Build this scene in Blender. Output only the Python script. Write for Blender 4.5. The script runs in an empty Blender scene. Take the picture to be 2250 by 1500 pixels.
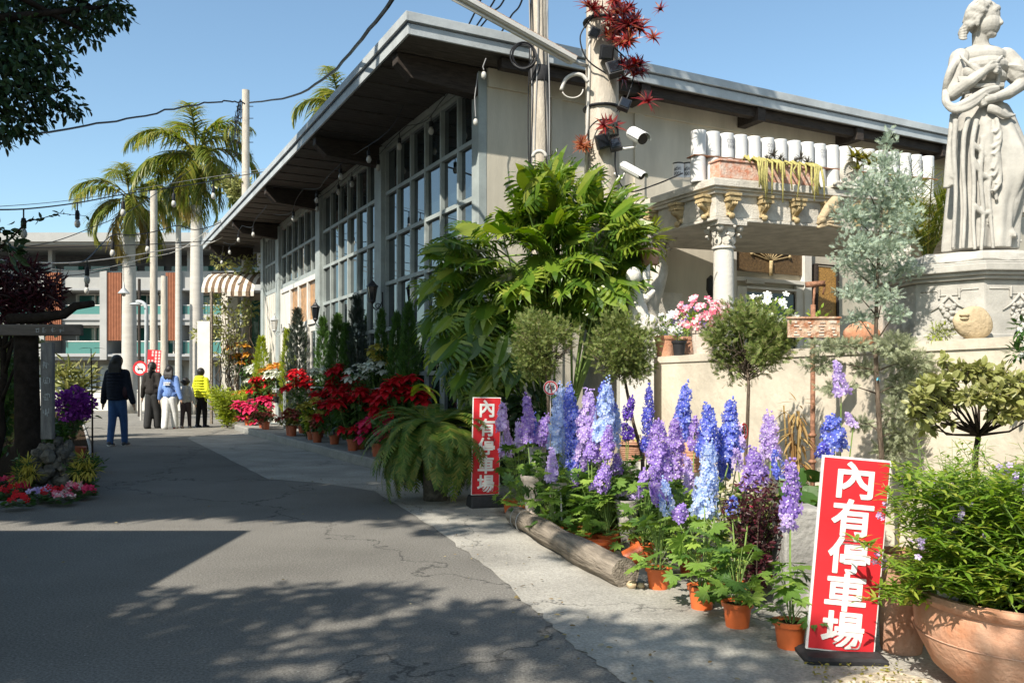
import bpy, bmesh, math, random
import numpy as np
from mathutils import Vector, Matrix
R = math.radians
sc = bpy.context.scene
COL = sc.collection
rng = np.random.default_rng(7)
random.seed(7)

# ---------------------------------------------------------------- camera, sky, sun, exposure
F = 1841.0; CX = 1125.0; HY = 842.0; EYE = 1.10
cam_d = bpy.data.cameras.new('camera'); cam = bpy.data.objects.new('camera', cam_d); COL.objects.link(cam)
cam.location = (0, 0, EYE); cam.rotation_euler = (R(90), 0, 0)
cam_d.sensor_width = 36; cam_d.lens = F/2250*36; cam_d.shift_y = (HY-749.3)/2250
cam_d.clip_start = 0.05; cam_d.clip_end = 3000
sc.camera = cam
SUN_AZ = math.atan2(-0.578, -0.816)          # from +Y clockwise
SUN_EL = R(44)
w = bpy.data.worlds.new('World'); sc.world = w; w.use_nodes = True
nt = w.node_tree
bg = nt.nodes['Background']
sky = nt.nodes.new('ShaderNodeTexSky'); sky.sky_type = 'NISHITA'; sky.sun_disc = False
sky.sun_elevation = SUN_EL; sky.sun_rotation = SUN_AZ
sky.air_density = 1.0; sky.dust_density = 1.1; sky.ozone_density = 0.9
mul = nt.nodes.new('ShaderNodeMix'); mul.data_type = 'RGBA'; mul.blend_type = 'MULTIPLY'; mul.inputs[0].default_value = 1.0; mul.inputs[7].default_value = (.94, 1.06, 1.03, 1)
nt.links.new(sky.outputs[0], mul.inputs[6]); nt.links.new(mul.outputs[2], bg.inputs[0]); bg.inputs[1].default_value = 0.122
sd = bpy.data.lights.new('sun', 'SUN'); sun = bpy.data.objects.new('sun', sd); COL.objects.link(sun)
sd.energy = 5.0; sd.angle = R(0.53); sd.color = (1.0, 0.93, 0.82)
S = Vector((math.sin(SUN_AZ)*math.cos(SUN_EL), math.cos(SUN_AZ)*math.cos(SUN_EL), math.sin(SUN_EL)))
sun.rotation_euler = S.to_track_quat('Z', 'Y').to_euler()
sun.location = (-20, -20, 40)
sc.view_settings.view_transform = 'Standard'; sc.view_settings.look = 'None'
sc.view_settings.exposure = 0.72; sc.view_settings.gamma = 1.0; sc.view_settings.use_curve_mapping = False
sc.render.engine = 'CYCLES'
sc.cycles.use_denoising = True
sc.cycles.max_bounces = 8; sc.cycles.transparent_max_bounces = 16
sc.cycles.sample_clamp_indirect = 8

# ---------------------------------------------------------------- photo geometry helpers
def at(px, py, Y):
    return np.array([(px-CX)*Y/F, Y, EYE-(py-HY)*Y/F])
def gp(px, py, z=0.0):
    Y = F*(EYE-z)/(py-HY)
    return np.array([(px-CX)*Y/F, Y, z])
D1 = np.array([-0.4624, 0.8867, 0.0]); D2 = np.array([0.8867, 0.4624, 0.0])
BA = math.atan2(0.4624, 0.8867)
def W(u, v, z=0.0):
    return D1*u + D2*v + np.array([0, 0, z])
def hit_u(px, py, u):                       # photo ray on the plane u = const
    d = np.array([(px-CX)/F, 1.0, -(py-HY)/F]); t = u/(d@D1)
    return d*t + np.array([0, 0, EYE])
def hit_v(px, py, v):
    d = np.array([(px-CX)/F, 1.0, -(py-HY)/F]); t = v/(d@D2)
    return d*t + np.array([0, 0, EYE])

# ---------------------------------------------------------------- mesh builder
class MB:
    def __init__(s):
        s.V = []; s.n = 0; s.F = []; s.M = []
    def add(s, V, Fs, mi=0):
        V = np.asarray(V, float).reshape(-1, 3)
        for f in Fs if isinstance(Fs, list) else [Fs]:
            f = np.asarray(f, int)
            if f.ndim == 1: f = f[None]
            s.F.append(f+s.n); s.M.append(mi)
        s.V.append(V); s.n += len(V); return s
    def box(s, x0, x1, y0, y1, z0, z1, mi=0, T=None):
        V = np.array([[x, y, z] for z in (z0, z1) for y in (y0, y1) for x in (x0, x1)], float)
        if T is not None: V = T(V)
        return s.add(V, np.array([[0,2,3,1],[4,5,7,6],[0,1,5,4],[2,6,7,3],[0,4,6,2],[1,3,7,5]]), mi)
    def bar(s, a, b, wd, ht, mi=0, up=(0,0,1)):
        a = np.asarray(a, float); b = np.asarray(b, float); d = b-a; L = np.linalg.norm(d); d = d/L
        up = np.asarray(up, float); x = np.cross(d, up)
        if np.linalg.norm(x) < 1e-4: x = np.cross(d, [1.0, 0, 0])
        x /= np.linalg.norm(x); z = np.cross(x, d)
        return s.box(-wd/2, wd/2, 0, L, -ht/2, ht/2, mi, lambda V: a+V[:, :1]*x+V[:, 1:2]*d+V[:, 2:]*z)
    def tube(s, P, r, n=8, mi=0, cap=True):
        P = np.asarray(P, float); k = len(P); r = np.broadcast_to(np.asarray(r, float), (k,))
        t = np.gradient(P, axis=0); t /= np.linalg.norm(t, axis=1)[:, None]+1e-12
        ref = np.array([0, 0, 1.0]) if abs(t[0, 2]) < .9 else np.array([1.0, 0, 0])
        rings = []; x = np.cross(t[0], ref); x /= np.linalg.norm(x)
        a = np.linspace(0, 2*np.pi, n, endpoint=False)
        for i in range(k):
            x = x-(x@t[i])*t[i]; x /= np.linalg.norm(x)+1e-12; y = np.cross(t[i], x)
            rings.append(P[i]+r[i]*(np.cos(a)[:, None]*x+np.sin(a)[:, None]*y))
        return s.loft(rings, mi, cap)
    def loft(s, rings, mi=0, cap=True, closed=True):
        k = len(rings); n = len(rings[0]); V = np.concatenate(rings)
        i = np.arange(k-1)[:, None]*n; j = np.arange(n if closed else n-1)[None]; j2 = (j+1) % n
        q = np.stack([i+j, i+j2, i+n+j2, i+n+j], -1).reshape(-1, 4)
        fs = [q]
        if cap and closed: fs += [np.arange(n)[::-1], np.arange(n)+(k-1)*n]
        return s.add(V, fs, mi)
    def lathe(s, prof, n=24, c=(0, 0, 0), mi=0, cap=True, wob=0, squash=1.0):
        a = np.linspace(0, 2*np.pi, n, endpoint=False); c = np.asarray(c, float)
        rings = [c+np.stack([r*np.cos(a), r*squash*np.sin(a), np.full(n, z)], 1) for r, z in prof]
        return s.loft(rings, mi, cap)
    def sphere(s, c, r, n=12, m=8, mi=0):
        r = np.broadcast_to(np.asarray(r, float), (3,))
        th = np.linspace(0.02, np.pi-0.02, m); a = np.linspace(0, 2*np.pi, n, endpoint=False)
        rings = [np.asarray(c)+np.stack([r[0]*np.sin(t)*np.cos(a), r[1]*np.sin(t)*np.sin(a), np.full(n, -r[2]*np.cos(t))], 1) for t in th]
        return s.loft(rings, mi)
    def poly(s, pts, z0, z1, mi=0):
        pts = np.asarray(pts, float)
        return s.loft([np.c_[pts, np.full(len(pts), z0)], np.c_[pts, np.full(len(pts), z1)]], mi)
    def sheet(s, pts, z, mi=0):
        pts = np.asarray(pts, float); return s.add(np.c_[pts, np.full(len(pts), z)], np.arange(len(pts)), mi)
    def inst(s, tpl, M, mi=0):                # many copies of a small template; M is N x 3 x 4
        tv, tf = tpl; M = np.asarray(M); N = len(M)
        V = np.einsum('nij,kj->nki', M[:, :, :3], tv)+M[:, None, :, 3]
        for f in tf:
            f = np.asarray(f)
            s.F.append((f[None]+(np.arange(N)*len(tv))[:, None, None]).reshape(-1, f.shape[1])+s.n); s.M.append(mi)
        s.V.append(V.reshape(-1, 3)); s.n += N*len(tv); return s
    def mesh(s, name, mats, smooth=False, origin=None, rz=0):
        V = np.concatenate(s.V)
        if origin is not None:
            V = V-np.asarray(origin, float)
            if rz:
                c, q = math.cos(-rz), math.sin(-rz)
                V = np.stack([V[:, 0]*c-V[:, 1]*q, V[:, 0]*q+V[:, 1]*c, V[:, 2]], 1)
        me = bpy.data.meshes.new(name)
        me.vertices.add(len(V)); me.vertices.foreach_set('co', V.ravel())
        nl = sum(f.size for f in s.F); npol = sum(len(f) for f in s.F)
        me.loops.add(nl); me.loops.foreach_set('vertex_index', np.concatenate([f.ravel() for f in s.F]).astype(np.int32))
        sizes = np.concatenate([np.full(len(f), f.shape[1]) for f in s.F])
        me.polygons.add(npol)
        me.polygons.foreach_set('loop_start', np.concatenate([[0], np.cumsum(sizes)[:-1]]).astype(np.int32))
        me.polygons.foreach_set('material_index', np.concatenate([np.full(len(f), m) for f, m in zip(s.F, s.M)]).astype(np.int32))
        me.polygons.foreach_set('use_smooth', np.full(npol, bool(smooth)))
        for m in (mats if isinstance(mats, (list, tuple)) else [mats]): me.materials.append(m)
        me.update(calc_edges=True); me.validate()
        return me
    def build(s, name, mats, parent=None, smooth=False, label=None, bevel=0, auto=None, kind=None):
        """vertices are in world space; they are moved into the parent's own frame"""
        org = None; rz = 0
        if parent is not None:
            p = parent; org = np.array(p.get('_o', (0, 0, 0))); rz = p.get('_r', 0.0)
        me = s.mesh(name, mats, smooth, org, rz)
        o = bpy.data.objects.new(name, me); COL.objects.link(o)
        if parent is not None:
            o.parent = parent; o['_o'] = parent.get('_o', (0, 0, 0)); o['_r'] = parent.get('_r', 0.0)
        if label: o['label'] = label
        if kind: o['kind'] = kind
        if bevel:
            b = o.modifiers.new('bevel', 'BEVEL'); b.width = bevel; b.segments = 2; b.limit_method = 'ANGLE'; b.angle_limit = R(40)
        if auto:
            me.set_sharp_from_angle(angle=R(auto))
        return o
def thing(name, label, cat, loc=(0, 0, 0), rz=0.0, group=None, kind=None):
    o = bpy.data.objects.new(name, None); COL.objects.link(o); o.empty_display_size = .1
    o.location = tuple(float(x) for x in loc); o.rotation_euler = (0, 0, rz)
    o['label'] = label; o['category'] = cat
    o['_o'] = tuple(float(x) for x in loc); o['_r'] = float(rz)
    if group: o['group'] = group
    if kind: o['kind'] = kind
    return o
def tag(o, label, cat, group=None):
    o['label'] = label; o['category'] = cat
    if group: o['group'] = group
    return o
def solo(name, mb, mats, label, cat, loc, rz=0.0, group=None, smooth=False, auto=None, bevel=0):
    """a thing that is one mesh (world-space vertices), with its origin at loc"""
    me = mb.mesh(name, mats, smooth, loc, rz)
    o = bpy.data.objects.new(name, me); COL.objects.link(o)
    o.location = tuple(float(x) for x in loc); o.rotation_euler = (0, 0, rz)
    o['_o'] = tuple(float(x) for x in loc); o['_r'] = float(rz)
    if auto: me.set_sharp_from_angle(angle=R(auto))
    if bevel:
        b = o.modifiers.new('bevel', 'BEVEL'); b.width = bevel; b.segments = 2; b.limit_method = 'ANGLE'
    return tag(o, label, cat, group)
def copy_thing(o, loc, rz, label, scale=1.0, group=None, parent=None):
    c = o.copy(); COL.objects.link(c)
    if parent is None:
        c.location = tuple(float(x) for x in loc); c.rotation_euler = (0, 0, rz)
        c.scale = (scale,)*3 if np.isscalar(scale) else scale; c['label'] = label
        if group: c['group'] = group
    else: c.parent = parent
    for ch in list(o.children): copy_thing(ch, None, None, None, parent=c)
    return c
def structure(name, mb, mats, smooth=False):
    o = mb.build(name, mats, smooth=smooth); o['kind'] = 'structure'; o['label'] = name.replace('_', ' '); return o

# ---------------------------------------------------------------- materials
def mat(name, base, rough=.7, spec=.3, var=.0, scale=6, bump=0, bscale=60, metal=0, col2=None, detail=5, coord='Object', stretch=None):
    m = bpy.data.materials.new(name); m.use_nodes = True; n = m.node_tree.nodes; l = m.node_tree.links
    b = n['Principled BSDF']; b.inputs['Roughness'].default_value = rough; b.inputs['Specular IOR Level'].default_value = spec
    b.inputs['Metallic'].default_value = metal
    base = tuple(base)+(1,) if len(base) == 3 else base
    b.inputs['Base Color'].default_value = base
    if var or bump or col2 is not None:
        tc = n.new('ShaderNodeTexCoord'); src = tc.outputs[coord]
        if stretch:
            mp = n.new('ShaderNodeMapping'); mp.inputs['Scale'].default_value = stretch; l.new(src, mp.inputs[0]); src = mp.outputs[0]
    if var or col2 is not None:
        no = n.new('ShaderNodeTexNoise'); no.inputs['Scale'].default_value = scale; no.inputs['Detail'].default_value = detail; no.inputs['Roughness'].default_value = .65
        l.new(src, no.inputs['Vector'])
        cr = n.new('ShaderNodeValToRGB'); l.new(no.outputs[0], cr.inputs[0])
        cr.color_ramp.elements[0].position = .35; cr.color_ramp.elements[1].position = .68
        if col2 is None:
            c0 = tuple(min(1, c*(1-var)) for c in base[:3])+(1,); c1 = tuple(min(1, c*(1+var)) for c in base[:3])+(1,)
        else: c0 = base; c1 = tuple(col2)+(1,)
        cr.color_ramp.elements[0].color = c0; cr.color_ramp.elements[1].color = c1
        l.new(cr.outputs[0], b.inputs['Base Color'])
    if bump:
        n2 = n.new('ShaderNodeTexNoise'); n2.inputs['Scale'].default_value = bscale; n2.inputs['Detail'].default_value = 6
        l.new(src, n2.inputs['Vector'])
        bp = n.new('ShaderNodeBump'); bp.inputs['Strength'].default_value = bump; bp.inputs['Distance'].default_value = .02
        l.new(n2.outputs[0], bp.inputs['Height']); l.new(bp.outputs[0], b.inputs['Normal'])
    return m
def leafmat(name, cols, rough=.45, trans=.3, spec=.4, tint=None):
    """each leaf (mesh island) draws its own colour from the ramp; light passes through thin leaves"""
    m = bpy.data.materials.new(name); m.use_nodes = True; n = m.node_tree.nodes; l = m.node_tree.links
    b = n['Principled BSDF']; out = n['Material Output']
    g = n.new('ShaderNodeNewGeometry'); cr = n.new('ShaderNodeValToRGB'); l.new(g.outputs['Random Per Island'], cr.inputs[0])
    k = len(cols)
    while len(cr.color_ramp.elements) < k: cr.color_ramp.elements.new(.5)
    for i, c in enumerate(cols):
        cr.color_ramp.elements[i].position = i/max(1, k-1); cr.color_ramp.elements[i].color = tuple(c)+(1,)
    l.new(cr.outputs[0], b.inputs['Base Color']); b.inputs['Roughness'].default_value = rough; b.inputs['Specular IOR Level'].default_value = spec
    if trans:
        t = n.new('ShaderNodeBsdfTranslucent'); mx = n.new('ShaderNodeMixShader'); mx.inputs[0].default_value = trans
        hs = n.new('ShaderNodeHueSaturation'); hs.inputs['Value'].default_value = 1.5; hs.inputs['Saturation'].default_value = 1.1
        l.new(cr.outputs[0], hs.inputs['Color']); l.new(hs.outputs[0], t.inputs[0])
        l.new(b.outputs[0], mx.inputs[1]); l.new(t.outputs[0], mx.inputs[2]); l.new(mx.outputs[0], out.inputs[0])
    return m
M = {}
M['white_plaster'] = mat('white_plaster', (.58, .555, .50), .85, .15, .07, 2.2, .25, 40)
M['cream_plaster'] = mat('cream_plaster', (.50, .46, .375), .9, .1, .14, 1.3, .15, 45, stretch=(1.6, 1.6, .35))
M['wall_cream'] = mat('garden_wall_cream', (.56, .50, .405), .9, .1, .17, 1.7, .35, 16)
M['frame_grey'] = mat('painted_frame', (.30, .335, .325), .6, .3, .16, 3, .15, 60)
M['white_paint'] = mat('white_paint', (.62, .60, .555), .5, .35, .10, 3, .08, 60)
M['dark_wood'] = mat('dark_wood', (.045, .036, .03), .75, .2, .35, 7, .3, 30, stretch=(1, 6, 6))
M['soffit'] = mat('soffit_boards', (.095, .085, .075), .8, .15, .35, 4, .3, 20, stretch=(1, 8, 1))
M['fascia'] = mat('fascia_metal', (.40, .425, .43), .5, .45, .18, 2.2, .12, 30)
M['stone'] = mat('carved_stone', (.54, .505, .44), .9, .1, .2, 5, .4, 55)
M['marble'] = mat('statue_stone', (.395, .378, .342), .88, .12, .16, 9, .14, 90)
M['ochre'] = mat('gilded_ochre', (.42, .32, .17), .6, .3, .35, 18, .3, 60)
M['terracotta'] = mat('terracotta', (.44, .20, .11), .85, .15, .25, 7, .4, 50, col2=(.52, .31, .21))
M['old_terracotta'] = mat('weathered_terracotta', (.36, .17, .10), .9, .1, .3, 5, .5, 40, col2=(.52, .34, .25))
M['orange_pot'] = mat('orange_plastic', (.60, .13, .035), .45, .4, .1, 9)
M['brown_pot'] = mat('brown_plastic', (.34, .085, .035), .5, .35, .12, 9)
M['black_pot'] = mat('black_plastic', (.02, .02, .022), .45, .4)
M['soil'] = mat('potting_soil', (.045, .032, .022), 1, 0, .4, 30, .6, 60)
M['iron'] = mat('black_iron', (.018, .018, .02), .45, .5)
M['rust'] = mat('rusty_metal', (.30, .12, .06), .9, .15, .5, 22, .5, 60, col2=(.62, .50, .38))
M['rust_dark'] = mat('rusted_steel', (.26, .13, .08), .85, .2, .4, 30, .4, 70)
M['conc_pole'] = mat('concrete_pole', (.47, .42, .35), .9, .1, .18, 5, .4, 40, stretch=(3, 3, .6))
M['grey_conc'] = mat('grey_concrete', (.30, .29, .27), .95, .1, .25, 5, .5, 40)
M['palm_trunk'] = mat('palm_trunk', (.47, .44, .39), .9, .1, .09, 2.2, .25, 12, stretch=(1, 1, 5))
M['bark'] = mat('bark', (.13, .10, .075), .95, .05, .4, 14, .8, 30, stretch=(4, 4, .8))
M['dark_bark'] = mat('dark_bark', (.028, .022, .018), .95, .05, .4, 10, .9, 25)
M['log'] = mat('weathered_log', (.23, .195, .155), .95, .05, .45, 3.2, 1.0, 14, stretch=(7, .6, 7))
M['stem'] = mat('green_stem', (.16, .24, .06), .6, .3, .2, 20)
M['cable'] = mat('black_cable', (.012, .012, .014), .5, .3)
M['cable_grey'] = mat('grey_cable', (.30, .30, .30), .5, .3)
M['bulb'] = mat('frosted_bulb', (.48, .47, .43), .25, .5)
M['pvc'] = mat('grey_pvc', (.50, .48, .44), .5, .35, .1, 8)
M['sign_red'] = mat('sign_red', (.56, .022, .03), .5, .35, .14, 5)
M['sign_white'] = mat('sign_white', (.72, .70, .67), .5, .3)
M['black_rubber'] = mat('black_rubber', (.03, .03, .032), .7, .25, .3, 20)
M['tin'] = mat('white_tin', (.64, .635, .62), .45, .4, .05, 5)
M['print_black'] = mat('black_print', (.03, .03, .035), .6, .2)
M['print_grey'] = mat('grey_print', (.42, .42, .44), .6, .2)
M['rock'] = mat('grey_rock', (.12, .11, .095), .95, .1, .5, 9, 1.0, 18)
M['round_stone'] = mat('round_stone', (.35, .32, .27), .95, .1, .35, 12, .7, 30)
M['tan_stone'] = mat('tan_stone', (.46, .36, .23), .95, .1, .2, 9, .6, 30)
M['urn_pale'] = mat('pale_urn', (.56, .47, .40), .85, .15, .15, 9, .3, 50)
M['urn_grey'] = mat('grey_urn', (.34, .31, .28), .9, .1, .25, 9, .5, 40)
def glass(name, base, rough=.03, ior=1.7, tint=1.0):
    m = bpy.data.materials.new(name); m.use_nodes = True; b = m.node_tree.nodes['Principled BSDF']
    b.inputs['Base Color'].default_value = tuple(base)+(1,); b.inputs['Roughness'].default_value = rough
    b.inputs['IOR'].default_value = ior; b.inputs['Specular IOR Level'].default_value = .5*tint
    return m
M['pane'] = glass('window_glass', (.014, .022, .025), .015, 2.9)
M['pane_green'] = glass('green_glass', (.025, .115, .10), .08, 1.5)
M['pane_dark'] = glass('dark_glass', (.012, .014, .018), .05, 1.6)
M['brown_panel'] = mat('bronze_relief', (.12, .075, .035), .55, .4, .4, 25, .4, 60)
M['gold_panel'] = mat('gold_relief', (.36, .20, .055), .5, .4, .5, 40, .5, 60)
# leaves
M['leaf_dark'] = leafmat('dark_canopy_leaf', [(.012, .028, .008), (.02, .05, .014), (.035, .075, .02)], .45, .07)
M['leaf_philo'] = leafmat('philodendron_leaf', [(.035, .08, .009), (.075, .145, .014), (.135, .21, .02), (.25, .29, .045)], .34, .3, .5)
M['leaf_palm'] = leafmat('palm_leaf', [(.08, .12, .018), (.13, .17, .026), (.20, .21, .035), (.30, .26, .06)], .4, .4)
M['leaf_palm_dry'] = leafmat('palm_leaf_old', [(.17, .15, .04), (.30, .23, .07), (.36, .27, .10)], .6, .3)
M['leaf_juniper'] = leafmat('juniper_leaf', [(.07, .115, .022), (.12, .175, .035), (.19, .235, .055), (.26, .22, .10)], .6, .3)
M['leaf_silver'] = leafmat('silver_cypress_leaf', [(.24, .31, .22), (.33, .41, .32), (.42, .50, .43), (.28, .31, .15)], .65, .25)
M['leaf_silver_low'] = leafmat('olive_cypress_leaf', [(.20, .23, .12), (.28, .30, .18), (.34, .37, .25)], .65, .25)
M['leaf_delph'] = leafmat('delphinium_leaf', [(.06, .13, .022), (.11, .20, .032), (.19, .30, .05), (.30, .40, .07)], .5, .35)
M['leaf_rose'] = leafmat('rosemary_leaf', [(.09, .165, .018), (.155, .265, .03), (.24, .35, .045), (.34, .36, .065)], .5, .42)
M['leaf_fern'] = leafmat('fern_leaf', [(.05, .10, .014), (.08, .15, .02), (.13, .18, .03), (.20, .20, .035)], .5, .35)
M['leaf_green'] = leafmat('green_leaf', [(.03, .075, .015), (.05, .11, .022), (.08, .15, .03)], .45, .25)
M['leaf_lime'] = leafmat('lime_leaf', [(.20, .26, .02), (.28, .34, .03), (.36, .40, .05)], .5, .35)
M['leaf_thuja'] = leafmat('thuja_leaf', [(.03, .075, .015), (.05, .115, .018), (.08, .16, .02)], .6, .25)
M['leaf_grey'] = leafmat('grey_cypress_leaf', [(.022, .035, .025), (.035, .055, .04), (.06, .07, .05)], .6, .2)
M['leaf_yellowish'] = leafmat('yellow_green_leaf', [(.20, .20, .035), (.28, .24, .05), (.15, .18, .03)], .5, .3)
M['leaf_olive'] = leafmat('olive_leaf', [(.17, .18, .045), (.26, .27, .08), (.34, .35, .14), (.20, .18, .06)], .4, .3)
M['leaf_maroon'] = leafmat('maroon_leaf', [(.022, .008, .01), (.05, .012, .016), (.10, .02, .03), (.03, .02, .014)], .45, .25)
M['leaf_corn'] = leafmat('dry_leaf', [(.34, .22, .08), (.42, .30, .12), (.28, .15, .05)], .7, .3)
M['brom'] = leafmat('bromeliad_leaf', [(.16, .010, .014), (.26, .025, .02), (.09, .008, .014), (.30, .10, .04)], .4, .2)
def petal(name, cols, trans=.35): return leafmat(name, cols, .6, trans, .2)
M['p_red'] = petal('red_bract', [(.42, .006, .012), (.56, .012, .02), (.33, .005, .012)], .2)
M['p_pink'] = petal('pink_bract', [(.58, .03, .10), (.66, .05, .16), (.50, .015, .05)], .25)
M['p_dusty'] = petal('dusty_bract', [(.36, .05, .05), (.26, .06, .04), (.42, .09, .08), (.15, .12, .03)], .2)
M['p_white'] = petal('cream_bract', [(.66, .68, .56), (.70, .70, .62), (.50, .56, .44)], .2)
M['p_yellow'] = petal('yellow_bract', [(.42, .36, .06), (.50, .42, .09), (.34, .30, .05)], .25)
M['p_orange'] = petal('orange_bract', [(.50, .22, .03), (.58, .32, .05), (.45, .12, .03)], .25)
M['p_blue'] = petal('blue_petal', [(.11, .15, .55), (.16, .22, .66), (.22, .22, .64), (.32, .40, .74)])
M['p_royal'] = petal('royal_petal', [(.07, .08, .42), (.11, .13, .56), (.15, .11, .50), (.20, .24, .62)])
M['p_sky'] = petal('sky_petal', [(.42, .53, .76), (.54, .63, .82), (.33, .45, .74), (.66, .68, .84)])
M['p_purple'] = petal('purple_petal', [(.34, .22, .56), (.44, .31, .64), (.28, .18, .54), (.56, .42, .70)])
M['p_lilac'] = petal('lilac_petal', [(.52, .40, .68), (.60, .50, .74), (.44, .30, .64)])
M['p_violet'] = petal('violet_petal', [(.10, .05, .34), (.16, .07, .42), (.13, .10, .44)])
M['p_bougain'] = petal('bougainvillea_bract', [(.20, .03, .28), (.28, .05, .36), (.34, .08, .40)], .3)
M['p_stripe'] = petal('petunia_pink', [(.62, .09, .16), (.70, .20, .28), (.76, .55, .56), (.78, .66, .66)], .25)
M['p_snow'] = petal('petunia_white', [(.74, .74, .70), (.80, .80, .76)], .25)
# ---------------------------------------------------------------- leaf templates and placing
def rot_frames(P, D, size, up=None, roll=None, w=1.0):
    """N frames: local y along D, local z close to up; returns N x 3 x 4"""
    P = np.asarray(P, float).reshape(-1, 3); N = len(P)
    D = np.broadcast_to(np.asarray(D, float), (N, 3)); D = D/(np.linalg.norm(D, axis=1)[:, None]+1e-9)
    U = np.broadcast_to(np.asarray([0, 0, 1.0] if up is None else up, float), (N, 3))
    X = np.cross(D, U); l = np.linalg.norm(X, axis=1)[:, None]
    X = np.where(l < 1e-3, np.array([1.0, 0, 0]), X/(l+1e-9)); Z = np.cross(X, D)
    if roll is not None:
        c, s_ = np.cos(roll)[:, None], np.sin(roll)[:, None]; X, Z = X*c+Z*s_, Z*c-X*s_
    size = np.broadcast_to(np.asarray(size, float), (N,))[:, None]; wv = np.broadcast_to(np.asarray(w, float), (N,))[:, None]
    return np.stack([X*size*wv, D*size, Z*size, P], -1)
def t_diamond(w=.3, fold=.08):
    return (np.array([[0,0,0],[w/2,.45,fold],[0,1,0],[-w/2,.45,fold],[0,.5,0]], float), [np.array([[0,1,4],[1,2,4],[2,3,4],[3,0,4]])])
def t_leaf(w=.4, fold=.06, droop=.15, rows=(0, .12, .35, .62, .85, 1.0), shape=(.0, .55, 1, .9, .5, 0)):
    V = []; 
    for t, s_ in zip(rows, shape):
        z = -droop*t*t
        V += [[-w/2*s_, t, z+fold*s_], [0, t, z], [w/2*s_, t, z+fold*s_]]
    q = []
    for i in range(len(rows)-1):
        a = i*3; q += [[a, a+1, a+4, a+3], [a+1, a+2, a+5, a+4]]
    return (np.array(V, float), [np.array(q)])
def t_blade(w=.06, droop=.3, n=4):
    V = []
    for i in range(n+1):
        t = i/n; ww = w/2*(1-.9*t**2); z = -droop*t*t
        V += [[-ww, t, z], [ww, t, z]]
    return (np.array(V, float), [np.array([[2*i, 2*i+1, 2*i+3, 2*i+2] for i in range(n)])])
def t_star(n=5, w=.5, cup=.25, inner=.12):
    """flower: n broad petals round a small eye, facing +z... local y is the facing direction"""
    V = []; f = []
    for k in range(n):
        a = 2*math.pi*k/n; c, s_ = math.cos(a), math.sin(a); c2, s2 = -s_, c
        b = len(V)
        for r, ww, y in ((inner, .12, 0), (.6, w, cup*.6), (1, w*.55, cup)):
            V += [[c*r-c2*ww/2, y, s_*r-s2*ww/2], [c*r+c2*ww/2, y, s_*r+s2*ww/2]]
        f += [[b, b+1, b+3, b+2], [b+2, b+3, b+5, b+4]]
    return (np.array(V, float), [np.array(f)])
def t_palm_lobed(lobes=7, depth=.55, spread=250, sub=True):
    """palmate toothed leaf in the local xy plane, stalk at the origin"""
    pts = []; n = lobes
    for k in range(n):
        a0 = R(90-spread/2+spread*(k+.5)/n); rl = 1-.35*abs((k+.5)/n-.5)*2
        da = R(spread/n/2)
        pts += [(a0-da, rl*depth), (a0-da*.55, rl*.78), (a0-da*.28, rl*.80), (a0, rl), (a0+da*.28, rl*.80), (a0+da*.55, rl*.78)]
    pts += [(R(90+spread/2), depth*.65)]
    V = [[0, 0, 0]]+[[-math.cos(a)*r, math.sin(a)*r, -.22*r*r+.05*math.sin(a*9)*r] for a, r in pts]
    return (np.array(V, float), [np.array([[0, i+1, i] for i in range(1, len(V)-1)])])
def t_philo(n=8, droop=.30):
    """deeply cut philodendron blade: broad heart-shaped body whose edge runs out into wavy finger lobes"""
    V = []; f = []
    zf = lambda x, y: -droop*(y*.55)**2-.32*x*x+.03*abs(x)**.5
    ys = np.linspace(-.10, .80, n+1); half = lambda y: .30*math.sin(math.pi*min(1, max(0, (y+.16)/1.02)))**.7
    for s_ in (-1, 1):                        # inner body, one strip each side of the midrib
        b = len(V)
        for y in ys:
            w_ = half(y); 
            for x in (0, w_*.55, w_): yy = y+.10*x; V.append([s_*x, max(y, 0) if x == 0 else yy, zf(x, yy)-(.012 if x == 0 else 0)])
        for i in range(n): a = b+3*i; f += [[a, a+1, a+4, a+3], [a+1, a+2, a+5, a+4]]
        for i in range(n):                    # finger lobes from the body's edge
            y0, y1 = ys[i]+.012, ys[i+1]-.012; ym = (y0+y1)/2; w0 = half(ym); L = .26*math.sin(math.pi*(.18+.62*(i+.5)/n))+.05; a = R(-38+96*(i+.5)/n); d = (math.cos(a), math.sin(a)); b2 = len(V)
            for t, ww in ((0, 1.0), (.3, .92), (.62, 1.0), (.86, .62)):
                hw = (y1-y0)/2*ww*1.12; cx, cy = w0*.97+d[0]*L*t, ym+.10*w0+d[1]*L*t
                for q_ in (-1, 1): x, y = cx-d[1]*hw*q_*-1, cy+d[0]*hw*q_; V.append([s_*x, y, zf(x, y)-.10*t*t+.018*math.sin(t*8+i)])
            x, y = w0*.97+d[0]*L, ym+.10*w0+d[1]*L; V.append([s_*x, y, zf(x, y)-.13])
            f += [[b2, b2+1, b2+3, b2+2], [b2+2, b2+3, b2+5, b2+4], [b2+4, b2+5, b2+7, b2+6], [b2+6, b2+7, b2+8, b2+8]]
    b = len(V); V += [[-.10, .74, zf(.1, .74)], [.10, .74, zf(.1, .74)], [-.07, .92, zf(.07, .92)-.02], [.07, .92, zf(.07, .92)-.02], [0, 1.12, zf(0, 1.12)-.08]]; f += [[b, b+1, b+3, b+2], [b+2, b+3, b+4, b+4]]
    tri = [q[:3] for q in f if q[2] == q[3]]; quad = [q for q in f if q[2] != q[3]]
    return (np.array(V, float), [np.array(quad), np.array(tri)])
T_SMALL = t_diamond(.42, .05); T_LEAF = t_leaf(.42); T_BRACT = t_leaf(.46, .05, .25); T_NEEDLE = t_blade(.12, .1, 2)
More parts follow.
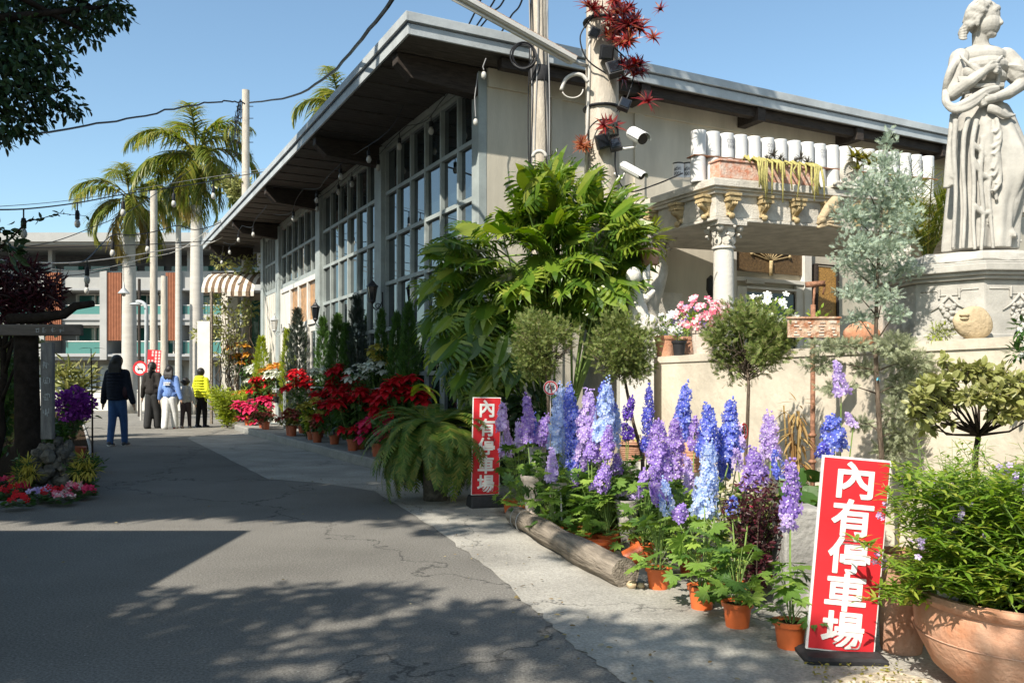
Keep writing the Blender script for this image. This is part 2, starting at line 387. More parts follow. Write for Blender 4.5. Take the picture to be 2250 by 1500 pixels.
T_STRAP = t_blade(.09, .35, 5); T_STAR5 = t_star(5, .72, .22); T_PALM = t_palm_lobed(); T_PHILO = t_philo(); T_LANCE = t_leaf(.17, .03, .2)
T_SPRAY = None
def _spray():
    """feathery conifer spray: a short axis with scale-leaved side twigs"""
    V = []; f = []
    def strip(a, b, w):
        a = np.array(a); b = np.array(b); d = b-a; p = np.array([-d[1], d[0], 0]); p = p/(np.linalg.norm(p)+1e-9)*w/2
        k = len(V); V.extend([a-p, a+p, b+p*.4, b-p*.4]); f.append([k, k+1, k+2, k+3])
    strip((0, 0, 0), (0, 1, -.05), .06)
    for i in range(7):
        t = .12+.12*i; L = .42*(1-t*.75)
        for s_ in (-1, 1): strip((0, t, 0), (s_*L*.75, t+L*.75, .05*((i % 3)-1)), .075)
    return (np.array(V, float), [np.array(f)])
T_SPRAY = _spray()
def rand_dirs(n, zmin=-1.0, zmax=1.0):
    z = rng.uniform(zmin, zmax, n); a = rng.uniform(0, 2*np.pi, n); r = np.sqrt(1-z*z)
    return np.stack([r*np.cos(a), r*np.sin(a), z], 1)
def clump_points(centers, radii, n, shell=.5):
    """points inside a set of ellipsoids, thicker towards their skin"""
    centers = np.asarray(centers, float); radii = np.asarray(radii, float)
    if radii.ndim == 1: radii = np.repeat(radii[:, None], 3, 1)
    wgt = radii.prod(1)**(2/3); k = rng.choice(len(centers), n, p=wgt/wgt.sum())
    d = rand_dirs(n); r = rng.uniform(0, 1, n)**shell
    return centers[k]+d*radii[k]*r[:, None], d
def branch_tree(mb, base, top, r0, crown_pts, n_limb=7, nseg=5, r1=None, twig=.3):
    """tapered leaning trunk and limbs that reach towards points of the crown"""
    base = np.asarray(base, float); top = np.asarray(top, float)
    tt = np.linspace(0, 1, 7)[:, None]; side = rng.normal(0, .03, (7, 3))*np.linalg.norm(top-base); side[0] = side[-1] = 0
    P = base+(top-base)*tt+side*.6
    mb.tube(P, np.linspace(r0, r0*.45 if r1 is None else r1, 7), 10)
    idx = rng.choice(len(crown_pts), min(n_limb, len(crown_pts)), replace=False)
    for i in idx:
        s = P[rng.integers(3, 7)]; e = crown_pts[i]; m1 = s+(e-s)*.4+rng.normal(0, .06, 3)*np.linalg.norm(e-s)
        q = np.array([s, s+(m1-s)*.5, m1, m1+(e-m1)*.5+rng.normal(0, .03, 3), e])
        mb.tube(q, np.linspace(r0*.4, r0*.07, 5), 6)
    return P
def sag(a, b, drop, n=24):
    a = np.asarray(a, float); b = np.asarray(b, float); t = np.linspace(0, 1, n)[:, None]
    P = a+(b-a)*t; P[:, 2] -= (4*drop*t*(1-t))[:, 0]; return P

def smooth_pts(ctrl, n=30):
    c = np.array(ctrl, float); tt = np.linspace(0, len(c)-1, n); out = []
    for x in tt:
        i = min(int(x), len(c)-2); f = x-i; p0, p1, p2, p3 = c[max(i-1, 0)], c[i], c[i+1], c[min(i+2, len(c)-1)]
        out.append(.5*((2*p1)+(-p0+p2)*f+(2*p0-5*p1+4*p2-p3)*f*f+(-p0+3*p1-3*p2+p3)*f**3))
    return np.array(out)
# ---------------------------------------------------------------- the setting: ground, road, paving, kerb
def ground_mat(name, base, col2, sc1, speck, crack=0.0, rough=.95, sp2=(.5, .48, .45), stain=None):
    m = bpy.data.materials.new(name); m.use_nodes = True; n = m.node_tree.nodes; l = m.node_tree.links; b = n['Principled BSDF']
    b.inputs['Roughness'].default_value = rough; b.inputs['Specular IOR Level'].default_value = .15
    tc = n.new('ShaderNodeTexCoord')
    def noise(s, d=6, r=.6):
        q = n.new('ShaderNodeTexNoise'); q.inputs['Scale'].default_value = s; q.inputs['Detail'].default_value = d; q.inputs['Roughness'].default_value = r
        l.new(tc.outputs['Object'], q.inputs['Vector']); return q
    def ramp(src, p0, p1, c0, c1):
        r_ = n.new('ShaderNodeValToRGB'); l.new(src, r_.inputs[0]); e = r_.color_ramp.elements
        e[0].position = p0; e[1].position = p1; e[0].color = tuple(c0)+(1,); e[1].color = tuple(c1)+(1,); return r_
    def mix(a, bb, f, mode='MIX'):
        x = n.new('ShaderNodeMix'); x.data_type = 'RGBA'; x.blend_type = mode
        if isinstance(f, float): x.inputs[0].default_value = f
        else: l.new(f, x.inputs[0])
        l.new(a, x.inputs[6]); l.new(bb, x.inputs[7]); return x.outputs[2]
    big = ramp(noise(sc1, 8).outputs[0], .3, .7, base, col2).outputs[0]
    fine = ramp(noise(speck, 3, .8).outputs[0], .38, .66, (.55, .55, .55), (1.5, 1.5, 1.5)).outputs[0]
    c = mix(big, fine, .8 if sc1 < 1.5 else .45, 'MULTIPLY')
    v = n.new('ShaderNodeTexVoronoi'); v.inputs['Scale'].default_value = speck*.55; l.new(tc.outputs['Object'], v.inputs['Vector'])
    dots = ramp(v.outputs['Distance'], .08, .2, (1, 1, 1), (0, 0, 0)).outputs[0]
    spc = n.new('ShaderNodeRGB'); spc.outputs[0].default_value = tuple(sp2)+(1,)
    hv = ramp(v.outputs['Color'], .82, .86, (0, 0, 0), (1, 1, 1)).outputs[0]
    dd = mix(dots, hv, 1.0, 'MULTIPLY'); c = mix(c, spc.outputs[0], dd)
    if crack:
        vc = n.new('ShaderNodeTexVoronoi'); vc.feature = 'DISTANCE_TO_EDGE'; vc.inputs['Scale'].default_value = crack
        wob = noise(2.5, 6); ad = n.new('ShaderNodeVectorMath'); ad.operation = 'ADD'
        l.new(tc.outputs['Object'], ad.inputs[0]); l.new(wob.outputs['Color'], ad.inputs[1]); l.new(ad.outputs[0], vc.inputs['Vector'])
        ck = ramp(vc.outputs['Distance'], .0, .0022 if crack < .2 else .005, (.75, .75, .75), (0, 0, 0)).outputs[0]
        dk = n.new('ShaderNodeRGB'); dk.outputs[0].default_value = (.03, .03, .03, 1)
        c = mix(c, dk.outputs[0], ck)
    l.new(c, b.inputs['Base Color'])
    bp = n.new('ShaderNodeBump'); bp.inputs['Strength'].default_value = .55; bp.inputs['Distance'].default_value = .012
    l.new(noise(speck*.7, 4, .8).outputs[0], bp.inputs['Height']); l.new(bp.outputs[0], b.inputs['Normal'])
    return m
M['asphalt'] = ground_mat('asphalt', (.125, .119, .106), (.228, .216, .192), .42, 85, .16, sp2=(.38, .37, .34))
M['pale_asphalt'] = ground_mat('worn_asphalt', (.17, .16, .14), (.24, .225, .195), 1.2, 60, .25)
M['concrete'] = ground_mat('old_concrete', (.25, .238, .21), (.42, .40, .35), 1.6, 70, .4, sp2=(.2, .19, .17))
M['kerb'] = ground_mat('kerb_concrete', (.20, .195, .18), (.30, .29, .26), 2.5, 60, .0, sp2=(.15, .15, .14))
M['earth'] = ground_mat('bare_earth', (.10, .085, .06), (.17, .15, .11), 1.0, 40, .0)
M['gravel_mat'] = mat('gravel', (.48, .42, .32), .95, .1, .45, 30, .4, 50)

structure('ground', MB().sheet([(-900, -300), (900, -300), (900, 1500), (-900, 1500)], -.012), M['earth'])
structure('road', MB().sheet([(-5.9, -20), (6, -20), (6, 2), (1.5, 5), W(25, 4.6)[:2], W(29, 12)[:2], (40, 33), (-60, 33), (-16, 27), (-9.5, 18), (-6.2, 11.2), (-5.9, 8)], 0.0), M['asphalt'])
structure('cross_street', MB().sheet([(-70, 17.6), (-6.4, 17.6), (-5.4, 20.5), (-2, 33), (40, 33), (40, 62), (-70, 62)], .008), M['pale_asphalt'])
apx = [(412, 962), (500, 1006), (590, 1052), (700, 1060), (822, 1078), (905, 1128), (1000, 1192), (1090, 1262), (1168, 1332), (1222, 1384), (1290, 1440), (1382, 1502), (1420, 1560)]
edge = [gp(*p)[:2] for p in apx]
rough_edge = []
for a, b in zip(edge[:-1], edge[1:]):
    for t in np.linspace(0, 1, 9)[:-1]: rough_edge.append(a+(b-a)*t+rng.normal(0, .012 if t else 0, 2)*(1 if np.linalg.norm(a) < 8 else .5))
apron = rough_edge+[edge[-1], np.array([.7, 1.2]), np.array([5, .4]), np.array([5, 8]), W(22, 4.7)[:2], W(22.6, 3.0)[:2]]
structure('pavement', MB().sheet(apron, .004), M['concrete'])
kb = MB()
kpts = [W(8.35, 3.40)[:2], W(20.5, 3.32)[:2], W(20.7, 3.5)[:2], W(20.7, 4.45)[:2], W(8.35, 4.45)[:2]]
kb.poly(kpts, -.01, .135); structure('kerb', kb, M['kerb']).modifiers.new('bevel', 'BEVEL').width = .02
# pale line along the edge of the left bed
bedL = [gp(-60, 1122)[:2], gp(0, 1112)[:2], gp(100, 1098)[:2], gp(185, 1078)[:2], gp(200, 1040)[:2], gp(198, 985)[:2], gp(185, 940)[:2], gp(165, 905)[:2]]
be = MB()
bl3 = [np.r_[p, .02] for p in bedL]
be.tube(bl3, .028, 6); structure('bed_edging', be, M['grey_conc'])
soil = MB(); soil.poly(bedL+[np.array([-25, 26.]), np.array([-25, 4.])], -.01, .03); structure('planting_bed', soil, M['soil'])
gs = MB(); gq = [gp(1830, 1502)[:2], gp(1870, 1488)[:2], gp(1960, 1478)[:2], gp(2050, 1500)[:2], gp(2060, 1560)[:2], gp(1800, 1560)[:2]]
gs.sheet(gq, .012); structure('gravel_patch', gs, M['gravel_mat'])
N = 420; gx = np.stack([rng.uniform(1.13, 1.5, N), rng.uniform(2.7, 3.06, N), np.full(N, .015)], 1)
st = MB()
for p in gx: st.sphere(p, rng.uniform(.004, .009, 3)*np.array([1.2, 1.2, .8]), 6, 4)
o = st.build('gravel', M['gravel_mat'], smooth=True); o['kind'] = 'stuff'; tag(o, 'pale gravel beside the big terracotta bowl', 'gravel')

# ---------------------------------------------------------------- the glass-fronted building
ORG = W(9.29, 4.5)
B = thing('restaurant_building', 'low cream building with tall grey window grid and deep flat dark eaves', 'building', ORG, BA)
def L2W(V):                                  # building frame (x inward, y along the road side, z up) to world
    V = np.asarray(V, float); return np.stack([ORG[0]+V[:, 0]*D2[0]+V[:, 1]*D1[0], ORG[1]+V[:, 0]*D2[1]+V[:, 1]*D1[1], V[:, 2]], 1)
def bbox(mb, x0, x1, y0, y1, z0, z1, mi=0): return mb.box(x0, x1, y0, y1, z0, z1, mi, L2W)
YE = 13.6
m = MB()                                     # front wall and the shell behind the glass
bbox(m, .0, 16, 0.0, .25, 0, 4.98)
bbox(m, .35, 16, YE-.25, YE, 0, 4.98); bbox(m, 15.8, 16, .25, YE-.25, 0, 4.98)
m.build('front_wall', M['cream_plaster'], B)
m = MB()
for x in (.9, 2.2): bbox(m, x, x+.16, -.03, .0, 0, 4.9)
bbox(m, 0, 16, -.04, 0, 4.75, 4.975)
m.build('wall_pilaster', M['cream_plaster'], B)
posts = [.0, 3.86, 7.71, 11.56, YE]
for i, y in enumerate(posts):
    m = MB(); a, b = (y+.0, y+.2) if i == 0 else ((y-.3, y) if i == 4 else (y-.17, y+.17))
    bbox(m, -.12, -.002 if i == 0 else .3, a, b, 0, 4.93); m.build('post', M['frame_grey'], B, bevel=.008)
tz = [.13, .62, 1.25, 1.98, 2.71, 3.44, 4.16, 4.86]
def bay(y0, y1, ncol, zlo, skip_low=False):
    fr = MB(); zs = [z for z in tz if z >= zlo-.01]
    bbox(fr, -.06, .06, y0, y1, zs[0]-.05, zs[0]+.05)
    for z in zs[1:]: bbox(fr, -.05, .033, y0, y1, z-.03, z+.03)
    w_ = (y1-y0)/ncol
    for k in range(ncol+1):
        y = y0+k*w_; y = min(max(y, y0+.03), y1-.03)
        bbox(fr, -.055, .035, y-.023, y+.023, zs[0], 4.9)
    f = fr.build('window', M['frame_grey'], B, bevel=.004)
    p = MB()
    for k in range(ncol):
        for za, zb in zip(zs[:-1], zs[1:]):   # every pane sits at its own slight angle
            a = rng.normal(0, .0025, 2); ya, yb = y0+k*w_+.028, y0+(k+1)*w_-.028
            V = [[.0+a[0], ya, za+.03], [.0-a[0], yb, za+.03], [.0-a[0]+a[1], yb, zb-.03], [.0+a[0]+a[1], ya, zb-.03]]
            p.add(L2W(V), np.array([0, 1, 2, 3]))
    p.build('pane', M['pane'], f)
bay(.2, 3.69, 6, .13); bay(4.03, 7.54, 6, .13); bay(7.88, 11.39, 6, 3.44); bay(11.73, 13.3, 5, 3.44)
# door bay: white door leaves below the upper lights
m = MB(); bbox(m, -.07, .05, 7.88, 11.39, 3.28, 3.39)
for y in (7.92, 8.75, 9.58, 10.4, 11.34): bbox(m, -.07, .06, y-.045, y+.045, .13, 3.28)
bbox(m, -.068, .055, 7.88, 11.39, 2.36, 2.46)
d = m.build('door_frame', M['white_paint'], B, bevel=.006)
for y0, y1 in ((7.97, 8.70), (8.80, 9.53), (9.63, 10.35)):
    m = MB(); bbox(m, -.03, .01, y0, y1, .14, .75); bbox(m, -.03, .01, y0, y0+.1, .75, 2.35); bbox(m, -.03, .01, y1-.1, y1, .75, 2.35); bbox(m, -.03, .01, y0+.1, y1-.1, 2.22, 2.35)
    dl = m.build('door', M['white_paint'], B)
    m = MB(); V = [[-.01, y0+.1, .75], [-.01, y1-.1, .75], [-.01, y1-.1, 2.22], [-.01, y0+.1, 2.22]]; m.add(L2W(V), np.arange(4)); m.build('pane', M['pane'], dl)
    m = MB(); m.tube(L2W([[-.07, y1-.05, 1.0], [-.07, y1-.05, 1.3]]), .012, 6); m.build('handle', M['iron'], dl)
m = MB()
for y0, y1, in ((7.97, 8.70), (8.80, 9.53), (9.63, 10.35)): m.add(L2W([[-.01, y0, 2.47], [-.01, y1, 2.47], [-.01, y1, 3.27], [-.01, y0, 3.27]]), np.arange(4))
m.build('transom_light', mat('amber_panel', (.38, .20, .08), .35, .5, .4, 6), B)
m = MB(); bbox(m, -.04, .0, 10.45, 11.33, .13, 3.28); m.build('door_panel', M['white_plaster'], B)
# board-and-batten wall at the far end, windows above it
m = MB(); bbox(m, -.05, .3, 11.73, 13.3, .0, 3.385)
for k in range(7): bbox(m, -.075, -.05, 11.8+k*.235, 11.86+k*.235, .13, 3.36)
m.build('end_wall', M['white_plaster'], B)
m = MB(); bbox(m, -.10, .28, .2, YE, -.0, .13); bbox(m, -.07, .25, 0.2, YE, 4.895, 4.995); m.build('sill', M['frame_grey'], B)
# roof: dark soffit, metal fascia in two steps, outrigger beams
x0, x1, y0, y1 = -1.22, 17, -.50, 16.35
m = MB(); bbox(m, x0+.05, x1, y0+.05, y1-.05, 5.0, 5.05)
for k in range(28): yb = y0+.5+k*.58; bbox(m, x0+.06, .0, yb, yb+.035, 4.985, 5.0)
roof = m.build('roof', M['soffit'], B)
m = MB(); bbox(m, x0+.02, x1, y0+.02, y1-.02, 5.12, 5.2); m.build('roof_deck', M['fascia'], roof)
m = MB()
for (za, zb, e) in ((4.985, 5.105, 0), (5.12, 5.225, .035)):
    bbox(m, x0-e, x0-e+.03, y0-e, y1+e, za, zb); bbox(m, x0-e+.03, x1, y0-e, y0-e+.03, za, zb); bbox(m, x0-e+.03, x1, y1+e-.03, y1+e, za, zb)
m.build('fascia', M['fascia'], roof, bevel=.004)
for i, y in enumerate([.1, 3.86, 7.71, 11.56, 15.4]):
    m = MB(); t = .09
    pr = [(-1.16, 4.97), (-1.16, 4.86), (-.98, 4.70), (.0, 4.62), (.0, 4.97)]
    ra = L2W([[x, y-t, z] for x, z in pr]); rb = L2W([[x, y+t, z] for x, z in pr]); m.loft([ra, rb]); m.build('beam', M['dark_wood'], B, bevel=.006)
m = MB()
for k in range(7): bbox(m, 2.0+k*2.0, 2.14+k*2.0, -.46, -.05, 4.80, 4.975)
bbox(m, .0, 16.5, -.40, -.28, 4.86, 4.98); m.build('eave_beam', M['dark_wood'], B)
# ---------------------------------------------------------------- portico on the front
PC = np.array([2.29, 9.42, 0]); PF = np.array([.945, .327, 0]); PS = np.array([-.4624, .8867, 0])
def P2W(V):                                  # portico frame: x along its front, y back to the wall
    V = np.asarray(V, float); return PC+V[:, :1]*PF+V[:, 1:2]*PS+np.c_[np.zeros((len(V), 2)), V[:, 2]]
def pbox(mb, *a): return mb.box(*a, 0, P2W)
m = MB(); pbox(m, 0, 4.6, 0, 1.9, 2.98, 3.235)
for z0, z1, e in ((3.235, 3.275, .04), (3.275, 3.305, .07), (3.305, 3.385, .10), (3.385, 3.40, .08)): pbox(m, -e, 4.6, -e, 1.9, z0, z1)
pbox(m, -.02, 4.6, -.02, 1.9, 2.94, 2.975)
port = m.build('portico', M['stone'], B, bevel=.008)
def corbel(base, fwd, sd):
    """scroll bracket: a fluted S-shaped tongue under a moulded block"""
    mb = MB(); n = 9; k = 11
    base = np.asarray(base); fwd = np.asarray(fwd); sd = np.asarray(sd)
    for z0, z1, wv, dp in ((-.03, 0, .16, .13), (-.06, -.035, .14, .115), (-.085, -.06, .15, .12)):
        mb.box(-wv/2, wv/2, 0, dp, z0, z1, 0, lambda V: base+V[:, :1]*sd+V[:, 1:2]*fwd+np.c_[np.zeros((len(V), 2)), V[:, 2]])
    rings = []
    for i in range(k):
        t = i/(k-1); z = -.085-.15*t; dp = .10-.075*t+.035*math.sin(t*7); wv = .125-.06*t
        if t > .85: wv += .02; dp += .02
        row = []
        for j in range(n):
            s = j/(n-1)-.5; fl = .010*math.cos(j*math.pi)
            row.append(base+sd*(s*wv)+fwd*(max(.02, dp*(1-(2*s)**4*.6)+fl))+np.array([0, 0, z]))
        row += [base+sd*(wv/2)+np.array([0, 0, z]), base-sd*(wv/2)+np.array([0, 0, z])]
        rings.append(np.array(row))
    mb.loft(rings); mb.sphere(base+fwd*.05+np.array([0, 0, -.245]), (.036, .036, .034), 10, 7)
    return mb
for k, x in enumerate((.18, .62, 1.06, 1.50, 1.94, 2.38, 2.82)):
    corbel(P2W([[x, 0, 3.235]])[0], -np.array([-.327, .945, 0])*1, PF).build('corbel', M['ochre'], port, smooth=False)
for y in (.14, .62, 1.12, 1.6):
    corbel(P2W([[0, y, 3.235]])[0], np.array([-.8867, -.4624, 0]), PS).build('corbel', M['ochre'], port)
def column(c, r, z0, z1, cap=.28):
    mb = MB(); mb.lathe([(r*1.02, 0), (r, z0+.3), (r*.97, (z0+z1)/2), (r*.9, z1-.30), (r*1.06, z1-.295), (r*1.06, z1-.27), (r*.9, z1-.262)], 28, (c[0], c[1], 0)); return mb
def capital(c, r, z1):
    """leafy capital: flaring bell, two rows of curled leaves, scrolls and a square slab"""
    mb = MB(); mb.lathe([(r*.88, z1-.265), (r*.92, z1-.15), (r*1.25, z1-.05)], 20, (c[0], c[1], 0))
    for row, (zb, h, rr, n) in enumerate(((z1-.265, .13, r*.95, 8), (z1-.18, .13, r*1.05, 8))):
        a = np.arange(n)*2*np.pi/n+row*np.pi/n
        D = np.stack([np.cos(a)*.45, np.sin(a)*.45, np.ones(n)], 1); Pp = np.stack([c[0]+rr*np.cos(a), c[1]+rr*np.sin(a), np.full(n, zb)], 1)
        mb.inst(t_leaf(.75, .0, -.5), rot_frames(Pp, D, h, up=-np.stack([np.cos(a), np.sin(a), 0*a], 1)))
        mb.inst((MB().sphere((0, 0, 0), .12, 6, 5).V[0], [MB().sphere((0, 0, 0), .12, 6, 5).F[0]]), rot_frames(Pp+D*h*.85+np.stack([np.cos(a), np.sin(a), 0*a], 1)*.025, D, .16))
    for k in range(4):
        a = BA-.15+np.pi/4+k*np.pi/2; q = np.array([c[0]+r*1.45*math.cos(a), c[1]+r*1.45*math.sin(a), z1-.07])
        mb.sphere(q, (.045, .045, .05), 8, 6)
    s = r*1.5; ca, sa = math.cos(BA-.15), math.sin(BA-.15)
    pts = [(c[0]+x*ca-y*sa, c[1]+x*sa+y*ca) for x, y in ((-s, -s), (s, -s), (s, s), (-s, s))]; mb.poly(pts, z1-.045, z1)
    return mb
c1 = P2W([[.23, .16, 0]])[0]
col = column(c1, .125, .1, 2.94).build('column', M['white_plaster'], B, smooth=True, auto=40); capital(c1, .125, 2.94).build('capital', M['stone'], col, smooth=True, auto=40)
c2 = P2W([[4.2, .2, 0]])[0]
col = column(c2, .125, .1, 2.94).build('column', M['white_plaster'], B, smooth=True, auto=40); capital(c2, .125, 2.94).build('capital', M['stone'], col, smooth=True, auto=40)
# twisted column against the wall
c3 = P2W([[.16, 1.35, 0]])[0]; rings = []; a = np.linspace(0, 2*np.pi, 24, endpoint=False)
for i in range(70):
    z = 2.7*i/69; ph = z*7.5; off = .055
    rings.append(np.stack([c3[0]+off*math.cos(ph)+.115*(1+.1*np.sin(z*15))*np.cos(a), c3[1]+off*math.sin(ph)+.115*np.sin(a), np.full(24, z)], 1))
col = MB().loft(rings).build('column', M['stone'], B, smooth=True, label='twisted barley-sugar column'); capital(c3, .14, 2.96).build('capital', M['stone'], col, smooth=True, auto=40)
# entrance behind the columns: bronze light over a white door with dark glass, golden side panel
uW = 9.29-.03
def wallrect(mb, pxa, pya, pxb, pyb, u, thick, mi=0):
    a = hit_u(pxa, pya, u); b = hit_u(pxb, pyb, u)
    va, vb = a@D2, b@D2; z0, z1 = sorted((a[2], b[2]))
    mb.box(va-4.5, vb-4.5, u-9.29, u-9.29+thick, z0, z1, mi, L2W)
m = MB(); wallrect(m, 1608, 512, 1784, 524, 9.20, .09); wallrect(m, 1608, 524, 1619, 800, 9.20, .09); wallrect(m, 1768, 524, 1784, 800, 9.20, .09); wallrect(m, 1619, 606, 1768, 626, 9.20, .09); m.build('entrance_frame', M['white_paint'], B, bevel=.005)
m = MB(); wallrect(m, 1620, 525, 1767, 605, 9.25, .03); bl = m.build('bronze_light', M['brown_panel'], B)
m = MB(); c = hit_u(1694, 575, 9.24)
for k in range(9):
    a = R(20+k*17.5); q = np.array([c+D2*(.25*t*math.cos(a)*1.6)+np.array([0, 0, .02+.24*math.sin(a)*t]) for t in np.linspace(.1, 1, 6)]); m.tube(q, .008, 5); m.sphere(q[-1], .03, 7, 5)
m.tube(np.array([c+np.array([0, 0, -.2]), c+np.array([0, 0, .02])]), .03, 6); m.build('relief', M['ochre'], bl, smooth=True)
m = MB(); wallrect(m, 1620, 627, 1641, 800, 9.22, .05); wallrect(m, 1750, 627, 1767, 800, 9.22, .05); wallrect(m, 1641, 627, 1750, 640, 9.22, .05); ed = m.build('door', M['white_paint'], B)
m = MB(); wallrect(m, 1641, 640, 1750, 800, 9.25, .02); m.build('pane', M['pane_dark'], ed)
m = MB(); q = hit_u(1640, 617, 9.15); m.bar(q, q+D2*.34, .03, .05); m.build('door_closer', M['pvc'], ed)
m = MB(); wallrect(m, 1797, 585, 1840, 800, 9.22, .06); gp_ = m.build('gold_panel', M['gold_panel'], B)
m = MB()
for a_, b_ in ((1794, 1798), (1839, 1844)): wallrect(m, a_, 580, b_, 800, 9.2, .08)
wallrect(m, 1794, 578, 1844, 584, 9.2, .08); m.build('panel_frame', M['dark_wood'], gp_)
m = MB(); wallrect(m, 1440, 640, 1500, 800, 9.0, .2); m.build('wall_plinth', M['stone'], B)
# ---------------------------------------------------------------- white block of flats across the street
YB = 70.0
def q(px, py, Y=YB): return at(px, py, Y)
bb = thing('apartment_block', 'long white apartment block with orange slat screens and green glass across the street', 'building', (q(300, 870)[0], YB, 0))
m = MB()
def rect(mb, xa, ya, xb, yb, d0=0.0, d1=.5, Y=YB):
    a = at(xa, yb, Y); b = at(xb, ya, Y); mb.box(a[0], b[0], Y+d0, Y+d1, max(a[2], 0), b[2])
x0, x1 = -160, 760
rect(m, x0, 595, x1, 870, 2.2, 6); M['block'] = mat('block_render', (.33, .325, .31), .9, .1, .1, .6); m.build('wall', M['block'], bb)
m = MB()
rect(m, x0, 545, x1, 596, 3.5, 6); m.build('attic_wall', mat('attic_grey', (.10, .10, .11), .8, .2, .2, 2), bb)
m = MB()
for xa in range(x0, x1, 62): rect(m, xa+6, 572, xa+50, 593, 3.3, 3.45)
m.build('attic_window', M['pane_green'], bb)
m = MB(); rect(m, x0, 522, x1, 541, -2.5, 9); rect(m, x0, 541, x1, 546, -2.2, 9); m.build('roof', M['block'], bb)
m = MB()
for xa in (97, 405, -60, 560, 700): rect(m, xa, 546, xa+9, 596, .6, 1.1)
m.build('roof_post', M['cable_grey'], bb)
for ya, yb in ((596, 640), (690, 714), (776, 790)):
    m = MB(); rect(m, x0, ya, x1, yb, -.3, 2.4); m.build('floor_band', M['block'], bb)
m = MB(); rect(m, x0, 634, x1, 638, -.45, -.3); rect(m, x0, 700, x1, 703, -.45, -.3); rect(m, x0, 778, x1, 783, -.6, -.3); m.build('band_groove', M['cable_grey'], bb)
for xa, xb in ((-110, -95), (-40, -25), (92, 107), (228, 243), (395, 402), (500, 520), (610, 622), (680, 690)):
    m = MB(); rect(m, xa, 596, xb, 790, -.7, 2.0); m.build('pier', M['block'], bb)
for xa, xb in ((-90, -50), (108, 143), (243, 274), (370, 401), (640, 672)):
    m = MB()
    for k in range(9):
        t = xa+(xb-xa)*(k+.5)/9; rect(m, t-1.1, 600, t+1.1, 748, -.6, -.45)
    for yy in (601, 646, 696, 745): rect(m, xa, yy, xb, yy+1.6, -.45, -.3)
    m.build('slat_screen', M.setdefault('slat', mat('orange_slat', (.30, .115, .06), .7, .2, .15, 3)), bb)
cells = ((-95, -55), (-25, 88), (146, 226), (276, 330), (330, 366), (403, 450), (452, 500), (520, 606), (622, 680))
for xa, xb in cells:
    for ya, yb in ((641, 690), (714, 776)):
        m = MB(); rect(m, xa, ya, xb, ya+2.5, 1.5, 2.1); rect(m, xa, ya, xa+2, yb, 1.5, 2.1); rect(m, xb-2, ya, xb, yb, 1.5, 2.1); rect(m, (xa+xb)/2-1, ya, (xa+xb)/2+1, yb, 1.7, 2.1)
        f = m.build('window', M['white_paint'], bb)
        m = MB(); rect(m, xa+2, ya+2.5, xb-2, yb, 1.95, 2.15); m.build('pane', M['pane_green'], f)
    for ya, yb in ((671, 690), (750, 776)):
        if 'bg' not in M: M['bg'] = mat('balcony_glass', (.05, .17, .155), .15, .5)
        m = MB(); rect(m, xa, ya, xb, yb, -.1, -.04); m.build('balcony_glass', M['bg'], bb)
        m = MB(); rect(m, xa, ya-2, xb, ya, -.14, 0); m.build('rail', M['white_paint'], bb)
for xa, xb in ((-120, -20), (-10, 90), (120, 186), (196, 268), (296, 380), (395, 455), (470, 560), (580, 680)):
    m = MB(); rect(m, xa, 800, xb, 868, 1.9, 2.1)
    for k in range(14): rect(m, xa, 801+k*5, xb, 801.9+k*5, 1.84, 1.9)
    m.build('shutter', M['fascia'], bb)
# low white wall in front of the far pavement
m = MB(); a = at(200, 905, 34); b = at(520, 905, 34); m.box(a[0]-14, b[0]+10, 34, 34.3, 0, .78); m.box(a[0]-14, b[0]+10, 33.97, 34.33, .78, .86)
solo('low_wall', m, M['white_plaster'], 'low white boundary wall behind the walking group across the street', 'wall', (a[0], 34, 0))

# ---------------------------------------------------------------- palms
def frond(mb, base, az, el, L, droop, mi=0, n=62, ll=.55, twist=0.0, gap=0.0):
    """feather frond: arching rib with two rows of hanging leaflets"""
    k = 14; P = []; p = np.array(base, float); e = el
    for i in range(k):
        P.append(p.copy()); d = np.array([math.cos(az)*math.cos(e), math.sin(az)*math.cos(e), math.sin(e)]); p = p+d*L/(k-1); e -= droop/(k-1)*(1+.8*i/k)
    P = np.array(P); mb.tube(P, np.linspace(.022, .004, k)*L/2.2, 4, mi, cap=False)
    T = np.gradient(P, axis=0); T /= np.linalg.norm(T, axis=1)[:, None]
    tt = np.linspace(.16, .99, n); ip = tt*(k-1); i0 = np.clip(ip.astype(int), 0, k-2); f = (ip-i0)[:, None]
    C = P[i0]*(1-f)+P[i0+1]*f; D = T[i0]; side = np.cross(D, [0, 0, 1.0]); side /= np.linalg.norm(side, axis=1)[:, None]+1e-9
    for s_ in (-1, 1):
        ln = ll*(np.sin(np.pi*np.clip(tt*.86+.12, 0, 1))*.85+.2)*rng.uniform(.85, 1.1, n)
        Dd = D*.75+side*s_*(.75+rng.normal(0, .12, n))[:, None]+np.array([0, 0, 1])*(rng.uniform(-.5, .35, n))[:, None]
        mb.inst(T_PALMLET, rot_frames(C, Dd, ln, w=1.0), mi)
T_PALMLET = t_blade(.10, .55, 4)
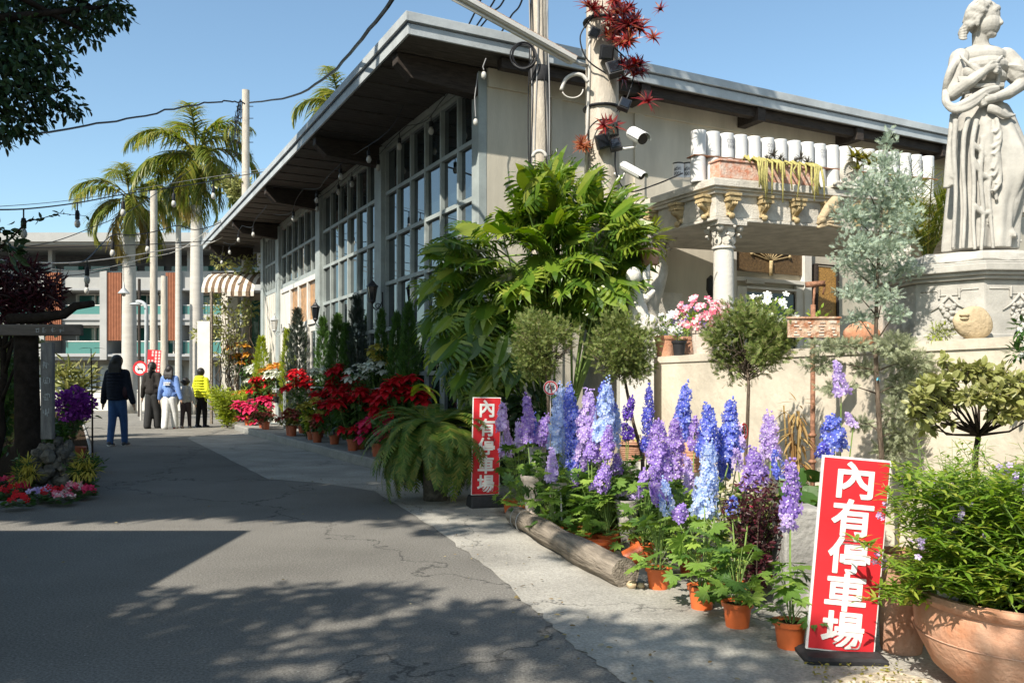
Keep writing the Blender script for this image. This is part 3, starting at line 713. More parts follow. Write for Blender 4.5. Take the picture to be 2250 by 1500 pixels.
def palm(px, ytop, Yd, r, label, nfr, L, crown_ht, ybase=None, lean=0, group='royal palms along the street'):
    b = at(px, 842, Yd); b[2] = 0; top = at(px+lean, ytop, Yd)
    t = thing('royal_palm', label, 'palm tree', b, 0, group)
    m = MB(); k = 16; zz = np.linspace(0, top[2], k); rr = r*(1.12-.25*(zz/zz[-1]))*(1+.10*np.sin(zz/zz[-1]*3.0)); P = np.stack([b[0]+(top[0]-b[0])*(zz/zz[-1])**2, np.full(k, Yd), zz], 1)
    m.tube(P, rr, 14); tr = m.build('trunk', M['palm_trunk'], t, smooth=True)
    m = MB(); sh = np.array([top+np.array([0, 0, z]) for z in (0, .3, .8, 1.3, crown_ht)]); m.tube(sh, [r*.86, r*.9, r*.7, r*.5, r*.3], 12); m.build('crownshaft', mat('crownshaft', (.20, .26, .05), .4, .4, .15, 4) if 'cs' not in M else M['cs'], t, smooth=True)
    m = MB(); hub = top+np.array([0, 0, crown_ht])
    for i in range(nfr):
        az = 2*math.pi*i*.382+rng.uniform(-.2, .2); el = R(78)-R(125)*(i/nfr)**1.1
        frond(m, hub-np.array([0, 0, .3*(i/nfr)]), az, el, L*rng.uniform(.85, 1.1), R(95)+rng.uniform(-.2, .4), 1 if i > nfr*.86 else 0, ll=L*.25)
    m.build('crown', [M['leaf_palm'], M['leaf_palm_dry']], t, smooth=True)
    return t
palm(432, 452, 30, .215, 'tall royal palm with smooth white trunk left of the far end of the roof', 21, 3.0, 1.9)
palm(284, 520, 31, .235, 'shorter royal palm behind the woman in the dark jacket', 17, 2.6, 1.5)
palm(392, 470, 36, .12, 'slim palm half hidden behind the concrete street pole', 13, 2.5, 1.5)
palm(745, 300, 33, .28, 'royal palm crown showing above the edge of the dark roof', 12, 2.8, 1.2)

# ---------------------------------------------------------------- poles
def pole(px, ybase, ytop, Yd, r0, r1, name, label, group=None, material=None, extra=None):
    b = at(px, 842, Yd); b[2] = 0; zt = EYE-(ytop-HY)*Yd/F
    t = thing(name, label, 'pole', b, 0, group); m = MB(); k = 8
    zz = np.linspace(0, zt, k); m.tube(np.stack([np.full(k, b[0]), np.full(k, Yd), zz], 1), np.linspace(r0, r1, k), 16)
    m.build('shaft', material or M['conc_pole'], t, smooth=True, auto=50); return t
p1 = pole(540, 500, 198, 24.5, .13, .105, 'utility_pole', 'weathered concrete pole rising behind the far end of the roof')
m = MB()
for k in range(5):
    z = 9.2-k*.35; c = np.array(p1['_o'])+np.array([0, 0, z]); m.tube(np.array([c+np.array([-.28, 0, 0]), c+np.array([.22, 0, 0])]), .012, 5)
for k in range(14):
    c = np.array(p1['_o'])+np.array([-.12, -.1, 9.3]); P = sag(c, c+np.array([rng.uniform(-.5, -.1), rng.uniform(-.2, .2), rng.uniform(-2.4, -.5)]), .2, 8); P += rng.normal(0, .05, P.shape); m.tube(P, .008, 4)
m.build('wiring', M['cable'], p1)
pole(338, 810, 418, 26.5, .125, .105, 'street_pole', 'pale concrete pole with flat top between the two palms')
pole(361, 800, 606, 29, .13, .11, 'street_pole', 'short thick concrete pole behind the red notice')
pc = pole(1186, 400, -260, 9.75, .110, .097, 'utility_pole', 'slim concrete pole with hanging cables and cable coil before the cream wall')
b = np.array(pc['_o']); m = MB()
for k in range(9):
    a = rng.uniform(np.pi*.9, 2.1*np.pi); o_ = np.array([.11*math.cos(a), .11*math.sin(a), 0])
    zz = np.linspace(2.6, 6.5, 18); P = np.stack([b[0]+o_[0]*1.05+.02*np.sin(zz*1.7+k), b[1]+o_[1]*1.05+.015*np.cos(zz*2+k), zz], 1); m.tube(P, .007, 5, k % 2)
m.build('cable_bundle', [M['cable'], M['cable_grey']], pc)
m = MB(); cc = at(1150, 122, 9.58); a = np.linspace(0, 2*np.pi*5, 120)
rr = .135+.018*np.sin(a*.37); m.tube(np.stack([cc[0]+rr*np.cos(a), cc[1]+.02*np.sin(a*1.3), cc[2]+rr*1.08*np.sin(a)], 1), .008, 5); m.build('cable_coil', M['cable'], pc)
m = MB(); c = at(1189, 165, 9.75); m.lathe([(.112, c[2]-.09), (.118, c[2]-.08), (.118, c[2]+.08), (.112, c[2]+.09)], 16, (b[0], b[1], 0)); m.build('clamp_band', M['black_rubber'], pc, smooth=True, auto=40)
m = MB(); a = np.linspace(0, np.pi, 10); c = at(1195, 345, 9.55); m.tube(np.stack([c[0]-.05+.075*np.cos(a), np.full(10, c[1]), c[2]+.07*np.sin(a)], 1), .022, 8); m.build('conduit_bend', M['pvc'], pc, smooth=True)
pd = pole(1323, 400, -200, 9.0, .218, .160, 'utility_pole', 'thick pale concrete pole carrying red bromeliads and security cameras')
b2 = np.array(pd['_o'])
def pz(px, py, dy=-.22): return at(px, py, 9.0+dy)
m = MB()
m.tube(np.array([pz(1296, 30, -.1), pz(1295, 150, -.12), pz(1291, 260, -.12), pz(1287, 380, -.12)]), .016, 8)
m.tube(smooth_pts([pz(1292, 180), pz(1280, 166), pz(1262, 163), pz(1243, 174), pz(1233, 198)], 18), .020, 10)
a = np.linspace(np.pi*1.1, np.pi*2.0, 20); c = pz(1258, 196); m.tube(np.stack([c[0]+.11*np.cos(a), np.full(20, c[1]), c[2]+.09*np.sin(a)], 1), .008, 5)
m.build('conduit', M['pvc'], pd, smooth=True)
m = MB()
for pts in (((1300, 40), (1275, 80), (1290, 130), (1330, 160)), ((1345, 100), (1390, 150), (1380, 210), (1355, 245)), ((1300, 330), (1292, 290), (1312, 265), (1340, 262)), ((1352, 330), (1354, 380), (1380, 420), (1440, 405), (1500, 380))):
    m.tube(smooth_pts([pz(*p) for p in pts], 26), .008, 6)
m.build('cable_loop', M['cable'], pd, smooth=True)
for px, py, s in ((1306, 72, .05), (1333, 115, .075), (1350, 152, .08), (1343, 285, .07), (1325, 310, .075), (1352, 318, .06), (1372, 230, .06)):
    m = MB(); c = pz(px, py, -.26); T = Matrix.Rotation(rng.uniform(-.5, .5), 3, 'Y') @ Matrix.Rotation(rng.uniform(-.4, .4), 3, 'X')
    m.box(-s, s, -s*.6, s*.6, -s, s, 0, lambda V: c+V@np.array(T).T); m.box(-s*.8, s*.8, -s*.75, -s*.6, -s*.8, s*.8, 1, lambda V: c+V@np.array(T).T)
    m.build('floodlight', [M['iron'], M['pane_dark']], pd, bevel=.006)
for zz in (pz(1320, 225)[2], pz(1320, 30)[2]):
    m = MB(); m.lathe([(.205, zz-.012), (.210, zz), (.205, zz+.012)], 20, (b2[0], b2[1], 0)); m.build('strap', M['cable'], pd)
# bromeliads wired to the pole (each clump its own plant)
def rosette(mb, c, D, n, L):
    a = np.arange(n)*2.4; el = np.linspace(.25, 1.25, n); D = np.asarray(D, float); D /= np.linalg.norm(D)
    x = np.cross(D, [0.3, .2, 1.0]); x /= np.linalg.norm(x); y = np.cross(D, x)
    dirs = (np.cos(a)*np.cos(el))[:, None]*x+(np.sin(a)*np.cos(el))[:, None]*y+np.sin(el)[:, None]*D
    mb.inst(T_BROM, rot_frames(np.tile(c, (n, 1)), dirs, L*rng.uniform(.7, 1.1, n), up=D))
T_BROM = t_blade(.22, .5, 5)
for (px, py, n, spx, spy, lab) in ((1368, 66, 32, 44, 58, 'large red bromeliad cluster on the upper right of the thick pole'), (1298, 18, 3, 6, 8, 'small red bromeliad on the upper left of the thick pole'), (1385, 152, 10, 22, 26, 'red bromeliad clump hanging below the big cluster on the pole'),
                                   (1420, 224, 1, 3, 3, 'lone red bromeliad beneath the front eave right of the pole'), (1330, 282, 6, 22, 14, 'pair of pinkish red bromeliads beside the round security camera'), (1282, 318, 4, 14, 8, 'rusty brown bromeliad on the lower left of the thick pole')):
    m = MB(); c0 = pz(px, py, -.3)
    for k in range(n):
        c = pz(px+rng.normal(0, spx*.55), py+rng.normal(0, spy*.55), rng.uniform(-.5, -.1)); rosette(m, c, [rng.normal(.25, .45), -.7+rng.normal(0, .4), .5+rng.normal(0, .4)], 20, rng.uniform(.09, .16))
    solo('bromeliad', m, M['brom'] if px != 1282 else leafmat('rusty_bromeliad_leaf', [(.30, .09, .03), (.22, .04, .02), (.34, .16, .06)], .5, .3), lab, 'bromeliad', c0, 0, 'red bromeliads on the pole', smooth=True)
# security cameras
def camera_body(name, lab, pa, pb, r, arm):
    pa = np.array(pa); pb = np.array(pb); t = thing(name, lab, 'security camera', pa)
    m = MB(); d = (pb-pa); L = np.linalg.norm(d); d /= L
    m.tube(np.array([pa, pa+d*.01, pb-d*.015, pb]), [r*.8, r, r, r*.93], 20); m.build('housing', M['tin'], t, smooth=True, auto=40)
    m = MB(); m.tube(np.array([pb-d*.004, pb+d*.004]), r*.84, 18); m.build('lens', M['pane_dark'], t, smooth=True, auto=40)
    m = MB(); m.tube(np.array([pb-d*.002, pb+d*.012]), r*.3, 12)
    up = np.array([0, 0, 1.0]); x = np.cross(d, up); x /= np.linalg.norm(x); u2 = np.cross(x, d)
    a = np.linspace(R(0), R(180), 9); ringo = lambda p, rr: [p+rr*(np.cos(q_)*x+np.sin(q_)*u2) for q_ in a]
    hood = MB(); hood.loft([np.array(ringo(pa+d*L*.1, r*1.08)+ringo(pa+d*L*.1, r*1.16)[::-1]), np.array(ringo(pb+d*.045, r*1.08)+ringo(pb+d*.045, r*1.16)[::-1])]); hood.build('sun_hood', M['tin'], t, smooth=False)
    m2 = MB(); m2.tube(np.array(arm), .012, 8); m2.sphere(arm[0], .022, 8, 6); m2.build('bracket', M['tin'], t, smooth=True)
camera_body('security_camera', 'round white bullet camera jutting right from the thick pole', pz(1388, 292, -.30), pz(1412, 305, -.52), .065, [pz(1396, 300, -.35), pz(1398, 322, -.33), pz(1372, 326, -.28), pz(1345, 320, -.2)])
camera_body('security_camera', 'box shaped white camera pointing down, below the round one', pz(1366, 362, -.2), pz(1410, 386, -.42), .045, [pz(1376, 372, -.25), pz(1368, 392, -.2), pz(1350, 380, -.15)])
# batten lamp on a bracket arm
l0 = at(985, -25, 8.0); l1 = at(1262, 128, 8.75)
t = thing('batten_lamp', 'rusty topped white batten lamp slanting out from the thick pole', 'lamp', l1)
m = MB(); m.bar(l0, l1, .11, .02); d = (l1-l0)/np.linalg.norm(l1-l0); s_ = np.cross(d, [0, 0, 1]); s_ /= np.linalg.norm(s_); u_ = np.cross(s_, d)
m.build('top_cover', M['rust'], t)
m = MB(); m.bar(l0-u_*.035, l1-u_*.035, .085, .045); m.bar(l0+s_*.05-u_*.02, l1+s_*.05-u_*.02, .012, .05); m.bar(l0-s_*.05-u_*.02, l1-s_*.05-u_*.02, .012, .05); m.build('housing', M['white_paint'], t, bevel=.005)
m = MB(); m.tube(np.array([l0-u_*.075, l1-u_*.075-d*.05]), .016, 10); m.build('tube', M['bulb'], t, smooth=True)
m = MB(); m.tube(np.array([l1-u_*.03, l1+d*.08-u_*.02, pz(1290, 145, -.05)]), .02, 8); m.build('arm', M['fascia'], t, smooth=True)

# ---------------------------------------------------------------- trees that overhang the lane on the left
def leafy_tree(name, lab, cat, base, top, r0, centers, radii, n, mats, tpl, size, droop=.3, group=None, limb=9, barkm=None, shell=.5, flat=.0):
    t = thing(name, lab, cat, base, 0, group); P, d = clump_points(centers, radii, n, shell)
    m = MB(); ctr = np.array(centers); branch_tree(m, base, top, r0, ctr+rng.normal(0, .05, ctr.shape), limb); m.build('trunk', barkm or M['bark'], t, smooth=True)
    D = d+rng.normal(0, .6, d.shape); D[:, 2] -= droop
    m = MB(); m.inst(tpl, rot_frames(P, D, size*rng.uniform(.7, 1.25, n), up=rand_dirs(n, .1 if flat else -.2, 1))); m.build('crown', mats, t, smooth=False)
    return t
def sh(X, Y, H): return np.array([X-.578/math.tan(SUN_EL)*H, Y-.816/math.tan(SUN_EL)*H, H])    # where a leaf at height H stands to shade (X, Y)
C1 = []; R1 = []
def cl(p, r): C1.append(p); R1.append(r)
# shade on the lane between seven and eighteen metres, and on the glass front
for X, Y, H, r in ((-5.2, 7.7, 6.0, .8), (-3.9, 7.75, 6.2, .75), (-2.7, 7.75, 6.4, .75), (-1.7, 7.5, 6.5, .5), (-3.4, 7.15, 6.2, .35), (-6.3, 8.4, 6, 1.2), (-7, 12, 6.6, 1.5), (-4.6, 8.2, 6.6, 1.3), (-3.0, 8.4, 6.9, 1.2), (-1.4, 8.0, 7.2, 1.05), (-.2, 9.6, 7.4, 1.1), (-3.4, 10.2, 7.4, 1.4), (-1.6, 10.8, 7.6, 1.3), (-5.2, 11, 7.0, 1.5), (-4.4, 13, 8.0, 1.5), (-2.6, 12.9, 8.4, 1.4), (-.2, 11.6, 8.2, 1.3), (-6.2, 13.3, 7.6, 1.4), (-.9, 13.6, 9.0, 1.4), (-2.2, 15.4, 9.4, 1.4), (-4.4, 15.5, 8.6, 1.5), (-6.8, 15.9, 8.0, 1.3), (-5.6, 17.3, 8.4, .9)): cl(sh(X, Y, H), (r, r, r*.62))
for c_ in ((-3, 9, 10), (-1.4, 10.6, 10.4), (-4.6, 11.4, 10.4), (-2.6, 13, 11), (-5.4, 8.6, 9.6), (-.6, 13.4, 11.4), (-4.6, 14.4, 11.4), (-.8, 8.4, 10.2)): cl(np.array(c_, float), (1.6, 1.6, .9))  # high clumps over the lane, out of view, added to keep skylight off it
C2, R2 = C1, R1; C1, R1 = [], []
# lower skirts that enter the picture at the top left
for px, py, Yd, r in ((40, 0, 8.4, .62), (150, 20, 8.2, .46), (215, 18, 8.0, .33), (30, 90, 7.9, .5), (95, 140, 8.1, .33), (40, 205, 7.8, .40), (120, 215, 8.0, .25), (160, 240, 8.2, .16), (30, 275, 7.9, .26), (-40, 120, 7.6, .7), (-60, 230, 7.5, .5), (262, 22, 8.0, .16), (185, 75, 8.0, .2), (8, 310, 7.9, .1), (75, 262, 8, .16)): cl(at(px, py, Yd), (r, r*.8, r*.62))
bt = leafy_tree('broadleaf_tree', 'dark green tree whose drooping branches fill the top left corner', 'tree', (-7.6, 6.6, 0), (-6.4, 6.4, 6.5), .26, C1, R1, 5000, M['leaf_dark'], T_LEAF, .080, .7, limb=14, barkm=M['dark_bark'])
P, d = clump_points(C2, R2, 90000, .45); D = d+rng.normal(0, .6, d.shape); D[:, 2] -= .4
m = MB(); m.inst(T_SMALL, rot_frames(P, D, .31*rng.uniform(.6, 1.25, len(P)), up=rand_dirs(len(P), .1, 1))); m.build('shading_crown', M['leaf_dark'], bt)
m = MB()
for c_ in C2: s_ = np.array([-6.4, 6.4, 6.0]); m.tube(np.array([s_, s_*.5+c_*.5+np.array([0, 0, .4]), c_]), [.12, .07, .02], 6)
m.build('limb', M['dark_bark'], bt)
# dapples on the near lane: a second tree beside the photographer
# unseen trees beside the lane; those behind and right are added to block skylight
def unseen_tree(lab, x, y, h, r, n=2600):
    cs = [(x+r*.6*math.cos(a_), y+r*.6*math.sin(a_), h+rng.uniform(-.5, .8)) for a_ in np.arange(6)*1.05]+[(x, y, h+1)]
    leafy_tree('broadleaf_tree', lab, 'tree', (x, y, 0), (x, y, h-.5), .2, cs, [(r*.62, r*.62, r*.5)]*7, n, M['leaf_dark'], T_SMALL, .42, .3, limb=6, barkm=M['dark_bark'])
unseen_tree('dense garden tree left of the lane beyond the market stall', -12.5, 7.5, 5.6, 3.0)
unseen_tree('dense garden tree far left of the lane opposite the restaurant', -16.5, 11.5, 5.2, 3.2)
unseen_tree('unseen spreading tree added behind the camera at right to block skylight', 6.5, -5.5, 6.0, 3.4)
unseen_tree('unseen tall tree added behind the camera to block skylight', 1.5, -8.5, 6.5, 2.6)
unseen_tree('unseen tree added right of the camera to block skylight', 9.5, 0.5, 5.5, 2.8)
C1, R1 = [], []
for X, Y, H, r in ((-1.9, 3.6, 4.6, .8), (-1.2, 4.15, 4.9, .42), (-.75, 4.3, 5.0, .30), (-.2, 3.9, 5.1, .30), (-2.6, 3.0, 5, .8), (-.5, 3.55, 5.2, .32), (.2, 3.75, 5.0, .26), (.45, 3.45, 5.2, .34), (-1.3, 3.2, 5.2, .50), (-.25, 3.15, 5.4, .28), (.8, 2.95, 5.0, .40), (-.6, 2.6, 5.5, .55), (-1.8, 2.4, 5.2, .8), (.3, 2.3, 5.4, .5),
                   (-.45, 6.3, 6.2, .24), (.1, 6.55, 6.5, .32), (-.15, 7.3, 6.4, .45), (.3, 7.6, 6.8, .5), (-1.2, 7.2, 6.4, .35), (.55, 5.4, 6.0, .26), (.9, 4.9, 6.2, .22), (.75, 6.7, 6.6, .3), (1.0, 3.75, 5.6, .22), (1.15, 3.35, 5.6, .2), (1.75, 2.75, 4.2, .2), (.45, 6.0, 6.2, .2), (-.9, 6.6, 6.4, .16)): cl(sh(X, Y, H), (r, r, r*.6))
leafy_tree('broadleaf_tree', 'leafy tree beside the lane left of the camera that dapples the asphalt', 'tree', (-5.2, -2.2, 0), (-3.9, -.8, 4.6), .2, C1, R1, 17000, M['leaf_dark'], T_LEAF, .11, .4, limb=3, barkm=M['dark_bark'])
# open-sided stall whose roof casts the hard edged shade on the left of the lane
tt = thing('market_stall', 'open sided flower stall with flat roof left of the lane', 'stall', (-6.6, .6, 0))
z = 3.0; e = sh(-2.02, 6.2, z); m = MB(); m.box(-11, e[0], -5, e[1], z, z+.1); m.build('roof', M['fascia'], tt)
for x, y in ((e[0]-.3, e[1]-.3), (-10.5, e[1]-.3), (e[0]-.3, -4.5), (-10.5, -4.5)):
    m = MB(); m.box(x-.06, x+.06, y-.06, y+.06, 0, z-.002); m.build('post', M['dark_wood'], tt)
# ---------------------------------------------------------------- garden wall on the right
GA = np.array([.95, 9.35]); GB = np.array([3.75, 2.0]); gd = (GB-GA)/np.linalg.norm(GB-GA); gn = np.array([-gd[1], gd[0]]); gn = gn if gn[0] > 0 else -gn
GZ = 1.36
m = MB(); n = 60
for (o0, o1, z0, z1) in ((0, .20, 0, GZ-.06), (-.012, .215, GZ-.06, GZ)):
    rr = [np.r_[GA+gd*L, 0] for L in np.linspace(0, np.linalg.norm(GB-GA), n)]
    m.loft([np.array([p+np.r_[gn*o0, z0], p+np.r_[gn*o1, z0], p+np.r_[gn*o1, z1+rng.normal(0, .0025)], p+np.r_[gn*o0, z1+rng.normal(0, .0025)]]) for p in rr])
solo('garden_wall', m, M['wall_cream'], 'long low cream rendered garden wall behind the blue delphiniums', 'wall', np.r_[GA, 0])
def wall_at(px, off=.1, z=GZ):                # point on the wall's top whose photo column is px
    k = (px-CX)/F; p0 = GA+gn*off; t = (p0[0]-k*p0[1])/(k*gd[1]-gd[0]); return np.r_[p0+gd*t, z]

# ---------------------------------------------------------------- pots and plant kit
def pot_mesh(c, r, h, lip=.012, taper=.74):
    m = MB(); x, y, z = c
    m.lathe([(r*taper*.9, z+.003), (r*taper, z), (r*.96, z+h*.84), (r*.965+lip, z+h*.84), (r+lip, z+h), (r-.006, z+h), (r-.008, z+h*.86), (.001, z+h*.86)], 26, (x, y, 0), cap=True); return m
def add_pot(t, c, r, h, mt, lip=.008, taper=.78):
    o = pot_mesh(c, r, h, lip, taper).build('pot', mt, t, smooth=True, auto=35)
    s = MB(); s.lathe([(r*.94, c[2]+h*.88), (r*.5, c[2]+h*.90), (.005, c[2]+h*.9)], 18, (c[0], c[1], 0)); s.build('soil', M['soil'], o); return o
def spike(mb, base, top, r, mi, n=None, loose=0.0, tipbuds=True):
    """tapering column of open florets with a few buds at the tip"""
    base = np.asarray(base, float); top = np.asarray(top, float); L = np.linalg.norm(top-base); ax = (top-base)/L
    n = n or int(L*r*9500); n = max(n, 20)
    t = rng.uniform(0, 1, n)**.9; a = rng.uniform(0, 2*np.pi, n)
    x = np.cross(ax, [.3, .8, .1]); x /= np.linalg.norm(x); y = np.cross(ax, x)
    rr = r*(1-.58*t**2.2)*rng.uniform(.45, 1.12, n)
    rad = np.cos(a)[:, None]*x+np.sin(a)[:, None]*y
    P = base+ax*(t*L)[:, None]+rad*rr[:, None]+rng.normal(0, loose*r, (n, 3)); D = rad+rng.normal(0, .25, (n, 3)); D[:, 2] -= .05
    size = .024*(1.15-.5*t)*rng.uniform(.8, 1.2, n)
    mb.inst(T_STAR5, rot_frames(P, D, size, roll=rng.uniform(0, 6, n)), mi); mb.inst(BUD, rot_frames(P+D/np.linalg.norm(D, axis=1)[:, None]*.003, D, size*.17), 1)
    if tipbuds:
        k = 14; tb = rng.uniform(.86, 1.12, k); P = base+ax*(tb*L)[:, None]+rng.normal(0, r*.22, (k, 3)); mb.inst(BUD, rot_frames(P, rand_dirs(k), .0065), mi)
_b = MB().sphere((0, 0, 0), 1, 6, 5); BUD = (_b.V[0], [_b.F[0]])
def delphinium(lab, potpx, spikes, Y=None, pot=True, leaves=60, potr=.065, poth=.115, spread=.17, hgt=.38, leafcol='leaf_delph'):
    """potted delphinium: palmate leaves, thin stems and one flower spike for each entry (px, y top, y bottom, width px, colour, dY)"""
    b = gp(*potpx) if Y is None else np.array([(potpx[0]-CX)*Y/F, Y, 0.0]); Yb = b[1]
    t = thing('delphinium', lab, 'delphinium', b, 0, 'potted delphiniums before the garden wall')
    if pot: add_pot(t, b, potr, poth, M['orange_pot'])
    st = MB(); z0 = poth*.85
    for (px, y0, y1, wpx, colr, dy) in spikes:
        Ys = Yb+dy; tp = at(px+rng.normal(0, 6), y0+rng.uniform(-6, 8), Ys); bt = at(px-rng.normal(0, 5), y1, Ys)
        f = MB(); spike(f, bt, tp, wpx*Ys/F/2*1.0, 0); f.build('flower_spike', [M[colr], M['p_snow']], t)
        P = np.array([b+np.array([rng.uniform(-.02, .02), rng.uniform(-.02, .02), z0]), (b+np.array([0, 0, z0]))*.45+bt*.55+np.array([0, 0, .05]), bt, bt+(tp-bt)*.5, tp]); st.tube(P, [.0045, .004, .0036, .003, .0015], 5)
    n = leaves; a = rng.uniform(0, 2*np.pi, n); hz = rng.uniform(-.04, 1, n)*hgt; hz = np.where(hz > 0, hz, hz*.5); rr = spread*(1-.55*hz/hgt)*rng.uniform(.35, 1.1, n)
    P = b+np.stack([rr*np.cos(a), rr*np.sin(a), z0+.02+hz], 1)
    for i in range(n):
        q0 = b+np.array([.01*math.cos(a[i]), .01*math.sin(a[i]), z0+hz[i]*.35]); st.tube(np.array([q0, q0*.5+P[i]*.5+np.array([0, 0, .03]), P[i]]), .0016, 4)
    st.build('stem', M['stem'], t)
    D = np.stack([np.cos(a), np.sin(a), rng.uniform(-.55, .25, n)], 1); lm = MB()
    lm.inst(T_PALM, rot_frames(P, D, rng.uniform(.045, .088, n), up=np.array([0, 0, 1])+rng.normal(0, .35, (n, 3)), w=1.25)); lm.build('foliage', M[leafcol], t); return t
delphinium('pale lilac delphinium in orange pot right beside the farther red sign', (1122, 1125), [(1108, 882, 945, 24, 'p_lilac', 0), (1110, 950, 1000, 30, 'p_lilac', .05)], leaves=26)
delphinium('lilac delphinium pair left of the small round sign', (1170, 1130), [(1153, 878, 968, 30, 'p_purple', .1), (1192, 908, 975, 34, 'p_purple', .15), (1176, 905, 965, 26, 'p_blue', .3)], Y=6.5)
delphinium('sky blue delphinium just right of the round sign', (1235, 1170), [(1226, 852, 990, 40, 'p_sky', .1)], Y=6.0)
delphinium('tall deep blue delphinium, second spike right of the round sign', (1262, 1185), [(1254, 850, 960, 32, 'p_blue', .1), (1266, 905, 1035, 48, 'p_blue', .05)], Y=5.9)
delphinium('short lilac delphinium in front of the pale ridged urn', (1216, 1180), [(1212, 992, 1056, 26, 'p_lilac', 0)], Y=5.75, leaves=20)
delphinium('pale lilac and purple delphinium standing in the middle of the bed', (1300, 1195), [(1302, 865, 965, 44, 'p_lilac', .15), (1303, 940, 1010, 34, 'p_purple', .05)], Y=5.6)
delphinium('tallest pale blue delphinium with a purple lower spike', (1335, 1200), [(1325, 838, 900, 40, 'p_blue', .2), (1337, 850, 970, 42, 'p_sky', .1), (1336, 935, 1005, 30, 'p_purple', 0), (1321, 1015, 1075, 34, 'p_purple', -.1)], Y=5.5)
delphinium('dark violet delphinium before the leaning juniper trunk', (1375, 1150), [(1374, 868, 920, 20, 'p_violet', 0), (1378, 930, 962, 26, 'p_violet', 0)], Y=6.2, leaves=14)
delphinium('thin royal blue delphinium right of the leaning juniper trunk', (1420, 1130), [(1418, 845, 992, 26, 'p_royal', 0)], Y=6.1, leaves=14)
delphinium('broad purple delphinium in the orange pot beside the log end', (1447, 1292), [(1443, 925, 1045, 56, 'p_purple', .15), (1452, 1030, 1105, 40, 'p_purple', .05), (1462, 1055, 1125, 26, 'p_sky', 0)], leaves=34, hgt=.30, spread=.2)
delphinium('tall blue delphinium with purple side spike behind the broad purple one', (1492, 1180), [(1499, 848, 965, 40, 'p_blue', .3), (1486, 925, 1045, 42, 'p_purple', .1)], Y=5.2)
delphinium('bright blue and sky blue delphinium in the second orange pot from the log', (1542, 1336), [(1561, 890, 1000, 44, 'p_blue', .5), (1552, 975, 1130, 48, 'p_sky', .3), (1600, 880, 1010, 44, 'p_blue', .6), (1490, 1105, 1140, 30, 'p_purple', .2)], leaves=36, hgt=.34, spread=.2)
delphinium('leafy delphinium in the third orange pot from the log', (1620, 1376), [(1656, 995, 1075, 42, 'p_purple', .5), (1610, 1090, 1125, 26, 'p_blue', .4)], leaves=34, hgt=.26, spread=.17)
delphinium('single purple delphinium in the orange pot left of the near red sign', (1736, 1422), [(1742, 1008, 1130, 38, 'p_purple', .1), (1732, 1125, 1160, 24, 'p_lilac', .05)], leaves=24, hgt=.24, spread=.13)
delphinium('faded lilac delphinium casting its shadow on the cream wall', (1690, 1200), [(1688, 915, 1005, 40, 'p_lilac', .2), (1672, 1000, 1060, 36, 'p_purple', 0), (1715, 995, 1050, 24, 'p_blue', 0)], Y=4.7)
delphinium('bright royal blue delphinium behind the near red sign', (1830, 1200), [(1828, 918, 985, 54, 'p_blue', .1), (1810, 975, 1000, 30, 'p_royal', 0)], Y=4.3, leaves=22, hgt=.62)
delphinium('sparse fading lilac delphinium beside the rusty post', (1845, 1200), [(1846, 800, 862, 26, 'p_lilac', 0), (1875, 905, 935, 16, 'p_lilac', 0)], Y=4.6, leaves=12, hgt=.5)
delphinium('young leafy delphinium without pot visible left of the log middle', (1205, 1140), [(1228, 1000, 1040, 20, 'p_sky', 0)], Y=6.2, leaves=44, hgt=.5, spread=.22)
delphinium('lilac delphinium with drooping lower florets in the centre of the bed', (1290, 1150), [(1285, 965, 1030, 28, 'p_lilac', 0), (1268, 1040, 1070, 22, 'p_purple', 0)], Y=5.85, leaves=40, hgt=.45, spread=.22)
delphinium('mixed pale blue delphinium half hidden behind the purple pair', (1352, 1150), [(1352, 900, 980, 26, 'p_sky', .1), (1355, 1000, 1040, 22, 'p_purple', 0)], Y=5.75, leaves=40, hgt=.42, spread=.2)
delphinium('leafy pale blue delphinium beside the grey ridged urn', (1415, 1180), [(1412, 1040, 1090, 22, 'p_purple', 0)], Y=5.15, leaves=46, hgt=.4, spread=.22)
delphinium('slender lilac delphinium between the two front orange pots', (1515, 1240), [(1518, 1010, 1085, 22, 'p_lilac', .1), (1530, 920, 990, 22, 'p_purple', .3)], Y=4.85, leaves=46, hgt=.4, spread=.2)
delphinium('blue delphinium behind the third orange pot', (1588, 1250), [(1585, 945, 1050, 30, 'p_blue', .2), (1625, 930, 985, 22, 'p_lilac', .4)], Y=4.6, leaves=46, hgt=.42, spread=.2)
delphinium('small purple delphinium left of the dark purple bush', (1640, 1260), [(1640, 1035, 1075, 24, 'p_purple', 0), (1620, 985, 1030, 20, 'p_lilac', .1)], Y=4.5, leaves=36, hgt=.42, spread=.2)
delphinium('leafy delphinium at the left end of the bed behind the pale urn', (1140, 1100), [(1133, 930, 985, 20, 'p_lilac', .1)], Y=6.9, leaves=44, hgt=.5, spread=.25)
# a few empty or half hidden orange pots
for px, py, s, lab, tilt in ((1372, 1246, .065, 'empty orange pot lying on its side behind the log', 1.2), (1318, 1225, .06, 'orange pot partly hidden behind the middle of the log', 0), (1262, 1186, .06, 'reddish orange pot behind the upper part of the log', 0), (1392, 1210, .055, 'orange pot below the grey ridged urn', 0)):
    c = gp(px, py); m = pot_mesh((0, 0, 0), s, s*1.8, .008, .78)
    T = np.array(Matrix.Rotation(tilt, 3, 'Y')); m.V = [v@T.T+c+np.array([0, 0, s*.8*math.sin(tilt)]) for v in m.V]
    solo('flower_pot', m, M['orange_pot'], lab, 'flower pot', c, smooth=True, auto=35, group='orange pots behind the log')
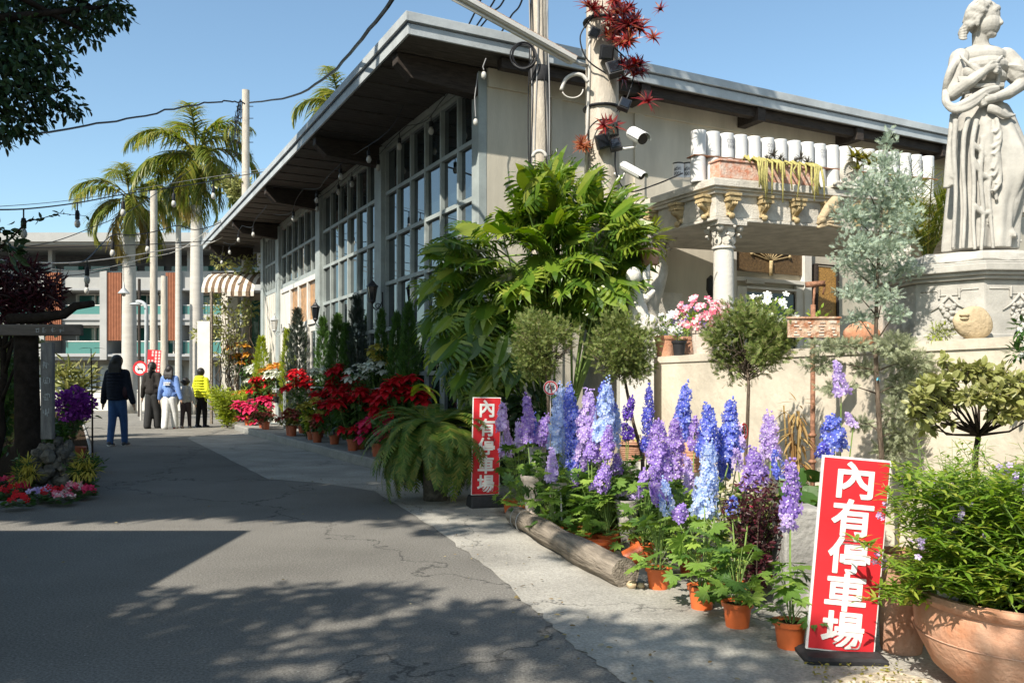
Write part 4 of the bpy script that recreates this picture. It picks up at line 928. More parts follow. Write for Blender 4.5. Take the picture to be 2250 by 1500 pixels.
# dark leaved bush between the pots
def bush(name, lab, c, h, r, n, mats, tpl, size, group=None, cat='shrub', stems=9, flowers=None, nfl=0, fs=.012):
    t = thing(name, lab, cat, c, 0, group); c = np.asarray(c, float)
    s = MB(); P = []; D = []
    for k in range(stems):
        a = rng.uniform(0, 2*np.pi); e = c+np.array([r*math.cos(a)*rng.uniform(.3, 1), r*math.sin(a)*rng.uniform(.3, 1), h*rng.uniform(.7, 1.05)]); mid = c*.5+e*.5+np.array([-.15*math.cos(a)*r, -.15*math.sin(a)*r, .1*h])
        tt = np.linspace(0, 1, 8)[:, None]; L = (1-tt)**2*c+2*tt*(1-tt)*mid+tt**2*e; s.tube(L, np.linspace(.005, .0015, 8), 5)
        q_ = rng.uniform(.15, 1, n//stems); P.append(np.stack([np.interp(q_, tt[:, 0], L[:, i]) for i in range(3)], 1)+rng.normal(0, r*.10, (n//stems, 3))); d = rand_dirs(n//stems, -.2, .9); D.append(d)
    s.build('stem', M['bark'], t, smooth=True)
    P = np.concatenate(P); D = np.concatenate(D); m = MB(); m.inst(tpl, rot_frames(P, D, size*rng.uniform(.7, 1.3, len(P)), up=rand_dirs(len(P)))); m.build('foliage', mats, t)
    if flowers: 
        i = rng.choice(len(P), nfl); f = MB(); f.inst(T_STAR5, rot_frames(P[i]+rng.normal(0, .01, (nfl, 3))+np.array([0, 0, size*.5]), rand_dirs(nfl, 0, 1)+np.array([0, -.7, 0]), fs, roll=rng.uniform(0, 6, nfl))); f.build('flowers', flowers, t)
    return t
bush('shrub', 'dark purple and green bushy plant between the delphiniums and the grey block', at(1660, 1330, 4.15)*[1, 1, 0], .62, .20, 1500, M['leaf_maroon'], T_LEAF, .03, stems=14, flowers=M['p_pink'], nfl=12, fs=.01)
bush('shrub', 'fine leaved green shrub under the purple delphiniums right of centre', at(1645, 1250, 4.35)*[1, 1, 0], .55, .26, 1500, M['leaf_olive'], T_LEAF, .026, stems=14)
bush('shrub', 'low mixed greenery filling the back of the delphinium bed', at(1300, 1100, 6.3)*[1, 1, 0], .42, .55, 1500, M['leaf_green'], T_PALM, .065, stems=26)
bush('shrub', 'low green foliage between the grey urn and the wall', at(1450, 1100, 5.7)*[1, 1, 0], .40, .45, 1100, M['leaf_green'], T_PALM, .06, stems=22, flowers=M['p_lilac'], nfl=18)
bush('shrub', 'broad leaved green plant left of the near red sign top', at(1790, 1100, 4.45)*[1, 1, 0], .62, .24, 110, M['leaf_green'], t_leaf(.8, .05, .3), .11, stems=8)
m = MB(); c = at(1757, 1180, 4.1)
m.box(c[0]-.10, c[0]+.09, 4.02, 4.22, 0, .50); solo('concrete_block', m, M['grey_conc'], 'upright grey concrete block between purple delphinium and near red sign', 'block', (c[0], 4.1, 0), bevel=.012)
# dry maize-like stalks
m = MB(); c = at(1752, 1000, 4.6)*[1, 1, 0]
for k in range(7):
    e = c+np.array([rng.uniform(-.06, .06), rng.uniform(-.05, .05), rng.uniform(.75, 1.0)]); m.tube(np.array([c+rng.normal(0, .02, 3)*[1, 1, 0], (c+e)/2+rng.normal(0, .015, 3), e]), .005, 5)
P, d = clump_points([c+np.array([.0, 0, z]) for z in (.5, .65, .8, .92)], [(.05, .05, .12)]*4, 170); d[:, 2] -= .7; m.inst(T_LANCE, rot_frames(P, d, rng.uniform(.05, .11, 170)))
solo('dried_plant', m, M['leaf_corn'], 'dried brown flower stalks before the cream wall', 'dried plant', c)

# ---------------------------------------------------------------- near bed: log, urns, labels, signs
la, lb = gp(1128, 1150), gp(1372, 1290); la[2] = .075; lb[2] = .09
n = 44; k = 30; rings = []
ax = (lb-la)/np.linalg.norm(lb-la); sx = np.cross(ax, [0, 0, 1.0]); sx /= np.linalg.norm(sx); sz = np.cross(sx, ax)
a = np.linspace(0, 2*np.pi, n, endpoint=False); groove = rng.normal(0, 1, n); groove = np.convolve(np.r_[groove, groove, groove], [.25, .5, .25], 'same')[n:2*n]
for i in range(k):
    t = i/(k-1); c = la+(lb-la)*t+sx*.035*math.sin(t*3.3)+np.array([0, 0, .012*math.sin(t*5)])
    r = (.070+.015*t+.005*math.sin(t*19))*(1+.035*groove*(1+.3*math.sin(t*7))+.012*rng.normal(0, 1, n)); 
    if i in (0, k-1): r = r*.93
    rings.append(c+np.cos(a)[:, None]*sx*r[:, None]+np.sin(a)[:, None]*sz*r[:, None])
m = MB(); m.loft(rings); lg = solo('log', m, M['log'], 'weathered grey log lying along the front of the flower bed', 'log', la, math.atan2(ax[1], ax[0])-math.pi/2, smooth=True, auto=55)
m = MB()
for t in (.085, .165):
    c = la+(lb-la)*t+sx*.035*math.sin(t*3.3); th = np.linspace(0, 2*np.pi, 40); tl = .045*np.cos(th)
    m.tube(c+np.cos(th)[:, None]*sx*.080+np.sin(th)[:, None]*sz*.080+ax*tl[:, None], .004, 5)
m.build('wire_band', M['cable_grey'], lg)
m = MB(); e = gp(1395, 1290)
for kx, r in ((0, .03), (.05, .022)): m.sphere(e+np.array([kx-.02, -.02, r*.7]), (r, r*.9, r*.8), 8, 6)
solo('broken_stone', m, M['tan_stone'], 'small tan stones propping the near end of the log', 'stone', e, smooth=True)
def urn(name, lab, px, Y, ytop, ybot, wpx, mt, prof, z0=0, flowers=None):
    c = at(px, ytop, Y); H = (ybot-ytop)*Y/F; zb = c[2]-H; r = wpx*Y/F/2
    m = MB(); pr = []; nz = 40
    for i in range(nz):
        t = i/(nz-1); rr = r*np.interp(t, [p[0] for p in prof], [p[1] for p in prof])*(1+.022*math.sin(t*60)); pr.append((rr, zb+H*t))
    pr += [(pr[-1][0]*.86, zb+H), (pr[-1][0]*.8, zb+H*.9), (.002, zb+H*.88)]
    m.lathe([(pr[0][0]*.9, 0.0 if zb < .25 else zb-.002)]+pr, 28, (c[0], c[1], 0)); t = thing(name, lab, 'urn', (c[0], c[1], 0)); m.build('urn_body', mt, t, smooth=True, auto=50)
    if flowers:
        f = MB(); k = 26; P = np.array([c[0], c[1], c[2]+.01])+np.stack([rng.uniform(-r, r, k), rng.uniform(-r, r, k), rng.uniform(0, .04, k)], 1); f.inst(T_STAR5, rot_frames(P, rand_dirs(k, .2, 1), .016)); f.build('flowers', flowers, t)
    return t
urn('urn', 'pale pink ridged urn behind the upper end of the log', 1178, 6.3, 1042, 1150, 62, M['urn_pale'], [(0, .55), (.15, .72), (.55, .82), (.8, .92), (.88, .98), (.9, 1.1), (1, 1.12)])
urn('urn', 'grey cone shaped concrete vase above the pale urn', 1180, 6.75, 982, 1070, 40, M['grey_conc'], [(0, .7), (.5, .85), (1, 1.05)])
urn('urn', 'grey ridged urn tapering downward with lilac flowers on its rim', 1378, 5.5, 1096, 1215, 52, M['urn_grey'], [(0, .42), (.3, .55), (.7, .85), (.9, 1.02), (1, 1.08)], flowers=M['p_lilac'])
urn('urn', 'terracotta jar lying behind the purple delphiniums near the wall', 1522, 5.9, 965, 1035, 62, M['terracotta'], [(0, .6), (.4, .95), (.7, 1), (1, .72)])
urn('urn', 'low terracotta pot with yellow flowers before the wall', 1392, 6.6, 968, 1010, 70, M['old_terracotta'], [(0, .7), (.8, .95), (.85, 1.05), (1, 1.05)], flowers=M['p_yellow'])
t = thing('plant_label', 'small white T shaped plant label standing behind the log', 'plant label', at(1236, 1165, 5.85)*[1, 1, 0])
c = at(1232, 1066, 5.85); m = MB(); m.box(c[0]-.06, c[0]+.06, 5.845, 5.852, c[2]-.02, c[2]+.022); m.build('plate', M['urn_pale'], t)
m = MB(); m.tube(np.array([c+[0, .004, -.02], c+[.01, .004, -.3], at(1240, 1180, 5.85)*[1, 1, 0]]), .006, 6); m.tube(np.array([c+[-.02, .003, -.02], c+[0, .003, -.05]]), .005, 5); m.tube(np.array([c+[.02, .003, -.02], c+[0, .003, -.05]]), .005, 5); m.build('stake', M['sign_white'], t)
def text_mb(body, size, wide=1.0, bold=0.0, ext=.0012):
    """glyph outlines as a thin solid, centred on the origin in the xz plane facing -y"""
    cu = bpy.data.curves.new('lettering', 'FONT'); cu.body = body; cu.size = size; cu.align_x = 'CENTER'; cu.align_y = 'CENTER'; cu.extrude = ext; cu.offset = bold; cu.resolution_u = 3
    ob = bpy.data.objects.new('lettering', cu); COL.objects.link(ob); dg = bpy.context.evaluated_depsgraph_get(); me = bpy.data.meshes.new_from_object(ob.evaluated_get(dg))
    V = np.array([v.co[:] for v in me.vertices]) if len(me.vertices) else np.zeros((0, 3)); fs = [list(p.vertices) for p in me.polygons]
    bpy.data.objects.remove(ob); bpy.data.curves.remove(cu); bpy.data.meshes.remove(me)
    if len(V):
        V[:, 0] -= (V[:, 0].min()+V[:, 0].max())/2; V[:, 1] -= (V[:, 1].min()+V[:, 1].max())/2
        V = np.stack([V[:, 0]*wide, -V[:, 2], V[:, 1]], 1)
    return V, fs
def put_text(mb, V, fs, place, mi=0):
    V = place(V); by = {}
    for f in fs: by.setdefault(len(f), []).append(f)
    mb.add(V, [np.array(x) for x in by.values()], mi)
def parking_sign(lab, c, wdt, hgt, yaw, roll, char, wide):
    """red board with white rim and the five characters, top to bottom, in a black rubber foot"""
    t = thing('parking_sign', lab, 'sign', (c[0], c[1], 0), 0, 'red parking signs')
    Rm = np.array(Matrix.Rotation(yaw, 3, 'Z') @ Matrix.Rotation(roll, 3, 'Y'))
    pl = lambda V: np.asarray(V, float)@Rm.T+np.asarray(c)
    m = MB(); m.box(-wdt/2, wdt/2, -.004, .012, -hgt/2, hgt/2, 0, pl); m.build('rim', M['sign_white'], t, bevel=.002)
    m = MB(); e = wdt*.028; m.box(-wdt/2+e, wdt/2-e, -.008, -.0035, -hgt/2+e, hgt/2-e, 0, pl); m.build('board', M['sign_red'], t)
    m = MB(); w8 = char*.015
    for k, ch in enumerate('內有停車場'):
        V, fs = text_mb(ch, char*.97, wide, char*.012)
        for j in range(9):                     # brush the strokes thicker and rounder, each pass a hair proud of the last
            ox, oz = (w8*math.cos(j*.7854), w8*math.sin(j*.7854)) if j < 8 else (0, 0)
            put_text(m, V, fs, lambda V: pl(V+np.array([ox, -.0095-.00012*j, hgt*(.5-.115-.192*k)+oz])))
    m.build('lettering', M['sign_white'], t)
    b = pl(np.array([[0, 0, -hgt/2]]))[0]; m = MB(); c_, s_ = math.cos(yaw), math.sin(yaw)
    r2 = lambda V: np.stack([b[0]+V[:, 0]*c_-V[:, 1]*s_, b[1]+V[:, 0]*s_+V[:, 1]*c_, V[:, 2]], 1)
    h = max(.03, b[2]-.004); zt = h
    rg = []
    for z, sc_ in ((0, 1.04), (.02, 1.06), (zt*.8, 1.0), (zt, .94)): rg.append(r2(np.array([[x*wdt*.56*sc_, y*.10*sc_, z] for x, y in ((-1, -.8), (-.93, -1), (.93, -1), (1, -.8), (1, .8), (.93, 1), (-.93, 1), (-1, .8))])))
    m.loft(rg); m.build('foot', M['black_rubber'], t)
    return t
Yn = 3.36; parking_sign('near red parking sign with big white characters, leaning left of the terracotta bowl', at(1864, 1218, Yn), 148*Yn/F, 428*Yn/F, -.06, R(4.9), .158, 1.12)
Yf = 7.5; parking_sign('far red parking sign with white characters beside the fern', at(1068, 979, Yf), 64*Yf/F, 214*Yf/F, .3, R(1.2), .166, 1.0)
def round_sign(lab, px, py, r, Y, yaw, ybot):
    c = at(px, py, Y); t = thing('round_sign', lab, 'sign', (c[0], Y, 0), 0, 'small round signs on sticks')
    Rm = np.array(Matrix.Rotation(yaw, 3, 'Z')); pl = lambda V: np.asarray(V, float)@Rm.T+c
    def disc(r0, r1, y0, y1, mt, nm):
        m = MB(); a = np.linspace(0, 2*np.pi, 40, endpoint=False); m.loft([pl(np.stack([rr*np.cos(a), np.full(40, y), rr*np.sin(a)], 1)) for rr, y in ((r0, y0), (r1, y0), (r1, y1), (r0, y1), (r0, y0))], cap=False) if r0 else m.loft([pl(np.stack([r1*np.cos(a), np.full(40, y), r1*np.sin(a)], 1)) for y in (y0, y1)]); m.build(nm, mt, t)
    disc(0, r, -.002, .003, M['sign_white'], 'disc'); disc(r*.78, r*.95, -.0045, -.0022, M['sign_red'], 'red_ring')
    m = MB(); V, fs = text_mb('停', r*1.25, .95, .0006); put_text(m, V, fs, lambda V: pl(V+np.array([0, -.0035, 0]))); m.build('lettering', M['print_black'], t)
    m = MB(); m.box(-r*.05, r*.05, -.0062, -.005, -r*.8, r*.8, 0, lambda V: pl(V@np.array(Matrix.Rotation(-.22, 3, 'Y')).T)); m.build('red_bar', M['sign_red'], t)
    m = MB(); m.tube(np.array([[c[0], Y+.008, c[2]], [c[0]-.004, Y+.01, 0]]), .005, 6); m.build('stick', M['urn_pale'], t)
round_sign('small round sign with red ring under the leftmost ball juniper', 1210, 851, .053, 6.1, 0, 1170)
round_sign('small round sign turned edgewise on the thin trunk left of the near red sign', 1634, 947, .056, 5.3, .85, 1150)

# ---------------------------------------------------------------- rusty plate on a post
c = at(1786, 720, 5.35); t = thing('rusty_sign', 'rusty flaking plate on a rusted post before the entrance', 'sign', c*[1, 1, 0])
m = MB(); m.box(c[0]-.165, c[0]+.165, 5.33, 5.345, c[2]-.06, c[2]+.06); m.box(c[0]-.172, c[0]+.172, 5.32, 5.35, c[2]+.06, c[2]+.072); m.build('plate', M['rust'], t)
m = MB()
for k, s_ in enumerate((-.11, -.035, .045, .115)):
    for j in range(5): m.box(c[0]+s_+rng.uniform(-.02, .015), c[0]+s_+rng.uniform(.0, .03), 5.325, 5.329, c[2]-.05+j*.02, c[2]-.05+j*.02+rng.uniform(.006, .016))
m.build('flaked_paint', M['urn_pale'], t)
m = MB(); m.tube(np.array([[c[0], 5.36, 0], [c[0]+.005, 5.36, c[2]+.15]]), .016, 8); a = at(1770, 625, 5.36); b = at(1812, 622, 5.36); m.bar(a, b, .02, .035); m.tube(np.array([b, b+[0, 0, -.02], b+[-.012, 0, -.07]]), .006, 5); m.tube(np.array([at(1786, 690, 5.36), at(1790, 626, 5.36)]), .008, 6)
for k in range(4): z = .25+k*.17; m.lathe([(.018, z), (.03, z+.012), (.018, z+.025)], 8, (c[0], 5.36, 0))
m.build('post', M['rust_dark'], t, smooth=True)

# ---------------------------------------------------------------- big terracotta bowl and its planting, lower right
BC = np.array([1.815, 2.98, 0]); t = thing('terracotta_bowl', 'huge round terracotta bowl in the lower right corner', 'planter', BC)
m = MB(); m.lathe([(.17, 0), (.21, .02), (.29, .09), (.345, .2), (.352, .27), (.340, .318), (.358, .326), (.366, .345), (.356, .362), (.33, .362), (.325, .34), (.01, .32)], 64, BC); bo = m.build('bowl', M['terracotta'], t, smooth=True, auto=50)
m = MB(); a = np.linspace(0, 2*np.pi, 60); 
m.tube(np.stack([BC[0]+.3485*np.cos(a), BC[1]+.3485*np.sin(a), np.full(60, .212)], 1), .003, 5); m.build('incised_line', M['old_terracotta'], bo)
m = MB(); m.sphere(BC+np.array([-.09, -.345, .268]), (.016, .012, .013), 10, 8); m.build('drain_hole', M['soil'], bo)
m = MB(); m.lathe([(.322, .335), (.2, .35), (.01, .36)], 30, BC); m.build('soil', M['soil'], bo)
# grey stone post standing in the bowl
c = at(2072, 1150, 2.93); m = MB(); k = 14; a = np.linspace(0, 2*np.pi, k, endpoint=False); rr = rng.uniform(.8, 1.1, k)
m.loft([np.stack([c[0]+.02+s_*rr*np.cos(a), c[1]+s_*rr*np.sin(a), np.full(k, z)+.008*np.sin(a)], 1) for s_, z in ((.036, .3), (.04, c[2]-.05), (.056, c[2]-.025), (.06, c[2]), (.05, c[2]+.014))])
solo('garden_lantern_stone', m, M['round_stone'], 'small mushroom shaped grey stone standing in the terracotta bowl', 'stone ornament', (c[0], c[1], .3), smooth=True, auto=40)
def lance_plant(name, lab, cat, base_pts, tops, nl, ll, mats, group=None, flower=None, flc=()):
    t = thing(name, lab, cat, np.mean(base_pts, 0)); s = MB(); m = MB(); f = MB(); nf = 0
    for b, e in zip(base_pts, tops):
        mid = b*.5+e*.5+np.array([0, 0, .1])*np.linalg.norm(e-b); tt = np.linspace(0, 1, 7)[:, None]; L = (1-tt)**2*b+2*tt*(1-tt)*mid+tt**2*e
        s.tube(L, np.linspace(.0026, .001, 7), 4); q_ = rng.uniform(.12, 1, nl); P = np.stack([np.interp(q_, tt[:, 0], L[:, i]) for i in range(3)], 1)
        a = np.arange(nl)*2.4+rng.uniform(0, 6); D = np.stack([np.cos(a), np.sin(a), rng.uniform(-.1, .8, nl)], 1); m.inst(T_LANCE, rot_frames(P, D, ll*rng.uniform(.65, 1.2, nl), w=1.15))
        if flower and rng.uniform() < .035:
            k = 8; f.inst(T_STAR5, rot_frames(e+rng.normal(0, .014, (k, 3)), rand_dirs(k)+np.array([0, -.6, 0]), .012)); nf += 1
    s.build('stem', M['stem'], t); m.build('foliage', mats, t)
    if nf: f.build('flowers', flower, t)
    return t
B_, T_ = [], []
for k in range(330):
    a = rng.uniform(0, 2*np.pi); r = .30*math.sqrt(rng.uniform(0, 1)); b = BC+np.array([r*math.cos(a), r*math.sin(a), .33])
    px = rng.uniform(1935, 2330); py = rng.uniform(1010, 1260) if rng.uniform() < .75 else rng.uniform(1240, 1330); Yt = BC[1]+rng.uniform(-.30, .32); e = at(px, py, Yt)
    if e[0] < BC[0]-.52: e[0] = BC[0]-.52+rng.uniform(0, .1)
    B_.append(b); T_.append(e)
for px, py in ((1868, 1180), (1890, 1320), (1925, 1290), (1945, 1120), (1940, 1060), (1935, 1235)):
    B_.append(BC+np.array([-.3, -.02, .34])); T_.append(at(px, py, 3.18))
lance_plant('angelonia', 'dense bright green narrow leaved plant with a few lilac flowers filling the terracotta bowl', 'plant', B_, T_, 60, .064, M['leaf_rose'], flower=M['p_lilac'])
# taller stems behind the bowl
B_, T_ = [], []
for k in range(80):
    b = np.array([rng.uniform(1.7, 2.6), rng.uniform(3.5, 4.0), 0]); e = at(rng.uniform(2010, 2300), rng.uniform(960, 1090), b[1]); B_.append(b); T_.append(e)
lance_plant('angelonia', 'taller lilac flowering stems behind the terracotta bowl below the olive leaved tree', 'plant', B_, T_, 40, .05, M['leaf_rose'], flower=M['p_lilac'])
m = MB(); P = BC+np.array([.02, -.36, .36])+np.stack([rng.uniform(-.14, .16, 30), rng.uniform(-.03, .03, 30), rng.uniform(-.03, .06, 30)], 1); m.inst(t_leaf(.95, .03, .3), rot_frames(P, np.array([0, -.8, -.4])+rng.normal(0, .4, (30, 3)), rng.uniform(.025, .045, 30), up=[0, -.5, 1]))
solo('creeper', m, M['leaf_green'], 'round leaved creeper spilling over the rim of the terracotta bowl', 'plant', BC+np.array([0, -.36, .36]))
c = at(1980, 1440, 3.45); t = thing('tall_pot', 'tall weathered reddish pot between the near red sign and the terracotta bowl', 'flower pot', c*[1, 1, 0])
m = MB(); m.lathe([(.075, 0), (.08, .02), (.088, .2), (.098, .36), (.112, .365), (.115, .41), (.1, .41), (.09, .37), (.002, .36)], 28, c*[1, 1, 0]); m.build('pot', M['old_terracotta'], t, smooth=True, auto=45)
m = MB(); P, d = clump_points([c*[1, 1, 0]+np.array([0, 0, .38])], [(.13, .13, .1)], 160); m.inst(T_LANCE, rot_frames(P, d-np.array([0, 0, .6]), .05)); m.build('foliage', M['leaf_yellowish'], t)
m = MB(); P = np.stack([rng.uniform(1.12, 1.5, 120), rng.uniform(3.0, 3.3, 120), np.full(120, .014)], 1); m.inst(T_LEAF, rot_frames(P, rand_dirs(120, -.1, .4), .02, up=rand_dirs(120, .5, 1)))
o = m.build('moss', M['leaf_yellowish']); o['kind'] = 'stuff'; tag(o, 'mossy leaf litter beside the foot of the near red sign', 'moss')

# ---------------------------------------------------------------- small trees in the bed
def topiary(lab, px, py, rpx, Y, trunk, ybase, n, mats, rz=1.0, holes=0, size=.055, stray=.1):
    c = at(px, py, Y); r = rpx*Y/F; b = at(trunk[-1][0], ybase, Y)*[1, 1, 0]; t = thing('ball_juniper', lab, 'small tree', b, 0, 'ball headed junipers')
    s = MB(); P = np.array([c+[0, 0, -r*.1]]+[at(x, y, Y) for x, y in trunk]+[b]); s.tube(P, np.linspace(.009, .017, len(P)), 8); 
    dd = rand_dirs(70)
    for d in dd: e = c+d*r*np.array([1, 1, rz])*rng.uniform(.6, .95); st_ = c+np.array([0, 0, -r*rng.uniform(.1, .8)]); s.tube(np.array([st_, (st_+e)/2+rng.normal(0, .012, 3), e]), [.004, .003, .0012], 4)
    s.build('trunk', M['bark'], t, smooth=True)
    k = 26; cd = rand_dirs(k); cc = c+cd*r*.62*np.array([1, 1, rz]); P, d = clump_points(cc, np.full((k, 3), r*.42)*rng.uniform(.5, 1.3, (k, 1)), n, .7)
    D = d*.5+(P-c)/r*.6+rng.normal(0, .7, P.shape)+np.array([0, 0, .3]); m = MB(); m.inst(T_SPRAY, rot_frames(P, D, size*rng.uniform(.6, 1.3, n), up=rand_dirs(n))); m.build('crown', mats, t); return t
topiary('dense ball headed juniper in front of the giant philodendron', 1195, 752, 84, 6.95, [(1203, 850), (1206, 930)], 1120, 4600, M['leaf_juniper'], 1.0, size=.042)
topiary('ball headed juniper with a trunk leaning right, in the middle of the bed', 1362, 765, 88, 6.35, [(1376, 850), (1392, 930), (1412, 1000)], 1090, 4600, M['leaf_juniper'], 1.0, size=.042)
topiary('loose open headed juniper on a thin straight trunk before the cream wall', 1640, 752, 104, 5.6, [(1645, 850), (1642, 940), (1636, 1020)], 1100, 3400, M['leaf_juniper'], .85, size=.05)
# silver cypress
Y = 5.0; b = at(1936, 1040, Y)*[1, 1, 0]; t = thing('silver_cypress', 'tall feathery blue grey cypress in front of the portico', 'small tree', b)
s = MB(); P = np.array([b, at(1937, 1000, Y), at(1930, 900, Y), at(1924, 780, Y), at(1926, 650, Y), at(1935, 480, Y), at(1948, 320, Y)]); s.tube(P, [.016, .016, .015, .013, .011, .008, .003], 8)
cs, rs = [], []
for px, py, rx, rz_ in ((1950, 310, 16, 30), (1945, 360, 34, 34), (1905, 410, 46, 36), (1975, 415, 48, 42), (1870, 470, 40, 36), (1935, 480, 60, 40), (1995, 480, 34, 36), (1890, 540, 52, 34), (1960, 545, 54, 36), (1860, 580, 38, 26), (1920, 600, 46, 30), (1985, 590, 40, 26), (1880, 640, 44, 22), (1940, 650, 36, 24), (1965, 690, 30, 20), (1890, 700, 34, 20)):
    cs.append(at(px, py, Y+rng.uniform(-.12, .12))); rs.append((rx*Y/F*1.12, rx*Y/F*.9, rz_*Y/F))
    s.tube(np.array([at(1928+.1*(px-1928), py+50, Y), cs[-1]]), [.005, .0015], 4)
P, d = clump_points(cs, rs, 5600, .8); D = d*.8+np.array([0, 0, .3])+rng.normal(0, .6, P.shape); m = MB(); m.inst(T_SPRAY, rot_frames(P, D, .034*rng.uniform(.6, 1.3, len(P)), up=rand_dirs(len(P)))); m.build('crown', M['leaf_silver'], t)
cs, rs = [], []
for px, py, rx, rz_ in ((1860, 760, 50, 14), (1800, 800, 40, 12), (1965, 760, 44, 26), (2000, 800, 54, 30), (1985, 850, 44, 28), (1975, 900, 38, 30), (1985, 950, 50, 30), (1960, 990, 40, 22), (1840, 850, 40, 10), (1900, 810, 30, 14), (1890, 930, 24, 10), (1800, 760, 26, 10)):
    cs.append(at(px, py, Y+rng.uniform(-.1, .12))); rs.append((rx*Y/F, rx*Y/F*.6, rz_*Y/F)); s.tube(np.array([at(1928, py+14, Y), (at(1928, py+14, Y)+cs[-1])/2+[0, 0, .02], cs[-1]]), [.005, .003, .0015], 4)
s.build('trunk', M['bark'], t, smooth=True)
P, d = clump_points(cs, rs, 2600, .6); m = MB(); m.inst(T_SPRAY, rot_frames(P, d+rng.normal(0, .5, P.shape), .05*rng.uniform(.6, 1.2, len(P)), up=rand_dirs(len(P)))); m.build('lower_branch_foliage', M['leaf_silver_low'], t)
m = MB(); c = at(1928, 829, Y-.02)
for k in range(5): m.bar(c, c+np.array([rng.uniform(-.01, .04), -.01, rng.uniform(-.02, .035)]), .006, .001)
m.build('tie', mat('blue_tie', (.10, .35, .45), .5, .3), t)
# olive leaved spreading tree
Y = 4.05; b = at(2143, 1100, Y)*[1, 1, 0]; t = thing('spreading_shrub_tree', 'small spreading tree with olive green leaves against the cream wall', 'small tree', b)
s = MB(); f0 = at(2150, 955, Y); s.tube(np.array([b, at(2143, 1000, Y), f0]), [.017, .014, .013], 8); cs = []; rs = []
for px, py, r in ((2020, 870, 22), (2040, 850, 26), (2075, 835, 24), (2110, 815, 26), (2150, 815, 26), (2190, 825, 30), (2230, 840, 26), (2215, 870, 30), (2170, 865, 28), (2130, 870, 24), (2090, 880, 22), (2060, 905, 18), (2025, 915, 20), (2040, 940, 14), (2240, 900, 26), (2200, 905, 24), (2260, 870, 26), (2280, 910, 30), (2070, 870, 18), (2075, 790, 9), (2010, 890, 14), (2085, 925, 12)):
    e = at(px, py, Y+rng.uniform(-.18, .22)); cs.append(e); r_ = r*Y/F; rs.append((r_*1.15, r_, r_*.62)); md = (f0+e)/2+rng.normal(0, .02, 3)+np.array([0, 0, -.02]); s.tube(np.array([f0, md, e]), [.008, .005, .002], 6)
    for j in range(3): e2 = e+rng.normal(0, r_*.7, 3); s.tube(np.array([md*.4+e*.6, e2]), [.003, .0012], 4)
s.build('trunk', M['dark_bark'], t, smooth=True); P, d = clump_points(cs, rs, 1900, .6); m = MB(); m.inst(t_leaf(.62, .06, .2), rot_frames(P, d+rng.normal(0, .5, P.shape)+np.array([0, 0, .2]), .042*rng.uniform(.65, 1.25, len(P)), up=np.array([0, -.3, 1])+rng.normal(0, .5, P.shape))); m.build('crown', M['leaf_olive'], t)
# white flowered climber at the very right edge
m = MB(); P, d = clump_points([at(2245, 720, 4.3), at(2255, 760, 4.3), at(2235, 775, 4.3)], [(.05, .06, .05)]*3, 150); m.inst(T_LEAF, rot_frames(P, d, .04)); m2 = MB(); k = 9; m2.inst(T_STAR5, rot_frames(P[:k], np.array([-.3, -1, .2])+rng.normal(0, .3, (k, 3)), .016))
t = thing('climber', 'leafy climber with white blossoms hanging at the right edge below the pedestal', 'plant', at(2245, 790, 4.3)); m.build('foliage', M['leaf_green'], t); m2.build('flowers', M['p_snow'], t)

# ---------------------------------------------------------------- giant philodendron and fern
pb = np.array([.36, 8.6, 0]); t = thing('philodendron', 'giant philodendron with deeply cut glossy leaves covering the building corner', 'plant', pb)
s = MB(); trunkP = np.array([pb, pb+[.02, 0, .5], pb+[-.02, -.05, 1.2], pb+[.05, -.05, 1.9], pb+[.12, 0, 2.4]]); s.tube(trunkP, [.06, .055, .05, .045, .04], 10)
tr2 = np.array([pb+[.1, 0, 0], pb+[.25, -.1, .9], pb+[.5, -.1, 1.6], pb+[.6, -.05, 2.2]]); s.tube(tr2, [.05, .045, .04, .035], 8)
poly = np.array([(1160, 372), (1235, 362), (1290, 392), (1345, 425), (1410, 490), (1425, 600), (1400, 680), (1300, 700), (1225, 700), (1185, 790), (1110, 890), (1010, 870), (940, 740), (935, 620), (955, 530), (1030, 500), (1090, 485), (1140, 440)], float)
def inside(p):
    x, y = p; c = False; j = len(poly)-1
    for i in range(len(poly)):
        if (poly[i, 1] > y) != (poly[j, 1] > y) and x < (poly[j, 0]-poly[i, 0])*(y-poly[i, 1])/(poly[j, 1]-poly[i, 1])+poly[i, 0]: c = not c
        j = i
    return c
Ps, Ds, Us, Ss = [], [], [], []
while len(Ps) < 330:
    p = rng.uniform((930, 355), (1430, 895))
    if not inside(p): continue
    if 1070 < p[0] < 1150 and 500 < p[1] < 590 and rng.uniform() < .75: continue
    Yl = 8.35+rng.uniform(-.5, .5); P = at(p[0], p[1], Yl); ctr = at(1205, 600, 8.5)
    out = (P-ctr); out[1] = out[1]*.3-.25-rng.uniform(0, .5); out /= np.linalg.norm(out)+.01
    low = (p[1]-480)/330
    D = out*.9+np.array([rng.normal(0, .3), -.35, -.75*low-.1+rng.normal(0, .25) if p[1] > 450 else .02+rng.normal(0, .28)]); D /= np.linalg.norm(D)
    L = rng.uniform(.29, .44); Ps.append(P-D*L*.45); Ds.append(D); Us.append(np.array([-.25, -.75, .75])+rng.normal(0, .25, 3)); Ss.append(L)
Ps = np.array(Ps); m = MB(); m.inst(T_PHILO, rot_frames(Ps, np.array(Ds), np.array(Ss), up=np.array(Us), w=.95)); m.build('foliage', M['leaf_philo'], t, smooth=False)
